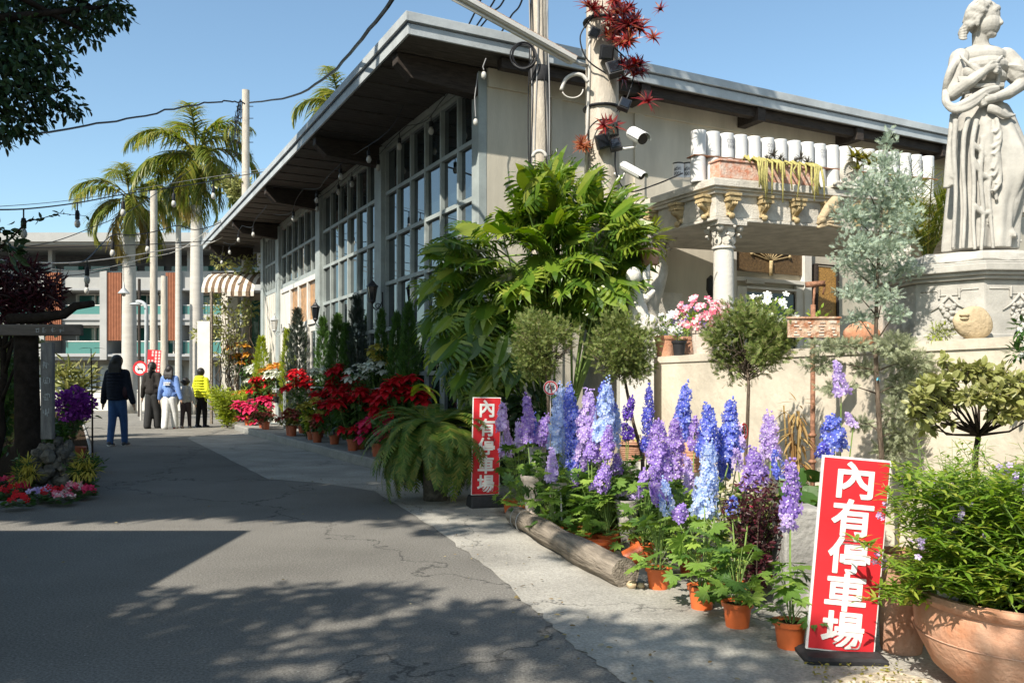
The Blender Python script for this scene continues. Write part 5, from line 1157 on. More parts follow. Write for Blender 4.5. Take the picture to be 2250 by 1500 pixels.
for P in Ps[::2]:
    o_ = trunkP[rng.integers(1, 5)] if P[0] < .55 else tr2[rng.integers(1, 4)]; md = (o_+P)/2+np.array([0, -.05, .14]); tt = np.linspace(0, 1, 7)[:, None]; s.tube((1-tt)**2*o_+2*tt*(1-tt)*md+tt**2*P, np.linspace(.013, .007, 7), 6)
s.build('stem', M['stem'], t, smooth=True)
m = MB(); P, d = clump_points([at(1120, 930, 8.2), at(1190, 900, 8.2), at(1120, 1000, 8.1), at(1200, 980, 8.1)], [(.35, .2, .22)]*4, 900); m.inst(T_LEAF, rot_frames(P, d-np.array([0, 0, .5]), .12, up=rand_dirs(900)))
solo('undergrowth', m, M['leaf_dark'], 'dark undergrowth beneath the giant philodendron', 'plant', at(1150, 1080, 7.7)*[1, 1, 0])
def t_fern(n=26):
    V, f = [], []; C = [(0.0, 0.0)]
    for i in range(n): an = R(42-128*(i/n)**.85); C.append((C[-1][0]+math.cos(an)/n, C[-1][1]+math.sin(an)/n))
    for i in range(n):
        (y, z), (y2, z2) = C[i], C[i+1]; k = len(V)
        V += [[-.006, y, z], [.006, y, z], [.006, y2, z2], [-.006, y2, z2]]; f.append([k, k+1, k+2, k+3])
        L = .105*math.sin(math.pi*(.12+.86*i/n))+.012; dy, dz = (y2-y)*n*.018, (z2-z)*n*.018
        for s_ in (-1, 1): k = len(V); V += [[0, y-dy, z-dz], [0, y+dy, z+dz], [s_*L, y+dy*2.2, z+dz*2.2-.02], [s_*L, y+dy*1.2, z+dz*1.2-.02]]; f.append([k, k+1, k+2, k+3])
    return (np.array(V, float), [np.array(f)])
T_FERN = t_fern()
def fern(lab, c, n, L, mats, lean=0.0):
    t = thing('fern', lab, 'fern', c); a = rng.uniform(0, 2*np.pi, n); el = rng.uniform(-.55, .75, n)
    D = np.stack([np.cos(a)*np.cos(el), np.sin(a)*np.cos(el)-lean, np.sin(el)], 1); P = np.asarray(c)+np.array([0, 0, .02])+D*.05; m = MB(); m.inst(T_FERN, rot_frames(P, D, L*rng.uniform(.65, 1.1, n))); m.build('fronds', mats, t); return t
fb = at(955, 975, 7.85)
ft = fern('large hanging fern left of the far red sign', fb, 300, .74, M['leaf_fern'], .25)
m = MB(); m.lathe([(.11, 0), (.12, .3), (.14, .6), (.16, fb[2]-.02), (.14, fb[2]-.02), (.01, fb[2]-.05)], 24, (fb[0], fb[1]+.05, 0)); m.build('pot', M['rock'], ft, smooth=True)
m = MB(); D = np.array([[.9, -.3, .35], [.5, -.6, .5], [.75, -.5, .2]]); m.inst(T_FERN, rot_frames(np.tile(at(905, 868, 7.6), (3, 1)), D, .36)); m.build('young_frond', M['leaf_lime'], ft)
# ---------------------------------------------------------------- plants set out along the raised kerb
KG = 'poinsettias on the kerb'
def shelf(lab, pxa, pxb, y, v, mt, dep=.32):
    a = hit_v(pxa, y, v); b = hit_v(pxb, y, v); z = a[2]; u0, u1 = sorted((a@D1, b@D1)); t = thing('flower_shelf', lab, 'shelf', W((u0+u1)/2, v, .135), BA, 'white wooden flower shelves')
    tf = lambda V: V[:, 1:2]*D1+V[:, :1]*D2+np.c_[np.zeros((len(V), 2)), V[:, 2]]
    for k in range(2): m = MB(); m.box(v+k*dep/2, v+k*dep/2+dep/2-.012, u0, u1, z-.03, z, 0, tf); m.build('board', mt, t)
    for uu in (u0+.04, u1-.04):
        for vv in (v+.04, v+dep-.05): m = MB(); m.box(vv-.025, vv+.025, uu-.025, uu+.025, .135, z-.0305, 0, tf); m.build('leg', mt, t)
    return z
shelf('weathered white shelf under the large white poinsettia tray', 787, 845, 850, 4.02, M['frame_grey'])
shelf('weathered white shelf under the small white poinsettia tray', 676, 720, 848, 4.02, M['frame_grey'])
shelf('weathered white shelf at the far end of the flower row', 588, 622, 852, 4.02, M['frame_grey'])
def star_plant(lab, px, py, wpx, hpx, v, colr, base=.135, potm='brown_pot', potr=.075, poth=.14, nb=7, bs=.11, npots=1, name='poinsettia', cat='poinsettia', group=KG, leaf='leaf_green', back=0.0):
    """bushy poinsettia: dark leaves under flat stars of coloured bracts"""
    c = hit_v(px, py, v); Yd = c[1]; rw = wpx*1.12*Yd/F/2; rh = hpx*1.25*Yd/F/2; bs *= 1.12
    t = thing(name, lab, cat, (c[0], c[1], base), 0, group)
    for k in range(npots):
        off = D1*(k-(npots-1)/2)*rw*1.6/max(1, npots); p = np.array([c[0]+off[0], c[1]+off[1], base]); add_pot(t, p, potr, poth, M[potm])
    zt = base+poth*.9; top = c[2]
    k = max(3, int(nb*1.35)); hd = np.stack([rng.uniform(-rw, rw, k), rng.uniform(-rw*.8, rw*.8, k), rng.uniform(-rh, rh, k)], 1); hd[:, 2] -= .25*(hd[:, 0]**2+hd[:, 1]**2)/max(rw, .05); H = c+hd
    s = MB(); f = MB(); l = MB()
    for h in H:
        b = np.array([c[0]+(h[0]-c[0])*.5, c[1]+(h[1]-c[1])*.5, zt]); s.tube(np.array([b, b*.4+h*.6, h]), [.005, .004, .003], 5)
        for ring, (nn, sz, el) in enumerate(((7, bs, -.1), (6, bs*.75, .15), (4, bs*.45, .5))):
            a = rng.uniform(0, 6)+np.arange(nn)*2*np.pi/nn; tl = rng.normal(0, .22, 3); D = np.stack([np.cos(a), np.sin(a), np.full(nn, el)], 1); D[:, 2] += D[:, 0]*tl[0]+D[:, 1]*(tl[1]+.18); f.inst(T_BRACT, rot_frames(np.tile(h+[0, 0, .008*ring], (nn, 1)), D, 1.3*sz*rng.uniform(.75, 1.15, nn), w=1.15))
        nn = 12; q_ = rng.uniform(.3, .97, nn)[:, None]; P = b+(h-b)*q_; D = rand_dirs(nn, -.5, .15); l.inst(T_BRACT, rot_frames(P, D, 1.15*bs*rng.uniform(.7, 1.1, nn)))
    s.build('stem', M['stem'], t); l.build('foliage', M[leaf], t); f.build('bracts', M[colr], t); return t
SP = star_plant
SP('bright pink poinsettia in orange pot at the far end of the kerb', 518, 888, 50, 26, 3.66, 'p_pink', potm='orange_pot', potr=.12, poth=.2, nb=10, bs=.13)
SP('rose red poinsettia beside the bright pink one at the far end', 548, 898, 52, 34, 3.62, 'p_pink', potm='orange_pot', potr=.13, poth=.22, nb=11, bs=.13)
SP('deep pink poinsettia third from the far end of the kerb', 578, 885, 34, 22, 3.66, 'p_pink', potm='brown_pot', potr=.10, poth=.19, nb=7, bs=.12)
SP('low dusty red poinsettias in a row of three small pots', 583, 910, 40, 22, 3.58, 'p_dusty', potm='brown_pot', potr=.07, poth=.16, nb=8, bs=.085, npots=3)
SP('orange leaved poinsettia tipped red near the far pink ones', 528, 862, 26, 14, 3.9, 'p_orange', nb=4, bs=.12, base=.135)
SP('sunlit scarlet poinsettia raised at the far end of the row', 575, 838, 44, 36, 3.85, 'p_red', potm='black_pot', nb=10, bs=.13, base=.5)
SP('cream poinsettia at the far end beside the lime conifer', 552, 818, 34, 22, 4.1, 'p_white', potm='black_pot', nb=7, bs=.11, base=.7)
SP('cream and pink poinsettia on top of the far shelf', 556, 800, 26, 14, 4.25, 'p_white', potm='black_pot', nb=5, bs=.1, base=.8)
SP('orange yellow poinsettia by the trellis at the far end of the building', 533, 772, 48, 34, 4.2, 'p_orange', potm='black_pot', nb=9, bs=.14, base=.9)
SP('golden poinsettia behind the small white tray at the far end', 602, 800, 46, 14, 4.25, 'p_orange', potm='black_pot', nb=7, bs=.12, base=.75)
SP('white poinsettia on the far shelf below the wall lantern', 606, 815, 44, 16, 4.1, 'p_white', potm='black_pot', nb=8, bs=.10, base=.66)
SP('white poinsettia tray on the middle shelf', 716, 806, 58, 16, 4.1, 'p_white', potm='black_pot', nb=12, bs=.09, base=.72, npots=3, potr=.06)
SP('large white poinsettia tray on the nearest shelf', 830, 804, 108, 22, 4.1, 'p_white', potm='black_pot', nb=24, bs=.085, base=.78, npots=5, potr=.06)
SP('yellow poinsettia high behind the large white tray', 838, 770, 74, 36, 4.25, 'p_yellow', potm='black_pot', nb=12, bs=.1, base=.9)
SP('tall crimson poinsettia between the far and middle shelves', 665, 828, 66, 26, 3.95, 'p_red', nb=12, bs=.12, potr=.09, leaf='leaf_thuja')
SP('crimson poinsettia standing high behind the middle shelf end', 742, 820, 40, 34, 3.98, 'p_red', nb=7, bs=.12, base=.5, potm='black_pot')
SP('crimson poinsettia left of the large white tray', 775, 838, 40, 26, 3.95, 'p_red', nb=7, bs=.11, base=.5, potm='black_pot')
SP('single crimson poinsettia head below the middle shelf', 703, 858, 26, 14, 3.9, 'p_red', nb=3, bs=.11)
SP('broad crimson poinsettia mass at the centre of the row', 790, 868, 120, 32, 3.72, 'p_red', nb=22, bs=.12, potr=.09, poth=.18)
SP('crimson poinsettia below and left of the broad mass', 735, 885, 66, 34, 3.68, 'p_red', nb=11, bs=.11, potr=.085)
SP('crimson poinsettia at the near end beside the fern', 893, 848, 78, 44, 3.95, 'p_red', nb=15, bs=.125, base=.3, potm='black_pot')
SP('low scarlet poinsettia in a brown pot near the kerb edge', 775, 940, 40, 16, 3.55, 'p_red', nb=5, bs=.09, potr=.085, poth=.17)
SP('magenta pink poinsettia overhanging the kerb next to the fern', 832, 928, 70, 34, 3.58, 'p_pink', nb=12, bs=.11, potr=.10, poth=.18)
SP('magenta red poinsettia in black pot at the near end of the kerb', 862, 945, 40, 26, 3.52, 'p_pink', nb=7, bs=.11, potm='black_pot', potr=.12, poth=.2)
SP('dusty pink poinsettias in three brown pots in the middle of the kerb', 640, 905, 50, 18, 3.56, 'p_dusty', nb=12, bs=.08, npots=3, potr=.075, poth=.19, leaf='leaf_yellowish')
SP('yellow green poinsettia spilling over the kerb', 684, 896, 44, 36, 3.62, 'p_yellow', nb=9, bs=.105, leaf='leaf_lime', potr=.075)
SP('small dusty poinsettia in a brown pot right of the yellow green one', 697, 926, 26, 22, 3.54, 'p_dusty', nb=5, bs=.075, potr=.085, poth=.17)
SP('deep red poinsettia filling the gap above the magenta ones', 842, 892, 50, 34, 3.68, 'p_red', nb=7, bs=.12, potr=.09)
bush('shrub', 'soft dark green feathery plant in the middle of the kerb', W(14.9, 3.65, .135), .5, .22, 900, M['leaf_thuja'], T_SPRAY, .07, stems=12)
bush('shrub', 'dark green foliage behind the crimson poinsettias', W(12.3, 3.9, .135), .62, .5, 500, M['leaf_green'], T_LEAF, .12, stems=18)
bush('shrub', 'dark green foliage at the near end of the kerb beside the fern', W(10.3, 3.75, .135), .5, .45, 420, M['leaf_green'], T_LEAF, .12, stems=16)
# slim conifers behind the poinsettias
def cone_tree(lab, px, ytop, ybase, wpx, v, mats, n=1500, base=.3, name='conifer', sz=.06, loose=.0):
    tp = hit_v(px, ytop, v); c = np.array([tp[0], tp[1], base]); Yd = tp[1]; r = wpx*Yd/F/2; H = tp[2]-base
    t = thing(name, lab, 'conifer', (c[0], c[1], .135), 0, 'slim conifers along the glass front'); add_pot(t, np.array([c[0], c[1], .135]), .10, base-.12, M['black_pot'])
    s = MB(); s.tube(np.array([c, tp-[0, 0, .05]]), [.012, .003], 5); s.build('trunk', M['bark'], t)
    h = rng.uniform(0, 1, n)**1.15; a = rng.uniform(0, 2*np.pi, n); lump = 1+.18*np.sin(a*3+h*11)+.12*np.sin(a*5-h*17)
    rr = r*np.minimum(1, (1-h)*2.4+.04)**.8*np.minimum(1, h*6+.4)*rng.uniform(.35, 1, n)**.6*lump*(1+loose*rng.normal(0, 1, n))
    P = c+np.stack([rr*np.cos(a), rr*np.sin(a), h*H], 1); D = np.stack([np.cos(a)*.5, np.sin(a)*.5, np.full(n, .9)], 1)+rng.normal(0, .2, (n, 3))
    m = MB(); m.inst(T_SPRAY, rot_frames(P, D, sz*rng.uniform(.7, 1.3, n), up=rand_dirs(n))); m.build('foliage', mats, t); return t
CT = cone_tree
CT('lime green conifer at the far end of the glass front', 575, 742, 815, 34, 4.2, M['leaf_lime'], 1300, sz=.10)
CT('lime green conifer in front of the sunlit wall right of the white lantern', 631, 726, 800, 26, 4.25, M['leaf_lime'], 1000, sz=.10)
CT('dark grey green conifer right of the sunlit lime one', 653, 682, 830, 44, 4.22, M['leaf_grey'], 1700, sz=.10, loose=.2)
CT('dark green conifer left of the middle glass bay', 710, 700, 830, 34, 4.25, M['leaf_thuja'], 1400, sz=.09)
CT('broad dark green conifer before the middle glass bay', 742, 695, 820, 48, 4.22, M['leaf_thuja'], 2000, sz=.09)
CT('shorter bright green conifer in the middle of the row', 762, 715, 820, 34, 4.15, M['leaf_thuja'], 1300, sz=.09)
CT('tall dark grey conifer left of the near post', 785, 655, 820, 40, 4.28, M['leaf_grey'], 1500, sz=.09, loose=.25)
CT('green conifer beside the near post', 838, 684, 800, 30, 4.28, M['leaf_thuja'], 1300, sz=.08)
CT('green conifer right of the near post', 872, 692, 820, 40, 4.24, M['leaf_thuja'], 1600, sz=.08)
CT('tall green conifer nearest to the giant philodendron', 898, 672, 850, 44, 4.2, M['leaf_thuja'], 2000, sz=.08)
# ---------------------------------------------------------------- far end of the building: shrubs, trellis, awning kiosk
bush('shrub', 'sunlit yellow green shrub at the far end of the kerb', np.array([-7.0, 20.6, 0]), .95, .55, 2600, M['leaf_lime'], T_LANCE, .13, stems=34)
bush('shrub', 'pale green bush behind the yellow green shrub', np.array([-6.2, 22.0, 0]), 1.25, .55, 1500, M['leaf_yellowish'], T_LANCE, .13, stems=24)
kc = np.array([-7.4, 24.4, 0]); t = thing('kiosk', 'small kiosk with brown and white striped awning past the far end of the building', 'kiosk', kc)
m = MB()
def kx(px): return at(px, 842, 24.0)[0]
def kz(py): return at(0, py, 24.0)[2]
m.box(kx(478), kx(492), 24.3, 24.5, 0, kz(640)); m.build('post', M['stone'], t)
m = MB(); m.box(kx(505), kx(522), 24.0, 24.2, 0, kz(600)); m.build('post', M['stone'], t)
m = MB(); m.box(kx(522), kx(585), 24.6, 24.8, 0, kz(640)); m.build('wall', M['urn_pale'], t)
m = MB(); m.box(kx(540), kx(580), 24.55, 24.598, kz(760), kz(655)); m.build('window', M['pane_green'], t)
m = MB(); m.box(kx(468), kx(590), 23.9, 26, kz(606), kz(598)); m.build('roof', M['dark_wood'], t)
for (xa, xb, ya, nst, y0_, y1_) in ((466, 530, 23.2, 9, 600, 640), (528, 584, 22.9, 7, 598, 650)):
    m = MB(); 
    for k in range(nst):
        t0, t1 = k/nst, (k+1)/nst; X0, X1 = kx(xa)*(1-t0)+kx(xb)*t0, kx(xa)*(1-t1)+kx(xb)*t1
        nseg = 6; rows = []
        for j in range(nseg):
            q_ = j/(nseg-1); an = q_*1.35; rows.append((24.3-(24.3-ya)*math.sin(an)/math.sin(1.35), kz(y0_)-(kz(y0_)-kz(y1_))*(1-math.cos(an))/(1-math.cos(1.35))))
        bul = .05*math.sin(math.pi*(t0+t1)/2); V = [[X, yy-bul, zz] for yy, zz in rows for X in (X0, X1)]; m.add(V, np.array([[2*j, 2*j+1, 2*j+3, 2*j+2] for j in range(nseg-1)]), k % 2)
        sc_ = kz(y1_)-.13*(1 if k % 2 else .85); m.add([[X0, ya-bul, kz(y1_)], [X1, ya-bul, kz(y1_)], [X1, ya-bul, sc_], [X0, ya-bul, sc_]], np.arange(4), k % 2)
    o = m.build('awning', [M.setdefault('awn_w', mat('awning_white', (.62, .57, .50), .9, .1, .1, 4)), M.setdefault('awn_b', mat('awning_brown', (.17, .115, .075), .9, .1, .15, 4))], t); o.modifiers.new('thick', 'SOLIDIFY').thickness = .012
m = MB()
for k in range(26):
    p = np.array([kx(rng.uniform(470, 575)), 23.6+rng.uniform(-.4, .4), rng.uniform(.1, .6)]); e = p+np.array([rng.uniform(-.35, .35), 0, rng.uniform(1.2, 3.0)]); P = sag(p, e, rng.uniform(-.3, .3), 10); P[1:-1] += rng.normal(0, .05, (8, 3)); m.tube(P, np.linspace(.018, .006, 10), 4)
vt = thing('climbing_vine', 'tangled flowering vine around the kiosk posts at the far end', 'vine', np.array([kx(520), 23.6, 0])); m.build('stem', M['bark'], vt)
m = MB(); P, d = clump_points([np.array([kx(px), 23.5, kz(py)]) for px, py in ((488, 690), (500, 660), (478, 720), (510, 740), (540, 700), (560, 680), (530, 750), (545, 590), (500, 580), (570, 585), (460, 735), (505, 790))], [(.32, .3, .28)]*12, 1100); m.inst(T_LEAF, rot_frames(P, d+rng.normal(0, .5, d.shape), .13*rng.uniform(.6, 1.2, len(P)), up=rand_dirs(len(P)))); m.build('foliage', M['leaf_olive'], vt)
m = MB(); c = at(483, 835, 23); m.box(kx(471), kx(497), 22.7, 22.76, kz(835), kz(712)); solo('notice_board', m, M['white_paint'], 'tall blank white panel beside the kiosk vine', 'board', (c[0], 22.7, kz(835)))
m = MB(); m.box(kx(496.5), kx(501), 22.72, 22.80, 0, kz(650)); solo('timber_post', m, M['log'], 'timber post carrying the tall white panel', 'post', (kx(499), 22.76, 0))
bush('shrub', 'leafy creeper on the roof edge at the base of the tall pole', at(525, 440, 25.0), .6, .7, 700, M['leaf_olive'], T_LEAF, .14, stems=14)

# wall lanterns on the building posts
def lantern(lab, px, py, v, s=1.0, mt='iron'):
    c = hit_v(px, py, v-.30); wb = hit_v(px+18, py+12, v-.12); t = thing('wall_lantern', lab, 'lantern', c, BA, 'black wall lanterns')
    def lz(pr, n=6): m = MB(); m.lathe([(r*s, c[2]+z*s) for r, z in pr], n, (c[0], c[1], 0)); return m
    lz([(.005, .30), (.012, .28), (.006, .25), (.03, .22), (.05, .19), (.095, .15), (.10, .135), (.02, .134)]).build('cap', M[mt], t, smooth=False)
    lz([(.06, .133), (.078, .13), (.045, -.08), (.03, -.082)]).build('glass', M['pane_dark'] if mt == 'iron' else M['bulb'], t)
    m = lz([(.05, -.08), (.055, -.095), (.03, -.12), (.012, -.15), (.006, -.19)])
    for k in range(6): a = k*np.pi/3; m.tube(np.array([[c[0]+.08*s*math.cos(a), c[1]+.08*s*math.sin(a), c[2]+.135*s], [c[0]+.048*s*math.cos(a), c[1]+.048*s*math.sin(a), c[2]-.085*s]]), .005, 4)
    m.build('cage', M[mt], t)
    m = MB(); w_ = c+D2*.17; tt = np.linspace(0, 1, 16)
    P = np.stack([c[0]+D2[0]*(.17*tt+.0*tt), c[1]+D2[1]*.17*tt, c[2]-.17*s-.10*np.sin(tt*np.pi)+.10*tt], 1); m.tube(P, .010, 6)
    a = np.linspace(0, 2*np.pi*1.2, 18); rr = np.linspace(.05, .012, 18); cc = c+D2*.09+np.array([0, 0, -.17]); m.tube(cc+np.cos(a)[:, None]*D2*rr[:, None]+np.sin(a)[:, None]*np.array([0, 0, 1.0])*rr[:, None], .008, 5)
    m.tube(np.array([w_+[0, 0, -.20], w_+[0, 0, .06]]), .014, 6); m.build('bracket', M[mt], t); return t
lantern('black wall lantern on the post nearest the giant philodendron', 818, 648, 4.5)
lantern('black wall lantern on the post beside the white doors', 693, 690, 4.5)
lantern('pale grey wall lantern on the sunlit white end wall', 603, 716, 4.5, 1.05, 'fascia')
m = MB(); c = hit_u(1562, 628, 8.9); m.lathe([(.01, c[2]+.15), (.06, c[2]+.1), (.065, c[2]-.05), (.02, c[2]-.16)], 8, (c[0], c[1], 0)); solo('wall_lantern', m, M['iron'], 'dark lantern between the twisted column and the entrance', 'lantern', c)
# ---------------------------------------------------------------- cans, planter and ornaments on the portico ledge
z0 = 3.40
can0 = None; W0 = P2W([[-.06, .22, 0]])[0]; W1 = P2W([[3.28, .22, 0]])[0]
def make_can(c, lab, printed):
    t = thing('paint_can', lab, 'can', c, BA-.15, 'white cans on the portico'); r, h = .088, .285
    m = MB(); m.lathe([(r*.96, 0), (r, .008), (r*.985, .02), (r*.985, h-.02), (r, h-.01), (r*.97, h), (r*.9, h), (r*.88, h-.012), (.002, h-.012)], 24, c); m.build('can_body', M['tin'], t, smooth=True, auto=40)
    if printed:
        fx = np.array([math.cos(BA-.15), math.sin(BA-.15), 0]); fy = np.array([fx[1], -fx[0], 0]); m = MB()
        for k, s in enumerate(('COUN', 'FARM')):
            V, fs = text_mb(s, .062, .8, .0004)
            def pl(V, k=k): th = V[:, 0]/r+.35; return c+np.sin(th)[:, None]*fx*(r+.001)+np.cos(th)[:, None]*fy*(r+.001)+np.c_[np.zeros((len(V), 2)), V[:, 2]+.19-.06*k]
            put_text(m, V, fs, pl)
        m.build('print', M['print_grey'], t)
    return t
base_p = make_can(np.array([*W0[:2], z0]), 'white can at the left end of the lower row on the portico', False)
base_q = make_can(np.array([*(W0+(W1-W0)*2/18)[:2], z0+.30]), 'white can third from the left in the upper row on the portico', True)
ordn = ['first', 'second', 'third', 'fourth', 'fifth', 'sixth', 'seventh', 'eighth', 'ninth', 'tenth', 'eleventh', 'twelfth', 'thirteenth', 'fourteenth', 'fifteenth', 'sixteenth', 'seventeenth', 'eighteenth', 'last']
for row in range(2):
    for k in range(19):
        c = W0+(W1-W0)*k/18+rng.normal(0, .004, 3); c[2] = z0+.30*row
        if (row, k) in ((0, 0), (1, 2)): continue
        src = base_q if (k in (5, 9, 12, 14, 15, 17) and row) else base_p
        copy_thing(src, c, BA-.15+rng.uniform(-.3, .3), 'white can %s from the left in the %s row on the portico' % (ordn[k], 'upper' if row else 'lower'))
m = MB(); tt = np.array([*(W0-PF*.1)[:2], 0]); e = np.array([*(W1+PF*.1)[:2], 0])
m.bar(tt+[0, 0, z0+.292], e+[0, 0, z0+.292], .17, .011); solo('shelf_board', m, M['rust_dark'], 'thin brown board between the two rows of white cans', 'board', tt+[0, 0, z0+.29])
for px, lab in ((1490, 'grey printed can standing on the ledge left of the white rows'), (1512, 'second grey printed can on the ledge, half behind the white rows')):
    c = hit_u(px, 392, 8.6); t = thing('printed_can', lab, 'can', c, BA-.9); m = MB(); m.lathe([(.07, 0), (.074, .006), (.072, .02), (.072, .17), (.076, .18), (.06, .185), (.002, .18)], 22, c); m.build('can_body', M['tin'], t, smooth=True, auto=40)
    fx = np.array([.98, -.2, 0]); fy = np.array([-.2, -.98, 0]); m = MB()
    for k, s in enumerate(('#SV1', '0003')):
        V, fs = text_mb(s, .062, .75, .001)
        def pl(V, k=k): th = V[:, 0]/.072-.1; return c+np.sin(th)[:, None]*fx*.0735+np.cos(th)[:, None]*fy*.0735+np.c_[np.zeros((len(V), 2)), V[:, 2]+.11-.058*k]
        put_text(m, V, fs, pl)
    m.build('print', M['print_black'], t)
    m = MB(); m.lathe([(.066, .186), (.07, .2), (.002, .2)], 18, c); m.build('lid', M['iron'], t)
# trough planter with hanging cactus and spiky succulents
t = thing('trough_planter', 'flaking pink terracotta trough at the front of the portico ledge', 'planter', P2W([[.2, .0, z0]])[0])
m = MB(); pbox(m, .0, 1.35, -.07, .1, z0+.002, z0+.19); pbox(m, -.015, 1.365, -.085, .115, z0+.19, z0+.215)
m.build('trough', mat('flaked_terracotta', (.50, .20, .12), .95, .1, .3, 14, .5, 40, col2=(.60, .50, .42)), t, bevel=.006)
m = MB(); pbox(m, .02, 1.33, -.05, .08, z0+.205, z0+.222); m.build('soil', M['soil'], t)
t = thing('hanging_cactus', 'yellowish tails of hanging cactus trailing from the pink trough', 'plant', P2W([[.7, -.08, z0+.2]])[0]); m = MB()
for x in list(rng.normal(.42, .05, 6))+list(rng.normal(.64, .06, 6))+list(rng.normal(.9, .04, 5))+list(rng.normal(1.17, .06, 9)):
    L = rng.uniform(.1, .46) if abs(x-1.17) > .1 else rng.uniform(.25, .52); p = P2W([[x, -.05, z0+.22], [x, -.11, z0+.245], [x+rng.normal(0, .01), -.185-.012, z0+.19], [x+rng.normal(0, .015), -.195, z0+.2-L*.5], [x+rng.normal(0, .02), -.2, z0+.2-L]]); m.tube(p, [.012, .014, .013, .012, .007], 6)
for x in rng.uniform(.3, 1.3, 26): p = P2W([[x, 0, z0+.21], [x+rng.normal(0, .05), -.05, z0+.26+rng.uniform(0, .03)], [x+rng.normal(0, .07), -.1, z0+.2]]); m.tube(p, [.01, .012, .008], 5)
m.build('tails', mat('hanging_cactus_skin', (.38, .34, .12), .7, .2, .25, 30, .4, 90), t, smooth=True)
for x, lab in ((.74, 'spiky dark succulent rosettes on the left of the trough'), (1.12, 'spiky dark succulent rosettes on the right of the trough')):
    m = MB()
    for dx, dz, L in ((0, .10, .1), (.09, .06, .09), (-.07, .05, .08), (.15, .03, .07)):
        n = 46; a = rand_dirs(n, -.3, 1); m.inst(t_blade(.16, .05, 2), rot_frames(np.tile(P2W([[x+dx, -.03, z0+.22+dz]])[0], (n, 1)), a, L))
    solo('succulent', m, leafmat('grey_succulent_leaf', [(.10, .09, .08), (.17, .15, .13), (.13, .13, .10)], .6, .1), lab, 'plant', P2W([[x, -.03, z0+.22]])[0])
# round medallion
c = P2W([[1.78, -.06, z0+.20]])[0]; t = thing('medallion', 'pale carved round medallion standing before the white cans', 'ornament', c-[0, 0, .2], BA-.15)
fx = PF; fy = np.array([PF[1], -PF[0], 0])
def disc(prof, n=36, ell=1.2):
    a = np.linspace(0, 2*np.pi, n, endpoint=False); return [c+fy*y+np.cos(a)[:, None]*fx*r+np.sin(a)[:, None]*np.array([0, 0, ell])*r for r, y in prof]
m = MB(); m.loft(disc([(.12, -.02), (.125, .02), (.118, .04), (.10, .04), (.095, .02), (.002, .025)])); m.build('disc', M['stone'], t, smooth=True, auto=40)
m = MB()
for k in range(28): a = k*2*np.pi/28; m.sphere(c+fy*.035+fx*.108*math.cos(a)+np.array([0, 0, .13*math.sin(a)]), .012, 7, 5)
tt_ = np.linspace(-1, 1, 14); m.tube(c+fy*.03+np.outer(.03*np.sin(tt_*4), fx)+np.outer(tt_*.07, [0, 0, 1]), .008, 6)
for k in range(5): a = R(200+k*35); m.tube(np.array([c+fy*.03, c+fy*.03+fx*.06*math.cos(a)+np.array([0, 0, .07*math.sin(a)])]), .006, 5)
m.sphere(c+fy*.03+np.array([0, 0, .15]), .03, 8, 6); m.build('relief', M['stone'], t, smooth=True)
m = MB(); pbox(m, 1.5, 2.1, -.14, .02, z0+.002, z0+.03)
for k in range(16): p = P2W([[1.5+k*.04, -.12+rng.uniform(-.02, .03), z0+.035+.03*math.sin(k*.2*math.pi)]])[0]; m.sphere(p, rng.uniform(.014, .026), 8, 6)
m.build('scroll_base', M['stone'], t, smooth=True, auto=40)
m = MB()
for k in range(10): rosette(m, at(1898+rng.normal(0, 16), 358+rng.normal(0, 10), 9.9), [0, -.2, 1], 12, .17)
solo('bromeliad', m, M['leaf_yellowish'], 'yellowish bromeliads in a pot right of the medallion', 'plant', P2W([[2.2, -.05, z0]])[0])
# scroll capital ornament hanging on the frieze
c = at(1822, 474, 9.55); t = thing('scroll_ornament', 'tan carved scroll ornament fixed on the right of the portico frieze', 'ornament', c); m = MB()
for (dx, dz, r, sg) in ((-.10, -.05, .06, 1), (.06, .09, .085, 1)):
    a = np.linspace(0, 2*np.pi*1.7, 40); rr = np.linspace(r, r*.15, 40); m.tube(c+np.outer(dx+rr*np.cos(a*sg), fx)+np.outer(dz+rr*np.sin(a), [0, 0, 1]), .018, 7); m.sphere(c+fx*dx+np.array([0, 0, dz]), r*.8, 10, 8)
P = np.array([c+fx*x+np.array([0, 0, z]) for x, z in ((-.16, -.1), (-.08, .0), (0, .1), (.08, .18), (.18, .2))]); m.tube(P, [.02, .05, .06, .06, .03], 10)
for k in range(4): P = np.array([c+fx*(-.16+.02*k)+np.array([0, 0, -.14+.012*k]), c+fx*(-.02)+np.array([0, 0, -.10+.03*k]), c+fx*.2+np.array([0, 0, -.13+.07*k])]); m.tube(P, .02, 7)
m.build('scrolls', M['tan_stone'], t, smooth=True)
# date palm behind the cypress
t = thing('date_palm', 'small date palm with yellow stalks between the cypress and the statue', 'palm', at(2035, 600, 7.6)*[1, 1, 0]); m = MB(); hub = at(2038, 585, 7.6)
T_OLD = T_PALMLET; T_PALMLET = t_blade(.05, .08, 3)
for k in range(15):
    frond(m, hub, rng.uniform(0, 2*np.pi), R(rng.uniform(52, 88)), rng.uniform(.85, 1.25), R(rng.uniform(15, 50)), 0, 40, .24)
T_PALMLET = T_OLD
m.build('crown', M['leaf_palm'], t)
m = MB(); m.tube(np.array([hub*[1, 1, 0], hub-[0, 0, .05]]), [.10, .09], 12); m.build('trunk', M['old_terracotta'], t)
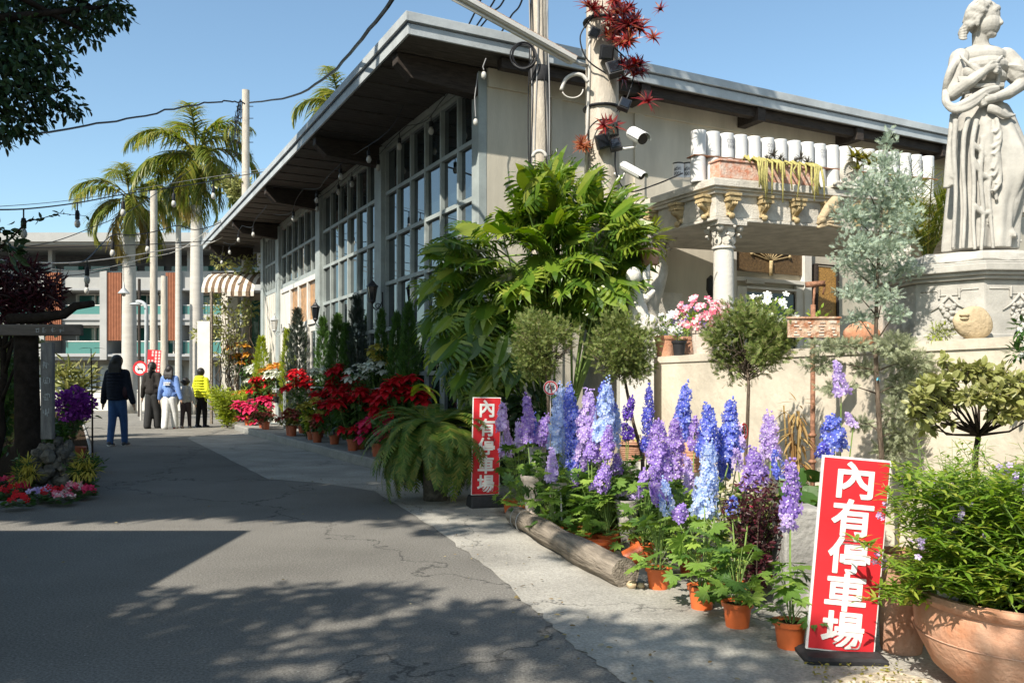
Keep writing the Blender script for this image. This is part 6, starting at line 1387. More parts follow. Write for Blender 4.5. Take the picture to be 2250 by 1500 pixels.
# ---------------------------------------------------------------- things standing along the garden wall
def wpot(lab, px, rpx, hpx, mt, off=.1, flowers=None, fcol=None, fh=.16, fr=.16, nfl=40, nlf=160, fname='petunia_pot', fsz=.032, dz=0):
    p = wall_at(px, off); Yd = p[1]; r = rpx*Yd/F; h = hpx*Yd/F; t = thing(fname, lab, 'potted plant', p); add_pot(t, p, r, h, mt, .008, .75)
    l = MB(); P, d = clump_points([p+np.array([0, 0, h+fh*.4])], [(fr, fr*.8, fh*.7)], nlf); l.inst(T_LEAF, rot_frames(P, d, .035*rng.uniform(.7, 1.3, nlf), up=rand_dirs(nlf))); l.build('foliage', M['leaf_rose'], t)
    if fcol: f = MB(); P, d = clump_points([p+np.array([0, 0, h+fh*.65])], [(fr*1.05, fr*.9, fh*.75)], nfl, .2); P[:, 1] -= .02; f.inst(T_STAR5, rot_frames(P, d*.5+np.array([-.2, -.8, .3]), fsz*rng.uniform(.8, 1.15, nfl), roll=rng.uniform(0, 6, nfl))); f.build('flowers', M[fcol], t)
    return t
wpot('terracotta pot of white petunias at the left end of the garden wall', 1462, 24, 46, M['terracotta'], fcol='p_snow', nfl=22, fr=.17, fh=.17)
wpot('pinkish pot of pink and white striped petunias on the garden wall', 1545, 27, 56, M['urn_pale'], fcol='p_stripe', nfl=95, fr=.24, fh=.22)
wpot('dark pot with purple petunias behind the striped ones', 1512, 20, 46, M['old_terracotta'], off=.45, fcol='p_purple', nfl=14, fr=.18, fh=.24)
wpot('pot of white petunias behind the loose juniper on the garden wall', 1690, 24, 44, M['terracotta'], fcol='p_snow', nfl=26, fr=.22, fh=.24, nlf=420)
wpot('small black pot with grey agave leaves on the garden wall', 1492, 15, 34, M['black_pot'], nlf=20, fr=.05, fh=.06)
wpot('potted blue grey conifer sprig behind the rusty sign', 1795, 20, 30, M['grey_conc'], off=.2, nlf=120, fr=.12, fh=.2)
p = wall_at(1893, .12); m = MB(); rr = []
for i in range(20): t_ = i/19; rr.append((.005+.085*math.sin(math.pi*min(1, t_*.92+.04))**.7*(1+.04*math.sin(i*2.4)), t_*.24))
V = MB().lathe(rr, 22).V[0]; m.add(p+np.stack([V[:, 2]-.12, V[:, 1], V[:, 0]+.085], 1), MB().lathe(rr, 22).F); solo('clay_jar', m, M['terracotta'], 'ribbed orange clay jar lying on the wall behind the cypress trunk', 'jar', p, smooth=True)
p = wall_at(2004, .1); m = MB(); m.sphere(p+np.array([0, 0, .078]), (.078, .07, .08), 22, 16); m.V[0] += rng.normal(0, .0025, m.V[0].shape); solo('round_stone', m, M['round_stone'], 'round mossy grey stone on the wall left of the pedestal', 'stone', p, smooth=True)
p = wall_at(2140, .06); m = MB(); m.sphere(p+np.array([0, 0, .095]), (.108, .05, .10), 26, 18); Vv = m.V[0]; Vv[:, 0] += -.15*np.maximum(0, .12-np.abs(Vv[:, 2]-p[2]-.12))*(Vv[:, 0] < p[0]-.06); Vv[:, 2] += np.where(Vv[:, 0] > p[0]+.05, -.25*(Vv[:, 0]-p[0]-.05), 0); m.sphere(p+np.array([-.075, -.035, .14]), (.03, .02, .012), 10, 7); m.sphere(p+np.array([-.075, -.035, .118]), (.026, .02, .010), 10, 7)
solo('carved_stone', m, M['tan_stone'], 'tan fish shaped carved stone before the pedestal', 'stone', p, smooth=True)
m = MB(); p = wall_at(2075, .08); P, d = clump_points([p+np.array([x, 0, .05]) for x in (-.06, 0, .06)], [(.05, .04, .06)]*3, 330); m.inst(T_LANCE, rot_frames(P, d, .03)); solo('sedum', m, M['leaf_lime'], 'yellow green sedum growing on the wall before the pedestal', 'plant', p)
m = MB(); p = wall_at(1965, .3); m.box(p[0]-.09, p[0]+.09, p[1]-.05, p[1]+.1, 0, 2.05); q_ = MB()
for k in range(90): m.sphere(p+np.array([rng.uniform(-.09, .09), -.05, rng.uniform(-.0, .66)]), rng.uniform(.01, .03), 6, 5)
solo('carved_pillar', m, M['stone'], 'pale relief covered pillar left of the pedestal', 'pillar', p*[1, 1, 0], smooth=False)
# hanging pot under the philodendron
c = at(1428, 565, 8.3); t = thing('hanging_pot', 'terracotta pot hanging on the wall at the right of the philodendron', 'flower pot', c); pot_mesh(c-[0, 0, .07], .10, .15, .008, .8).build('pot', M['old_terracotta'], t, smooth=True, auto=40)
m = MB(); P, d = clump_points([c+np.array([-.02, 0, .16])], [(.16, .14, .18)], 120); m.inst(T_LANCE, rot_frames(P, d, .14)); m.build('foliage', M['leaf_lime'], t)
# ---------------------------------------------------------------- left bed: signpost tree stump, sign board, flowers
Y = 8.8
b = at(60, 842, Y)*[1, 1, 0]; t = thing('wooden_signpost', 'dark trunk signpost with a weathered board and a bent branch in the left shade', 'signpost', b)
m = MB(); k = 14; a = np.linspace(0, 2*np.pi, k, endpoint=False); zt = at(0, 735, Y)[2]
m.loft([np.stack([b[0]+r*(1+.12*np.sin(a*3+z*2))*np.cos(a), b[1]+r*np.sin(a), np.full(k, z)], 1) for z, r in zip(np.linspace(0, zt, 9), np.linspace(.125, .115, 9))]); m.build('post', M['dark_bark'], t, smooth=True)
m = MB(); e = at(-30, 725, Y-.15); f_ = at(182, 723, Y-.15); m.box(e[0], f_[0], Y-.19, Y-.13, e[2]-.055, e[2]+.06); bo = m.build('board', mat('grey_board', (.14, .12, .105), .95, .05, .35, 3, .6, 30, stretch=(1, 4, 9)), t, bevel=.01)
def strokes(mb, x0, z0_, s, y, n=7):
    for j in range(n):
        if rng.uniform() < .5: xx = x0+rng.uniform(-.4, .1)*s; zz = z0_+rng.uniform(-.42, .4)*s; mb.box(xx, xx+rng.uniform(.3, .55)*s, y-.002, y+.001, zz, zz+.055*s)
        else: xx = x0+rng.uniform(-.4, .4)*s; zz = z0_+rng.uniform(-.45, -.1)*s; mb.box(xx, xx+.055*s, y-.002, y+.001, zz, zz+rng.uniform(.4, .7)*s)
m = MB()
for px in (82, 97, 118, 135): strokes(m, at(px, 724, Y-.19)[0], e[2], .06, Y-.192)
m.build('worn_lettering', M['fascia'], bo)
m = MB(); P = np.array([at(20, 700, Y), at(80, 698, Y), at(140, 690, Y), at(165, 672, Y), at(205, 666, Y)]); m.tube(P, [.06, .055, .05, .042, .035], 10); m.build('branch', M['dark_bark'], t, smooth=True)
b = at(104, 842, 8.3)*[1, 1, 0]; t = thing('sign_plank', 'upright weathered plank with faded vertical lettering beside the dark trunk post', 'sign', b)
m = MB(); a = at(91, 752, 8.3); c = at(117, 752, 8.3); m.box(a[0], c[0], 8.28, 8.34, .55, a[2]); m.build('plank', mat('grey_plank', (.17, .165, .16), .95, .05, .3, 4, .6, 30, stretch=(6, 6, 1)), t, bevel=.008)
m = MB()
for py in (800, 835, 870, 905): strokes(m, (a[0]+c[0])/2, at(0, py, 8.3)[2], .085, 8.278, 8)
m.build('worn_lettering', M['fascia'], t)
rb = at(118, 842, 8.4)*[1, 1, 0]; m = MB()
for k in range(70):
    z = rng.uniform(0, .64)*rng.uniform(.4, 1); w_ = .23*(1-z*.75); m.sphere(rb+np.array([rng.uniform(-w_, w_), rng.uniform(-w_, w_)*.7, z]), rng.uniform(.035, .085, 3), 7, 5)
m.V = [v+rng.normal(0, .006, v.shape) for v in m.V]; solo('rockery', m, M['rock'], 'rough stacked rock pile at the foot of the plank sign', 'rocks', rb, smooth=False)
bush('bougainvillea', 'purple bougainvillea in a pot beside the plank sign', at(160, 950, 10.6)*[1, 1, 0]+[0, 0, .3], .75, .28, 300, M['leaf_green'], T_LEAF, .06, stems=10, cat='shrub')
bt_ = [o for o in COL.objects if o.name.startswith('bougainvillea')][0]; m = MB(); P, d = clump_points([at(px, py, 10.5) for px, py in ((140, 880), (165, 868), (185, 885), (150, 905), (178, 900))], [(.13, .13, .11)]*5, 900); m.inst(t_leaf(.8, .08, .1), rot_frames(P, d+rng.normal(0, .5, d.shape), .05, up=rand_dirs(900))); m.build('bracts', M['p_bougain'], bt_)
add_pot(bt_, at(160, 842, 10.6)*[1, 1, 0], .15, .3, M['brown_pot'])
for px, py, lab in ((60, 1020, 'yellow flowering plant left of the rock pile'), (185, 1010, 'yellow flowering plant right of the rock pile')):
    c = at(px, 842, 8.3)*[1, 1, 0]; bush('flowering_plant', lab, c, .36, .2, 500, M['leaf_green'], T_LANCE, .09, stems=16, cat='plant', group='bedding flowers on the left'); o = [o for o in COL.objects if o.get('label') == lab][0]
    m = MB(); P, d = clump_points([at(px, py, 8.15), at(px-14, py+24, 8.1), at(px+12, py+20, 8.15)], [(.08, .08, .07)]*3, 200); m.inst(T_LANCE, rot_frames(P, d, .075)); m.build('flowers', M['p_yellow'], o)
for k, (px, py, colr, lab) in enumerate(((20, 1075, 'p_red', 'red cyclamen at the left end of the bed edge'), (22, 1045, 'p_pink', 'pink cyclamen behind the red one in the left bed'), (58, 1065, 'p_pink', 'pink cyclamen third along the left bed edge'), (90, 1078, 'p_lilac', 'pale cyclamen in front of the rock pile'), (112, 1080, 'p_red', 'red and cream cyclamen right of the pale one'), (140, 1085, 'p_stripe', 'striped pink cyclamen near the middle of the bed edge'), (165, 1068, 'p_stripe', 'rose striped cyclamen at the right end of the bed edge'), (182, 1072, 'p_pink', 'last pink cyclamen beside the lane on the left'), (40, 1095, 'p_red', 'low crimson cyclamen nearest the lane on the left'))):
    c = gp(px, py+25); t = thing('cyclamen', lab, 'flower', c, 0, 'bedding flowers on the left'); m = MB(); n = 60; a = rng.uniform(0, 6.28, n); r = .1*np.sqrt(rng.uniform(0, 1, n)); P = c+np.stack([r*np.cos(a), r*np.sin(a), rng.uniform(.03, .09, n)], 1); m.inst(t_leaf(.9, .04, .1), rot_frames(P, np.stack([np.cos(a), np.sin(a), 0*a], 1), .055, up=np.array([0, 0, 1])+rng.normal(0, .3, (n, 3)))); m.build('foliage', M['leaf_green'], t)
    f = MB(); n = 12; P = c+np.stack([rng.uniform(-.09, .09, n), rng.uniform(-.08, .06, n), rng.uniform(.08, .15, n)], 1); f.inst(T_STAR5, rot_frames(P, np.array([.1, -.7, .5])+rng.normal(0, .4, (n, 3)), .03)); f.build('flowers', M[colr], t)
# dark maroon shrub tree, green masses and thin sapling at the left edge
leafy_tree('maroon_shrub', 'dark maroon leaved shrub above the wooden signboard', 'shrub', at(-20, 842, 9.3)*[1, 1, 0], at(20, 700, 9.3), .06, [at(px, py, 9.2) for px, py in ((20, 620), (60, 610), (90, 640), (30, 660), (110, 650), (70, 670), (-20, 640), (50, 590), (120, 625), (0, 690), (90, 690))], [.24, .22, .2, .22, .14, .2, .3, .12, .1, .2, .15], 1900, M['leaf_maroon'], T_LANCE, .13, .1, limb=9, barkm=M['dark_bark'])
bush('shrub', 'sunlit yellow green shrubbery behind the signpost', at(20, 842, 13)*[1, 1, 0], 2.1, .75, 1500, M['leaf_olive'], T_LEAF, .13, stems=26)
bush('shrub', 'dark green shrubbery filling the left edge behind the bed', at(-20, 842, 10.2)*[1, 1, 0], 1.6, .55, 1500, M['leaf_green'], T_LEAF, .10, stems=26)
bush('shrub', 'pale spiky leaved plant between the plank sign and the far street', at(165, 842, 17)*[1, 1, 0], 1.55, .45, 500, M['leaf_olive'], T_LANCE, .28, stems=16)
bush('shrub', 'low green plants along the shaded left edge of the lane', at(120, 842, 12.0)*[1, 1, 0], .7, .5, 700, M['leaf_green'], T_LEAF, .10, stems=22, flowers=M['p_orange'], nfl=14, fs=.03)
m = MB(); b = at(203, 842, 10.2)*[1, 1, 0]; tp = at(200, 765, 10.2); m.tube(np.array([b, b+[0, 0, .7], tp]), [.012, .01, .005], 6); t = thing('sapling', 'thin dark sapling with paired leaves left of the woman in the dark jacket', 'plant', b); m.build('stem', M['dark_bark'], t)
m = MB(); P = []; D = []
for k, z in enumerate(np.linspace(.55, tp[2], 9)):
    for s_ in (-1, 1): a = k*1.2+(0 if s_ > 0 else np.pi); P.append(b+[0, 0, z]); D.append([math.cos(a), math.sin(a), .25])
m.inst(t_leaf(.34, .03, .3), rot_frames(np.array(P), np.array(D), .15)); m.build('foliage', M['leaf_dark'], t)
m = MB(); P = np.array([at(-20, 560, 6.5), at(28, 520, 6.5), at(60, 485, 6.5), at(90, 480, 6.5), at(130, 468, 6.6), at(190, 474, 6.7)]); m.tube(P, [.012, .008, .006, .004, .003, .002], 5); t = thing('twig', 'arching leafy twig reaching in from the left edge below the string lights', 'branch', P[0]); m.build('stem', M['dark_bark'], t)
m = MB(); Pq = np.concatenate([P[i]+(P[i+1]-P[i])*np.linspace(0, 1, 6)[:, None] for i in range(5)]); m.inst(T_LEAF, rot_frames(Pq, rand_dirs(len(Pq)), .055, up=rand_dirs(len(Pq)))); P2, d = clump_points([at(10, 540, 6.5), at(-10, 500, 6.5), at(25, 560, 6.6)], [.12, .12, .1], 90); m.inst(T_LEAF, rot_frames(P2, d, .09, up=rand_dirs(90))); m.build('foliage', M['leaf_dark'], t)
# ---------------------------------------------------------------- far signs and street lamp
Yq = 25.0; c = at(308, 808, Yq); r = 16*Yq/F; t = thing('no_turn_sign', 'round red ringed prohibition sign behind the walking group', 'sign', c*[1, 1, 0])
def dsc(r0, r1, y0, y1, mt, nm, dx=0):
    m = MB(); a = np.linspace(0, 2*np.pi, 32, endpoint=False); rg = [(r0 or .001, y0), (r1, y0), (r1, y1), (r0 or .001, y1), (r0 or .001, y0)]; m.loft([c+np.stack([rr*np.cos(a), np.full(32, y), rr*np.sin(a)], 1) for rr, y in rg], cap=False); m.build(nm, mt, t)
dsc(0, r*.99, 0, .01, M['sign_white'], 'disc'); dsc(r*.74, r, -.012, -.002, M['sign_red'], 'red_ring')
m = MB(); m.bar(c+[-r*.55, -.02, r*.55], c+[r*.55, -.02, -r*.55], .006, r*.17, up=(0, -1, 0)); m.build('red_bar', M['sign_red'], t)
m = MB(); m.bar(c+[-r*.35, -.014, -r*.05], c+[r*.3, -.014, -r*.05], .004, r*.2, up=(0, -1, 0)); m.bar(c+[-r*.3, -.012, r*.12], c+[-r*.3, -.012, -r*.3], .004, r*.14, up=(0, -1, 0)); m.bar(c+[r*.3, -.011, r*.05], c+[r*.3, -.011, -r*.3], .004, r*.14, up=(0, -1, 0)); m.build('vehicle_symbol', M['print_black'], t)
m = MB(); m.tube(np.array([c*[1, 1, 0]+[0, .05, 0], c+[0, .05, r]]), .03, 8); m.build('post', M['pvc'], t)
c = at(338, 790, 26); t = thing('notice_sign', 'red notice board with columns of white characters behind the walking group', 'sign', c*[1, 1, 0]); m = MB(); w_ = 14.5*26/F; h_ = 22*26/F
Tn = lambda V: c+V@np.array(Matrix.Rotation(R(4), 3, 'Y')).T
m.box(-w_, w_, 0, .02, -h_*1.6, h_, 0, Tn); m.build('board', M['sign_red'], t); m = MB()
for k in range(4):
    for j in range(8):
        x = -w_*.72+k*w_*.5; zz = h_*.86-j*h_*.3
        if k < 2 and j < 3 and not (k == 1 and j < 2): continue
        for q_ in range(3): m.box(x-w_*.15, x+w_*.15, -.006, -.002, zz-h_*.02-q_*h_*.075, zz+h_*.02-q_*h_*.075, 0, Tn)
        m.box(x-w_*.03, x+w_*.03, -.0075, -.0025, zz-h_*.18, zz+.02, 0, Tn)
m.build('lettering', M['sign_white'], t)
m = MB(); m.tube(np.array([c*[1, 1, 0]+[0, .05, 0], c+[0, .05, 0]]), .03, 8); m.build('post', M['pvc'], t)
b = at(322, 842, 27)*[1, 1, 0]; t = thing('street_lamp', 'pale curved street lamp beside the concrete pole', 'street lamp', b); m = MB(); zt = at(0, 662, 27)[2]; a = np.linspace(0, np.pi*.6, 8)
m.tube(np.concatenate([[b, b+[0, 0, zt-.25]], np.stack([b[0]-.25+.25*np.cos(a), np.full(8, b[1]), zt-.25+.25*np.sin(a)], 1)]), .06, 10); m.build('pole', M['fascia'], t, smooth=True)
m = MB(); m.sphere(b+[-.36, 0, zt-.08], (.2, .1, .05), 10, 7); m.build('head', M['fascia'], t, smooth=True)
b = at(306, 842, 28)*[1, 1, 0]; m = MB(); m.tube(np.array([b, at(306, 612, 28)]), .05, 8); solo('street_pole', m, M['dark_wood'], 'thin dark post between the white trunk and the street lamp', 'pole', b)
c = at(272, 640, 22); t = thing('shade_lamp', 'grey cone shaded lamp hanging in front of the shorter palm trunk', 'lamp', c); m = MB(); m.lathe([(.14, -.05), (.15, -.045), (.03, .1), (.012, .25), (.001, .26)], 18, c); m.build('lamp_shade', M['fascia'], t, smooth=True, auto=40); m = MB(); m.sphere(c-[0, 0, .08], .05, 8, 6); m.build('bulb', M['bulb'], t, smooth=True)
m = MB(); m.tube(np.array([c+[0, 0, .25], at(272, 575, 22)]), .008, 4); m.build('flex', M['cable'], t)
# ---------------------------------------------------------------- overhead cables and string lights
def cable(lab, pts, r=.01, mt='cable', wob=0, name='overhead_cable', sagd=0):
    P = [at(*p) for p in pts]; Q = np.concatenate([sag(P[i], P[i+1], sagd, 14)[:-1] for i in range(len(P)-1)]+[P[-1:]]); 
    if wob: Q = np.concatenate([Q[i]+(Q[i+1]-Q[i])*np.linspace(0, 1, 5)[:-1, None] for i in range(len(Q)-1)]); Q = Q+rng.normal(0, wob, Q.shape)
    m = MB(); m.tube(Q, r, 5); t = thing(name, lab, 'cable', Q[0]); m.build('cable', M[mt], t); return t, Q
def cab(lab, ctrl, r=.01, mt='cable', wob=0, bulbs=(), bs=1.0, name='overhead_cable', cat='cable', group=None):
    P = smooth_pts([at(*p) for p in ctrl], 40); Q = P+rng.normal(0, wob, P.shape) if wob else P
    t = thing(name, lab, cat, Q[0], 0, group); m = MB(); m.tube(Q, r, 5); m.build('cable', M[mt], t)
    px = CX+F*P[:, 0]/P[:, 1]
    for b in bulbs:
        i = int(np.argmin(abs(px-b))); c = P[i]; s = bs
        m = MB(); m.lathe([(.006*s, -.005), (.006*s, -.07*s), (.016*s, -.075*s), (.021*s, -.10*s), (.021*s, -.155*s), (.012*s, -.16*s)], 9, c); so = m.build('bulb_socket', M['cable'], t, smooth=True, auto=40)
        m = MB(); m.lathe([(.014*s, -.158*s), (.024*s, -.18*s), (.028*s, -.205*s), (.02*s, -.23*s), (.004*s, -.24*s)], 10, c); m.build('bulb', M['bulb'], so, smooth=True)
    return t
cab('thick wrapped cable swooping from the tall pole to the upper edge of the picture', [(548, 225, 24), (640, 212, 18), (720, 165, 13), (790, 90, 10), (860, 0, 8), (920, -90, 7), (1010, -260, 6.4), (1190, -560, 6.0), (1500, -1000, 5.8)], .022, wob=.008)
cab('thick wrapped cable running left from the tall pole behind the treetop', [(25, 298, 14), (120, 286, 16), (290, 258, 19), (440, 228, 22), (500, 222, 23.5), (536, 226, 24.2)], .022, wob=.012)
cab('black string light cable crossing from the left edge to the roof edge', [(-30, 460, 11), (60, 458, 12), (170, 445, 14), (280, 425, 16), (420, 405, 18), (500, 390, 19), (620, 370, 19)], .011, bulbs=(52, 163, 275, 376, 468, 560), bs=1.75, name='string_lights', cat='string lights')
cab('thin grey wire just above the string light cable', [(-30, 455, 11), (170, 437, 14), (400, 398, 18), (620, 365, 19)], .005, mt='cable_grey')
cab('lower string light cable sweeping past the palms to the roof', [(150, 580, 13), (190, 570, 14), (245, 517, 16), (290, 516, 17), (340, 508, 18), (390, 495, 19), (430, 504, 20), (480, 490, 21), (520, 462, 21)], .011, bulbs=(190, 249, 327), bs=1.75, name='string_lights', cat='string lights')
cab('straight black cable below the white roof of the apartment block', [(-20, 545, 15), (150, 542, 17), (330, 536, 20), (470, 528, 22)], .010)
cab('slack black cable rising from the left to the roof corner', [(-20, 552, 15), (110, 532, 16), (200, 500, 18), (275, 468, 20), (350, 420, 22), (420, 372, 23)], .009)
cab('white cable dipping across the far street', [(-20, 568, 14), (60, 575, 15), (160, 576, 17), (280, 562, 19), (380, 545, 21), (470, 530, 22.5), (540, 480, 21)], .012, mt='bulb')
cab('second white cable dipping below the first', [(110, 590, 15), (170, 594, 17), (230, 588, 18), (320, 566, 20), (400, 545, 21), (500, 470, 21)], .010, mt='bulb')
cab('low string light cable in front of the white floor band', [(110, 607, 15), (180, 602, 17), (250, 590, 18.5), (330, 577, 20)], .010, bulbs=(188,), bs=1.75, name='string_lights', cat='string lights')
for k, (a_, b_) in enumerate((((1024, 66), (1062, -10)), ((1038, 70), (1092, -10)), ((1050, 66), (1112, -10)), ((1096, 80), (1150, -10)))):
    cab('%s dark service cable rising behind the batten lamp' % ('left', 'second', 'third', 'right')[k], [(*a_, 11.5), ((a_[0]+b_[0])/2, (a_[1]+b_[1])/2, 11), (*b_, 10.5), (1186, -200, 9.75)], .012)
# strings of bulbs under the dark eaves
def eave_string(lab, v, z, u0, u1, n, sl=.12):
    tt = np.linspace(u0, u1, 8*n+1); P = np.array([W(u, v+.05*math.sin(u*3), z-sl*abs(math.sin(math.pi*(u-u0)/(u1-u0)*n))) for u in tt]); t = thing('string_lights', lab, 'string lights', P[0], 0, 'string lights under the eaves'); m = MB(); m.tube(P, .006, 5); m.build('cable', M['cable'], t)
    for i in range(4, 8*n, 5):
        c = P[i]; s = 1.35; m = MB(); m.lathe([(.005*s, .0), (.005*s, -.05*s), (.02*s, -.06*s), (.02*s, -.11*s), (.012*s, -.115*s)], 8, c); so = m.build('bulb_socket', M['cable'], t)
        m = MB(); m.lathe([(.014*s, -.113*s), (.026*s, -.14*s), (.028*s, -.16*s), (.018*s, -.185*s), (.004*s, -.19*s)], 9, c); m.build('bulb', M['bulb'], so, smooth=True)
eave_string('string of bulbs close to the glass under the near eaves', 4.25, 4.83, 9.6, 17.0, 4)
eave_string('string of bulbs in the middle of the dark soffit', 3.85, 4.78, 10.5, 18.5, 3, .2)
eave_string('string of bulbs along the outer edge of the far eaves', 3.45, 4.75, 17.5, 25.2, 3, .2)
for px, py0, py1, Yc, lab in ((1045, 160, 268, 9.9, 'loose hanging bulb on a cord under the roof corner'), (1063, 128, 165, 9.4, 'small hanging socket at the roof corner')):
    t = thing('hanging_bulb', lab, 'bulb', at(px, py0, Yc)); m = MB(); m.tube(np.array([at(px+5, py0, Yc), at(px-2, (py0+py1)/2, Yc), at(px, py1-12, Yc)]), .006, 5); m.build('cord', M['cable_grey'], t); m = MB(); m.sphere(at(px, py1, Yc), (.03, .03, .045), 10, 8); m.build('bulb', M['bulb'], t, smooth=True)

# leaf litter and grit along the edge of the lane
m = MB(); n = 260; P = []
for e_ in [np.array(p) for p in rough_edge[10::2]]+[np.array(b_) for b_ in bedL[1:5]]*6:
    for _ in range(3): P.append([e_[0]+rng.normal(.05, .12), e_[1]+rng.normal(0, .15), .016])
P = np.array(P); m.inst(T_LEAF, rot_frames(P, rand_dirs(len(P), -.05, .15), rng.uniform(.012, .032, len(P)), up=rand_dirs(len(P), .7, 1)))
P = np.stack([rng.uniform(-3.5, 1.5, 90), rng.uniform(3, 12, 90), np.full(90, .016)], 1); m.inst(T_LEAF, rot_frames(P, rand_dirs(90, -.05, .15), rng.uniform(.012, .03, 90), up=rand_dirs(90, .7, 1)))
o = m.build('fallen_leaves', leafmat('fallen_leaf', [(.20, .13, .05), (.12, .09, .05), (.26, .20, .08), (.30, .27, .2)], .8, .1)); o['kind'] = 'stuff'; tag(o, 'scattered fallen leaves and grit on the lane', 'leaves')
# ---------------------------------------------------------------- sculpting by fusing rounded shapes
def cap(mb, a, b, ra, rb, n=12):
    a = np.asarray(a, float); b = np.asarray(b, float); d = b-a; L = np.linalg.norm(d)+1e-9; d = d/L
    tt = [(-.98, .2), (-.8, .6), (-.45, .89), (0, 1)]; P = [a+d*ra*t for t, _ in tt]+[b+d*rb*(-t) for t, _ in tt[::-1]]; r = [ra*q_ for _, q_ in tt]+[rb*q_ for _, q_ in tt[::-1]]
    mb.tube(np.array(P), r, n)
def chain(mb, pts, rs, n=12):
    for i in range(len(pts)-1): cap(mb, pts[i], pts[i+1], rs[i], rs[i+1], n)
def fuse(mb, name, mt, parent, vox=.006, smooth=2, label=None):
    """voxel union of everything in mb as one continuous surface"""
    o = mb.build(name, mt, parent, smooth=True); r = o.modifiers.new('remesh', 'REMESH'); r.mode = 'VOXEL'; r.voxel_size = vox; r.use_smooth_shade = True
    if smooth: s_ = o.modifiers.new('smooth', 'SMOOTH'); s_.factor = .5; s_.iterations = smooth
    dg = bpy.context.evaluated_depsgraph_get(); me = bpy.data.meshes.new_from_object(o.evaluated_get(dg)); o.modifiers.clear(); old = o.data; o.data = me; me.name = name; bpy.data.meshes.remove(old)
    me.polygons.foreach_set('use_smooth', np.ones(len(me.polygons), bool)); 
    if label: o['label'] = label
    return o
# ---------------------------------------------------------------- pedestal and statue
pv = [(2.819, 5.0), (3.26, 5.04), (3.52, 5.3), (3.52, 5.76), (3.24, 6.02), (2.80, 6.0), (2.53, 5.72), (2.53, 5.25)]
pv = np.array(pv); pcn = pv.mean(0); sp = lambda k: pcn+(pv-pcn)*k
t = thing('pedestal', 'pale octagonal stone pedestal with moulded cap under the statue', 'pedestal', (*pcn, 0)); m = MB()
zc = EYE+(842-612)*5.0/F; m.poly(sp(1.0), 0, zc); body = m.build('body', M['marble'], t, bevel=.01)
m = MB()
for z0_, z1_, k in ((zc-.0, zc+.022, 1.05), (zc+.022, zc+.045, 1.09), (zc+.045, zc+.092, 1.135), (zc+.092, zc+.105, 1.10)): m.poly(sp(k), z0_+.0004, z1_)
m.build('moulded_cap', M['marble'], t, bevel=.006)
m = MB(); m.poly(sp(1.04), 1.30, 1.40); m.build('base_moulding', M['marble'], t, bevel=.008)
for i0, i1, nm in ((0, 1, 'front'), (7, 0, 'left')):
    a, b = np.r_[pv[i0], 0], np.r_[pv[i1], 0]; ex = (b-a)/np.linalg.norm(b-a); nn = np.array([ex[1], -ex[0], 0]); L = np.linalg.norm(b-a); c = (a+b)/2+np.array([0, 0, 1.64])+nn*.006; m = MB()
    for s_ in (-1, 1):
        th = np.linspace(-.6, 2*np.pi*.72, 20); m.tube(c+np.outer(s_*(.035+.042*(1-np.cos(th))*.5+.02*np.cos(th)), ex)+np.outer(.03*np.sin(th)+.01, [0, 0, 1]), .008, 6)
        m.tube(np.array([c, c+ex*s_*.05-[0, 0, .06], c+ex*s_*.11-[0, 0, .10]]), [.01, .008, .003], 6)
    for k in range(46): yy = rng.uniform(0, 1); m.sphere(c+ex*rng.uniform(-1, 1)*.055*math.sin(math.pi*(.25+yy*.7))-np.array([0, 0, .06+.15*yy]), rng.uniform(.010, .018), 7, 5)
    hi = zc-.055
    m.tube(np.array([a+ex*.03+nn*.003+[0, 0, hi], (a+b)/2-ex*.07+nn*.003+[0, 0, hi], (a+b)/2-ex*.05+nn*.003+[0, 0, hi-.03], (a+b)/2+ex*.05+nn*.003+[0, 0, hi-.03], (a+b)/2+ex*.07+nn*.003+[0, 0, hi], b-ex*.03+nn*.003+[0, 0, hi]]), .004, 5)
    m.build('ribbon_relief', M['marble'], body, smooth=True)
YS = 5.46
def s(px, py, dy=0.0): return at(px, py, YS+dy)
k_ = YS/F
st = thing('statue', 'white stone statue of a draped woman looking right, one hand at her breast', 'statue', s(2155, 575))
m = MB()                                      # head, neck, hair
hc = s(2160, 40)
m.sphere(s(2160, 40), (.100, .098, .112), 20, 16); m.sphere(s(2168, 56, -.025), (.082, .078, .085), 18, 14)
cap(m, s(2174, 74, -.05), s(2182, 76, -.052), .030, .022)          # chin
cap(m, s(2192, 34, -.062), s(2200, 50, -.080), .009, .014); m.sphere(s(2199, 51, -.076), .014, 10, 8)   # nose
cap(m, s(2172, 30, -.085), s(2192, 30, -.06), .011, .010); cap(m, s(2181, 24, -.07), s(2188, 20, -.04), .03, .03)
m.sphere(s(2176, 38, -.088), (.017, .012, .010), 8, 6); m.sphere(s(2192, 38, -.045), (.012, .012, .010), 8, 6)
cap(m, s(2186, 60, -.078), s(2194, 60, -.066), .009, .008); cap(m, s(2186, 65, -.076), s(2193, 65, -.064), .009, .008); m.sphere(s(2172, 52, -.075), (.03, .022, .03), 10, 8)
cap(m, s(2148, 46, -.085), s(2148, 54, -.082), .016, .012)       # ear
for i in range(11):                            # waves of hair swept back to the knot
    f = i/10; a0 = s(2176-6*f, 8+14*f, -.075+.02*f); P = [a0, s(2160, 6+22*f, -.088-.01*math.sin(f*3)), s(2145, 12+30*f+3*math.sin(i*2), -.078), s(2130, 28+30*f, -.055), s(2120, 56+12*f, -.02)]
    Q = smooth_pts(P, 12); m.tube(Q, .017+.005*np.sin(np.arange(12)*2.2+i), 8)
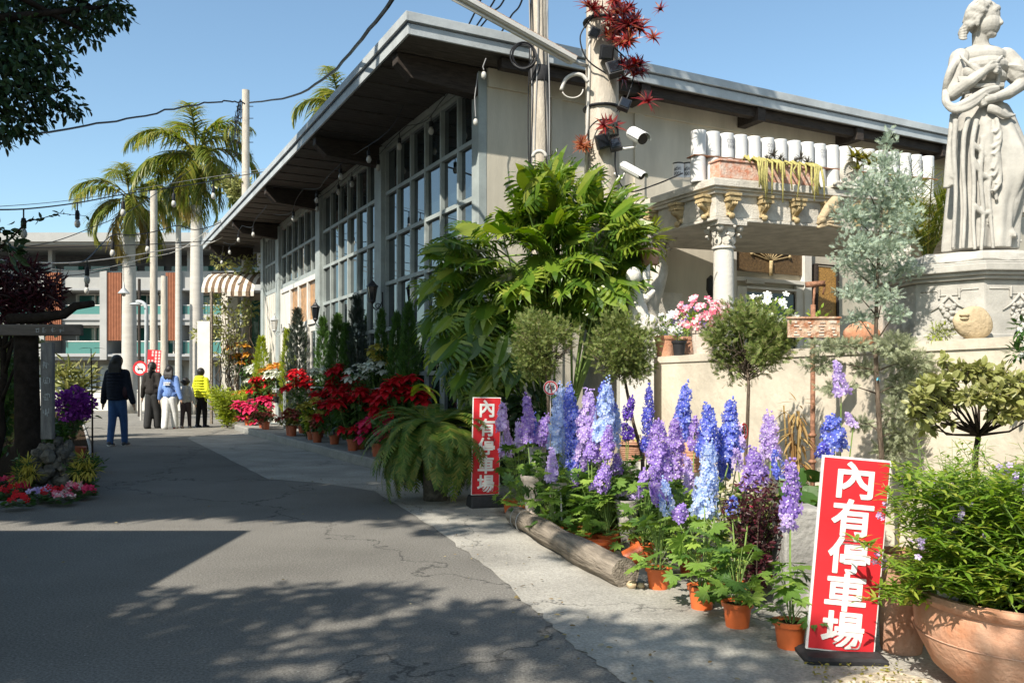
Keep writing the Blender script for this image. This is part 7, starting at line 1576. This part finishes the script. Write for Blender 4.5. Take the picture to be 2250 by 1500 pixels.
for i in range(7): f = i/6; m.tube(smooth_pts([s(2174, 8, -.04+.1*f), s(2155, 1, -.04+.12*f), s(2132, 18, -.03+.11*f), s(2122, 50, .0+.06*f)], 9), .022, 8)
for kx, ky, dy, r in ((2118, 68, -.01, .033), (2113, 73, .0, .024), (2124, 60, 0, .03)): m.sphere(s(kx, ky, dy), r, 10, 8)
for i in range(5): m.tube(smooth_pts([s(2124, 60+i*6, -.035), s(2114, 62+i*6, -.045), s(2108, 70+i*3, -.02)], 6), .008, 6)
chain(m, [s(2155, 72, -.01), s(2154, 95, -.005), s(2156, 118, .01)], [.052, .048, .066]); 
for sg, x in ((-1, 2128), (1, 2186)): cap(m, s(2156, 112, 0), s(x, 122, .01), .05, .055)
# torso
for py, x0_, x1_, d in ((128, 2108, 2212, .105), (150, 2106, 2212, .125), (175, 2110, 2208, .125), (198, 2114, 2202, .115), (220, 2112, 2202, .115), (245, 2106, 2210, .13), (270, 2100, 2218, .14)): m.sphere(s((x0_+x1_)/2, py, .01), ((x1_-x0_)/2*k_, d, .075), 18, 10)
m.sphere(s(2136, 158, -.095), (.058, .05, .055), 14, 10); m.sphere(s(2180, 158, -.09), (.058, .05, .055), 14, 10)
# arm at the viewer's left, hand raised to the breast
chain(m, [s(2108, 128, -.01), s(2100, 165, -.03), s(2093, 207, -.07)], [.062, .055, .044]); chain(m, [s(2093, 207, -.07), s(2130, 180, -.15), s(2166, 154, -.165)], [.044, .040, .026])
hb = s(2170, 151, -.168); chain(m, [hb, s(2182, 146, -.162)], [.028, .026])
for i, (ex_, ey_) in enumerate(((2196, 142), (2198, 149), (2197, 156), (2193, 161))): chain(m, [s(2180, 143+i*4, -.165), s((2180+ex_)/2+2, (143+i*4+ey_)/2, -.176), s(ex_, ey_, -.150)], [.012, .011, .008], 8)
chain(m, [s(2172, 143, -.175), s(2180, 136, -.182), s(2188, 136, -.172)], [.013, .011, .009], 8)
# arm at the viewer's right, sleeve rolled, forearm across the waist
chain(m, [s(2208, 128, .0), s(2228, 150, -.02), s(2236, 164, -.03)], [.068, .070, .068]); chain(m, [s(2234, 160, -.03), s(2243, 186, -.05)], [.045, .042]); chain(m, [s(2243, 186, -.05), s(2215, 205, -.13), s(2182, 216, -.165)], [.042, .038, .027])
for i in range(3): a = np.linspace(0, 2*np.pi, 20); c = s(2236-i*3, 163-i*4, -.03); m.tube(c+np.outer(np.cos(a)*.07, [.9, 0, -.35])+np.outer(np.sin(a)*.066, [0, 1, 0]), .011, 6)
chain(m, [s(2182, 216, -.168), s(2168, 219, -.172)], [.03, .03])
for i, (ex_, ey_) in enumerate(((2148, 218), (2147, 224), (2149, 230), (2154, 234))): chain(m, [s(2166, 214+i*4.5, -.176), s((2166+ex_)/2, (214+i*4.5+ey_)/2-1, -.188), s(ex_, ey_, -.165)], [.012, .011, .008], 8)
chain(m, [s(2174, 212, -.18), s(2164, 207, -.19), s(2157, 210, -.185)], [.013, .011, .009], 8)
fuse(m, 'figure', M['marble'], st, .0042, 2)
# drapery: gathered bodice, shawl over the arm, sash and long folded skirt
m = MB()
for i in range(8): f = i/7; m.tube(smooth_pts([s(2110+4*f, 120+6*f, -.09-.02*f), s(2128+6*f, 138+9*f, -.135), s(2152, 150+9*f, -.14), s(2176, 146+8*f, -.14), s(2202-4*f, 122+8*f, -.09)], 16), .0075+.002*math.sin(i*2.1), 6)
for i in range(7): f = i/6; m.tube(smooth_pts([s(2106+16*f, 168, -.12), s(2112+13*f, 185+3*math.sin(i*3), -.135), s(2116+12*f, 206, -.125)], 8), .009, 6)
for i in range(6): f = i/5; m.tube(smooth_pts([s(2188+4*f, 150+6*f, -.13), s(2192+3*f, 172, -.125), s(2190+4*f, 192, -.115)], 7), .009, 6)
for i in range(2): m.tube(smooth_pts([s(2108, 176+i*5, -.11), s(2150, 186+i*4, -.14), s(2206, 184+i*5, -.11)], 12), .010, 6)
# shoulder mantle falling behind the left arm
for i in range(12): f = i/11; m.tube(smooth_pts([s(2122-18*f, 116+8*f, -.03+.03*f), s(2102-12*f, 140+8*f, -.05-.03*f), s(2090-10*f, 175+4*f, -.03-.04*f), s(2080-6*f+8*abs(f-.5), 205+5*f, -.02)], 14), .019-.006*math.sin(i*2.6), 8)
for i in range(9): f = i/8; m.tube(smooth_pts([s(2076+5*f, 200+4*f, -.04-.02*f), s(2076+8*f, 224+2*f, -.10-.04*f), s(2094+6*f, 243-12*f, -.17), s(2122, 240-20*f, -.19), s(2146, 226-20*f, -.185), s(2166, 206-10*f, -.175), s(2192, 196-4*f, -.145)], 22), .016+.004*math.sin(i*2.3), 8)
for i in range(6): f = i/5; m.tube(smooth_pts([s(2172, 240-6*f, -.165), s(2190, 246-8*f, -.19), s(2208, 256-6*f, -.175), s(2230-6*f, 252+2*f, -.13)], 10), [.02-.0012*j for j in range(10)], 8)
fuse(m, 'shawl', M['marble'], st, .0045, 1)
m = MB(); n = 96; a = np.linspace(0, 2*np.pi, n, endpoint=False)
rows = [(236, 2106, 2208, .13), (262, 2096, 2222, .15), (300, 2094, 2236, .165), (340, 2092, 2244, .175), (380, 2094, 2248, .18), (420, 2090, 2242, .18), (460, 2086, 2232, .18), (500, 2084, 2226, .185), (535, 2082, 2224, .19), (552, 2082, 2222, .19)]
pyq = np.linspace(236, 552, 60); X0 = np.interp(pyq, [r[0] for r in rows], [r[1] for r in rows]); X1 = np.interp(pyq, [r[0] for r in rows], [r[2] for r in rows]); DD = np.interp(pyq, [r[0] for r in rows], [r[3] for r in rows]); rings = []
for py, xa, xb, dd in zip(pyq, X0, X1, DD):
    u = (py-236)/316; fold = .008+.020*u; ph = .8*math.sin(u*2.2); w_ = (np.sin(a*9+ph)*.6+np.sin(a*15-ph*2+1)*.3+.5*np.abs(np.sin(a*5.5+ph)))*fold
    knee = .075*np.exp(-((py-375)/60)**2)*np.exp(-((a-5.35)/.42)**2)+.035*np.exp(-((py-320)/60)**2)*np.exp(-((a-4.35)/.4)**2)
    cx, rx = (xa+xb)/2, (xb-xa)/2*k_; c = s(cx, py, .02); rings.append(np.stack([c[0]+(rx+w_+knee*.4)*np.cos(a), c[1]+(dd+w_+knee)*np.sin(a), np.full(n, c[2])], 1))
m.loft(rings)
for i, P in enumerate(([(2128, 258), (2118, 300), (2116, 370), (2120, 450), (2116, 545)], [(2146, 262), (2136, 320), (2140, 400), (2138, 480), (2142, 548)], [(2172, 262), (2180, 310), (2186, 350), (2172, 410), (2176, 470), (2182, 545)], [(2186, 260), (2200, 300), (2196, 345), (2186, 400), (2190, 440)], [(2100, 262), (2096, 330), (2100, 420), (2094, 545)], [(2160, 300), (2154, 380), (2160, 470), (2156, 550)], [(2140, 318), (2166, 340), (2184, 344)], [(2138, 350), (2160, 385), (2184, 392)], [(2140, 450), (2160, 468), (2180, 462)])):
    Q = smooth_pts([s(x, y, -.145-.045*((y-236)/316)) for x, y in P], 20); m.tube(Q, np.linspace(.018, .011, 20), 8)
# hanging cloak panel at the left with a ragged hem
for i in range(7): f = i/6; hem = 412-26*f+9*math.sin(i*2.5); m.tube(smooth_pts([s(2092+8*f, 250, -.09-.02*f), s(2088+11*f, 300, -.115-.02*f), s(2083+13*f, 360, -.125-.02*f), s(2080+15*f, hem, -.12-.03*f)], 12), np.linspace(.014, .022, 12), 8)
for i in range(9): f = i/8; m.tube(smooth_pts([s(2188, 258+i*5, -.17), s(2194+5*math.sin(i), 280+i*14, -.185), s(2184+6*math.sin(i*2), 292+i*16, -.185)], 6), .013, 7)
chain(m, [s(2236, 385, -.10), s(2224, 445, -.12), s(2212, 498, -.11)], [.062, .048, .034]); chain(m, [s(2210, 500, -.11), s(2226, 514, -.17)], [.036, .022])
for i in range(4): cap(m, s(2222+i*1.5, 512, -.165+.018*i), s(2231+i, 517, -.19+.02*i), .011, .008, 8)
fuse(m, 'skirt', M['marble'], st, .006, 1)
m = MB(); base = sp(.86); rg = []
for z_, k in ((zc+.106, 1.0), (zc+.13, 1.03), (zc+.17, 1.0), (zc+.185, .96)):
    q4 = []
    for i in range(8):
        for f in np.linspace(0, 1, 6)[:-1]: q4.append(pcn+(base[i]*(1-f)+base[(i+1) % 8]*f-pcn)*k*(1+rng.normal(0, .008)))
    rg.append(np.c_[np.array(q4), np.full(40, z_)+rng.normal(0, .004, 40)])
m.loft(rg); m.build('plinth', M['marble'], st)
# white cherub half hidden by the philodendron
c0 = at(1405, 690, 8.05); t = thing('cherub_statue', 'white plaster winged cherub half hidden behind the philodendron', 'statue', c0-[0, 0, .05]); m = MB(); q2 = lambda x, y, d=0: at(x-50, y, 8.05+d*.8)
chain(m, [q2(1440, 640), q2(1448, 665), q2(1452, 700)], [.07, .095, .11]); m.sphere(q2(1442, 605), (.075, .075, .085), 14, 12); chain(m, [q2(1452, 700), q2(1480, 705, -.08), q2(1476, 745, -.05)], [.075, .065, .04]); chain(m, [q2(1440, 645), q2(1470, 655, -.06), q2(1485, 640, -.08)], [.04, .035, .025])
for i in range(9): f = i/8; chain(m, [q2(1448, 650+5*f, .08), q2(1465+8*f, 600+18*f, .12), q2(1478-2*f, 580+26*f, .14)], [.02, .022, .010], 8)
cap(m, q2(1450, 720), q2(1452, 760), .12, .13); m.box(*[c0[0]-.2, c0[0]+.12, c0[1]-.12, c0[1]+.15], 0, q2(1450, 765)[2]); fuse(m, 'figure', M['white_plaster'], t, .010, 1)
# ---------------------------------------------------------------- people walking away
def person(lab, px, yfoot, ytop, X=None, coat='down_jacket', coat_c=(.02, .025, .04), trouser_c=(.05, .09, .2), hair_c=(.012, .01, .009), shoe_c=(.1, .1, .1), hair='long', step=.10, wide=1.0, flare=1.0, child=False, longcoat=.0, armout=.07, stripes=0, prn=None, lean=0, turn=0.0, sole=None, hl=.045):
    g = gp(px, yfoot); Yd = g[1]; H = (yfoot-ytop)*Yd/F; t = thing('person', lab, 'person', g, turn, 'people walking away down the lane')
    ca, sa = math.cos(turn), math.sin(turn); hd = .5*H/7.2*(1.22 if child else 1.0)
    def p(x, y, z): x *= H*wide; y *= H; return np.array([g[0]+x*ca-y*sa, g[1]+x*sa+y*ca, z*H])
    hz = 1-2*hd/H*.98
    skin = M.setdefault('skin', mat('skin', (.52, .32, .22), .6, .3)); mk = lambda nm, c, r=.8, **k: mat(nm, c, r, .15, .12, 14, .25, 60, **k)
    sh_ = .80-(.02 if child else 0); hip = .50; kn = .275; st_ = step
    body = MB(); body.sphere(p(0, .0, 1-hd/H), (hd*.78, hd*.92, hd), 16, 12); chain(body, [p(0, -.005, hz+.02), p(0, -.012, sh_+.03)], [.030*H, .034*H])
    chain(body, [p(0, 0, sh_-.02), p(0, .0, .66), p(0, 0, .52)], [.070*H*wide, .060*H*wide, .055*H*wide])
    hands = []
    for sx in (-1, 1):
        sw = -.05*sx*st_/.1; el = p(sx*(.118+armout*.4), -.01+sw*.3, .625); wr = p(sx*(.125+armout), .015+sw, .475); chain(body, [p(sx*.095, 0, sh_), el, wr], [.034*H, .028*H, .019*H])
        d = (wr-el)/np.linalg.norm(wr-el); hands.append((wr, d)); cap(body, wr, wr+d*.035*H, .018*H, .016*H)
        for i in range(4): o_ = np.array([0, (i-1.5)*.010*H, 0]); chain(body, [wr+d*.045*H+o_, wr+d*.068*H+o_, wr+d*.085*H+o_*.9+np.array([-sx*.008*H, 0, 0])], [.0065*H, .006*H, .005*H], 6)
        chain(body, [wr+d*.02*H+np.array([0, .014*H, 0]), wr+d*.045*H+np.array([-sx*.006*H, .024*H, 0])], [.008*H, .0055*H], 6)
        fy = sx*st_; chain(body, [p(sx*.045, 0, hip), p(sx*.05, fy*.55+.02, kn), p(sx*.05, fy, .04)], [.048*H, .034*H, .022*H])
    fuse(body, 'body', skin, t, H*.010, 1)
    tr = MB()
    cap(tr, p(-.035, 0, hip+.045), p(.035, 0, hip+.045), .068*H*wide, .068*H*wide)
    for sx in (-1, 1): fy = sx*st_; chain(tr, [p(sx*.046, 0, hip), p(sx*.052, fy*.5+.015, kn), p(sx*.053, fy*.95, .045)], [.066*H*wide, .043*H*flare, .034*H*flare*(1.12 if flare > 1.1 else 1)])
    fuse(tr, 'trousers', mk('trousers_fabric', trouser_c), t, H*.010, 1)
    jk = MB(); lo = .49-longcoat
    chain(jk, [p(0, -.005, sh_-.005), p(0, -.005, .66), p(0, -.005, lo+.085)], [.085*H*wide, .088*H*wide, .090*H*wide]); cap(jk, p(-.075, 0, sh_), p(.075, 0, sh_), .052*H, .052*H)
    cap(jk, p(-.045, 0, lo+.065), p(.045, 0, lo+.065), .072*H*wide, .072*H*wide); cap(jk, p(-.05, 0, .66), p(.05, 0, .66), .07*H*wide, .07*H*wide); cap(jk, p(0, -.005, sh_+.035), p(0, -.004, sh_+.052), .048*H, .044*H)
    for sx in (-1, 1):
        sw = -.05*sx*st_/.1; chain(jk, [p(sx*.098, 0, sh_), p(sx*(.120+armout*.4), -.01+sw*.3, .625), p(sx*(.126+armout), .014+sw, .488)], [.050*H, .043*H, .032*H])
    if stripes:
        for i in range(stripes): z = lo+.03+(sh_-lo-.03)*i/(stripes-1); a = np.linspace(0, 2*np.pi, 24); jk.tube(np.array([p(.135*math.cos(q_)*.82, .098*math.sin(q_), z) for q_ in a])*1.0, .013*H, 8)
    if hair == 'hood': chain(jk, [p(-.05, -.045, sh_+.035), p(0, -.065, sh_+.03), p(.05, -.045, sh_+.035)], [.042*H, .05*H, .042*H])
    fuse(jk, 'jacket', mk('jacket_fabric', coat_c, .75), t, H*.009, 1)
    hr = MB(); hcn = p(0, -.004, 1-hd/H+.006); hr.sphere(hcn+np.array([0, -.10*hd, .06*hd]), (hd*.90, hd*.98, hd*1.0), 16, 12)
    if hair == 'long':
        for i in range(9): x = (i-4)*.0125; chain(hr, [p(x, -.040, 1-hd/H), p(x*1.25, -.062, hz+.0), p(x*1.2, -.080, sh_-hl+.012*math.cos(i*2))], [.022*H, .020*H, .010*H], 8)
    elif hair == 'tail': chain(hr, [p(.0, -.06, 1-hd/H-.005), p(.005, -.085, hz), p(.008, -.088, sh_-.03)], [.026*H, .024*H, .012*H])
    elif hair == 'puffs':
        for sx in (-1, 1): hr.sphere(p(sx*.07, -.02, 1-hd/H+.005), .03*H, 8, 6)
    else: hr.sphere(p(0, -.035, hz+.02), (.045*H, .035*H, .04*H), 12, 8)
    fuse(hr, 'hair', mat('hair', hair_c, .5, .4, .3, 40, .3, 80), t, H*.009, 1)
    for sx in (-1, 1):
        fy = sx*st_; s1 = MB(); up = .014 if fy < 0 else 0; cap(s1, p(sx*.053, fy*.95-.02, .022+up), p(sx*.056, fy*.95+.075, .016), .026*H, .022*H); s1.V[-1][:, 2] = np.maximum(s1.V[-1][:, 2], .004)
        o = s1.build('shoe', mk('shoe_leather', shoe_c, .6), t, smooth=True)
        if sole: s2 = MB(); s2.tube(np.array([p(sx*.053, fy*.95-.035, .010+up), p(sx*.056, fy*.95+.09, .006)]), .021*H, 8); s2.build('sole', M['sign_white'], o, smooth=True)
    if prn: prn(t, p, H)
    return t
def hoodie_print(t, p, H):
    m = MB(); 
    for r_, (z, xs) in enumerate(((.735, 9), (.705, 8))):
        for i in range(xs): x = -.055+i*.0125; a = p(x, -.108, z); m.box(a[0], a[0]+.010*H, a[1]-.012, a[1]+.03, a[2]-.009*H, a[2]+.009*H*rng.uniform(.6, 1))
    m.build('back_print', M['sign_white'], t)
def bag(t, p, H):
    m = MB(); m.sphere(p(.115, -.03, .60), (.05*H, .04*H, .075*H), 14, 10); b_ = m.build('shoulder_bag', mat('maroon_bag', (.035, .012, .02), .6, .3), t, smooth=True); m = MB(); m.tube(smooth_pts([p(.11, -.04, .66), p(.06, -.06, .80), p(.03, .0, .835)], 8), .008*H, 6); m.build('strap', M['iron'], b_)
person('woman with long dark hair in black quilted jacket and blue jeans walking away', 258, 979, 780, coat_c=(.012, .016, .028), trouser_c=(.045, .10, .24), shoe_c=(.08, .08, .09), hair='long', hl=.02, stripes=9, wide=.9, step=.075, sole=True, prn=bag, armout=.075)
person('tall walker with dark tied hair in black jacket and wide black trousers', 335, 941, 795, coat_c=(.03, .026, .024), trouser_c=(.03, .03, .03), shoe_c=(.05, .05, .05), hair='tail', flare=1.45, step=.06, wide=.95, turn=-.12)
person('girl with long hair in blue hoodie with white back print and white trousers', 373, 942, 803, coat_c=(.15, .25, .52), trouser_c=(.68, .68, .66), shoe_c=(.30, .05, .04), hair='long', hl=.0, flare=1.35, step=.085, wide=.95, prn=hoodie_print, longcoat=.01)
person('small child in grey top and dark trousers between the two older children', 408, 940, 829, coat_c=(.36, .36, .35), trouser_c=(.05, .04, .045), shoe_c=(.55, .46, .42), hair='puffs', child=True, step=.07, wide=1.0)
person('person in bright yellow quilted hooded jacket and black trousers bending to the flowers', 442, 938, 808, coat_c=(.56, .58, .03), trouser_c=(.012, .012, .014), shoe_c=(.05, .05, .07), hair='hood', stripes=7, step=.03, wide=1.0, turn=-.35)
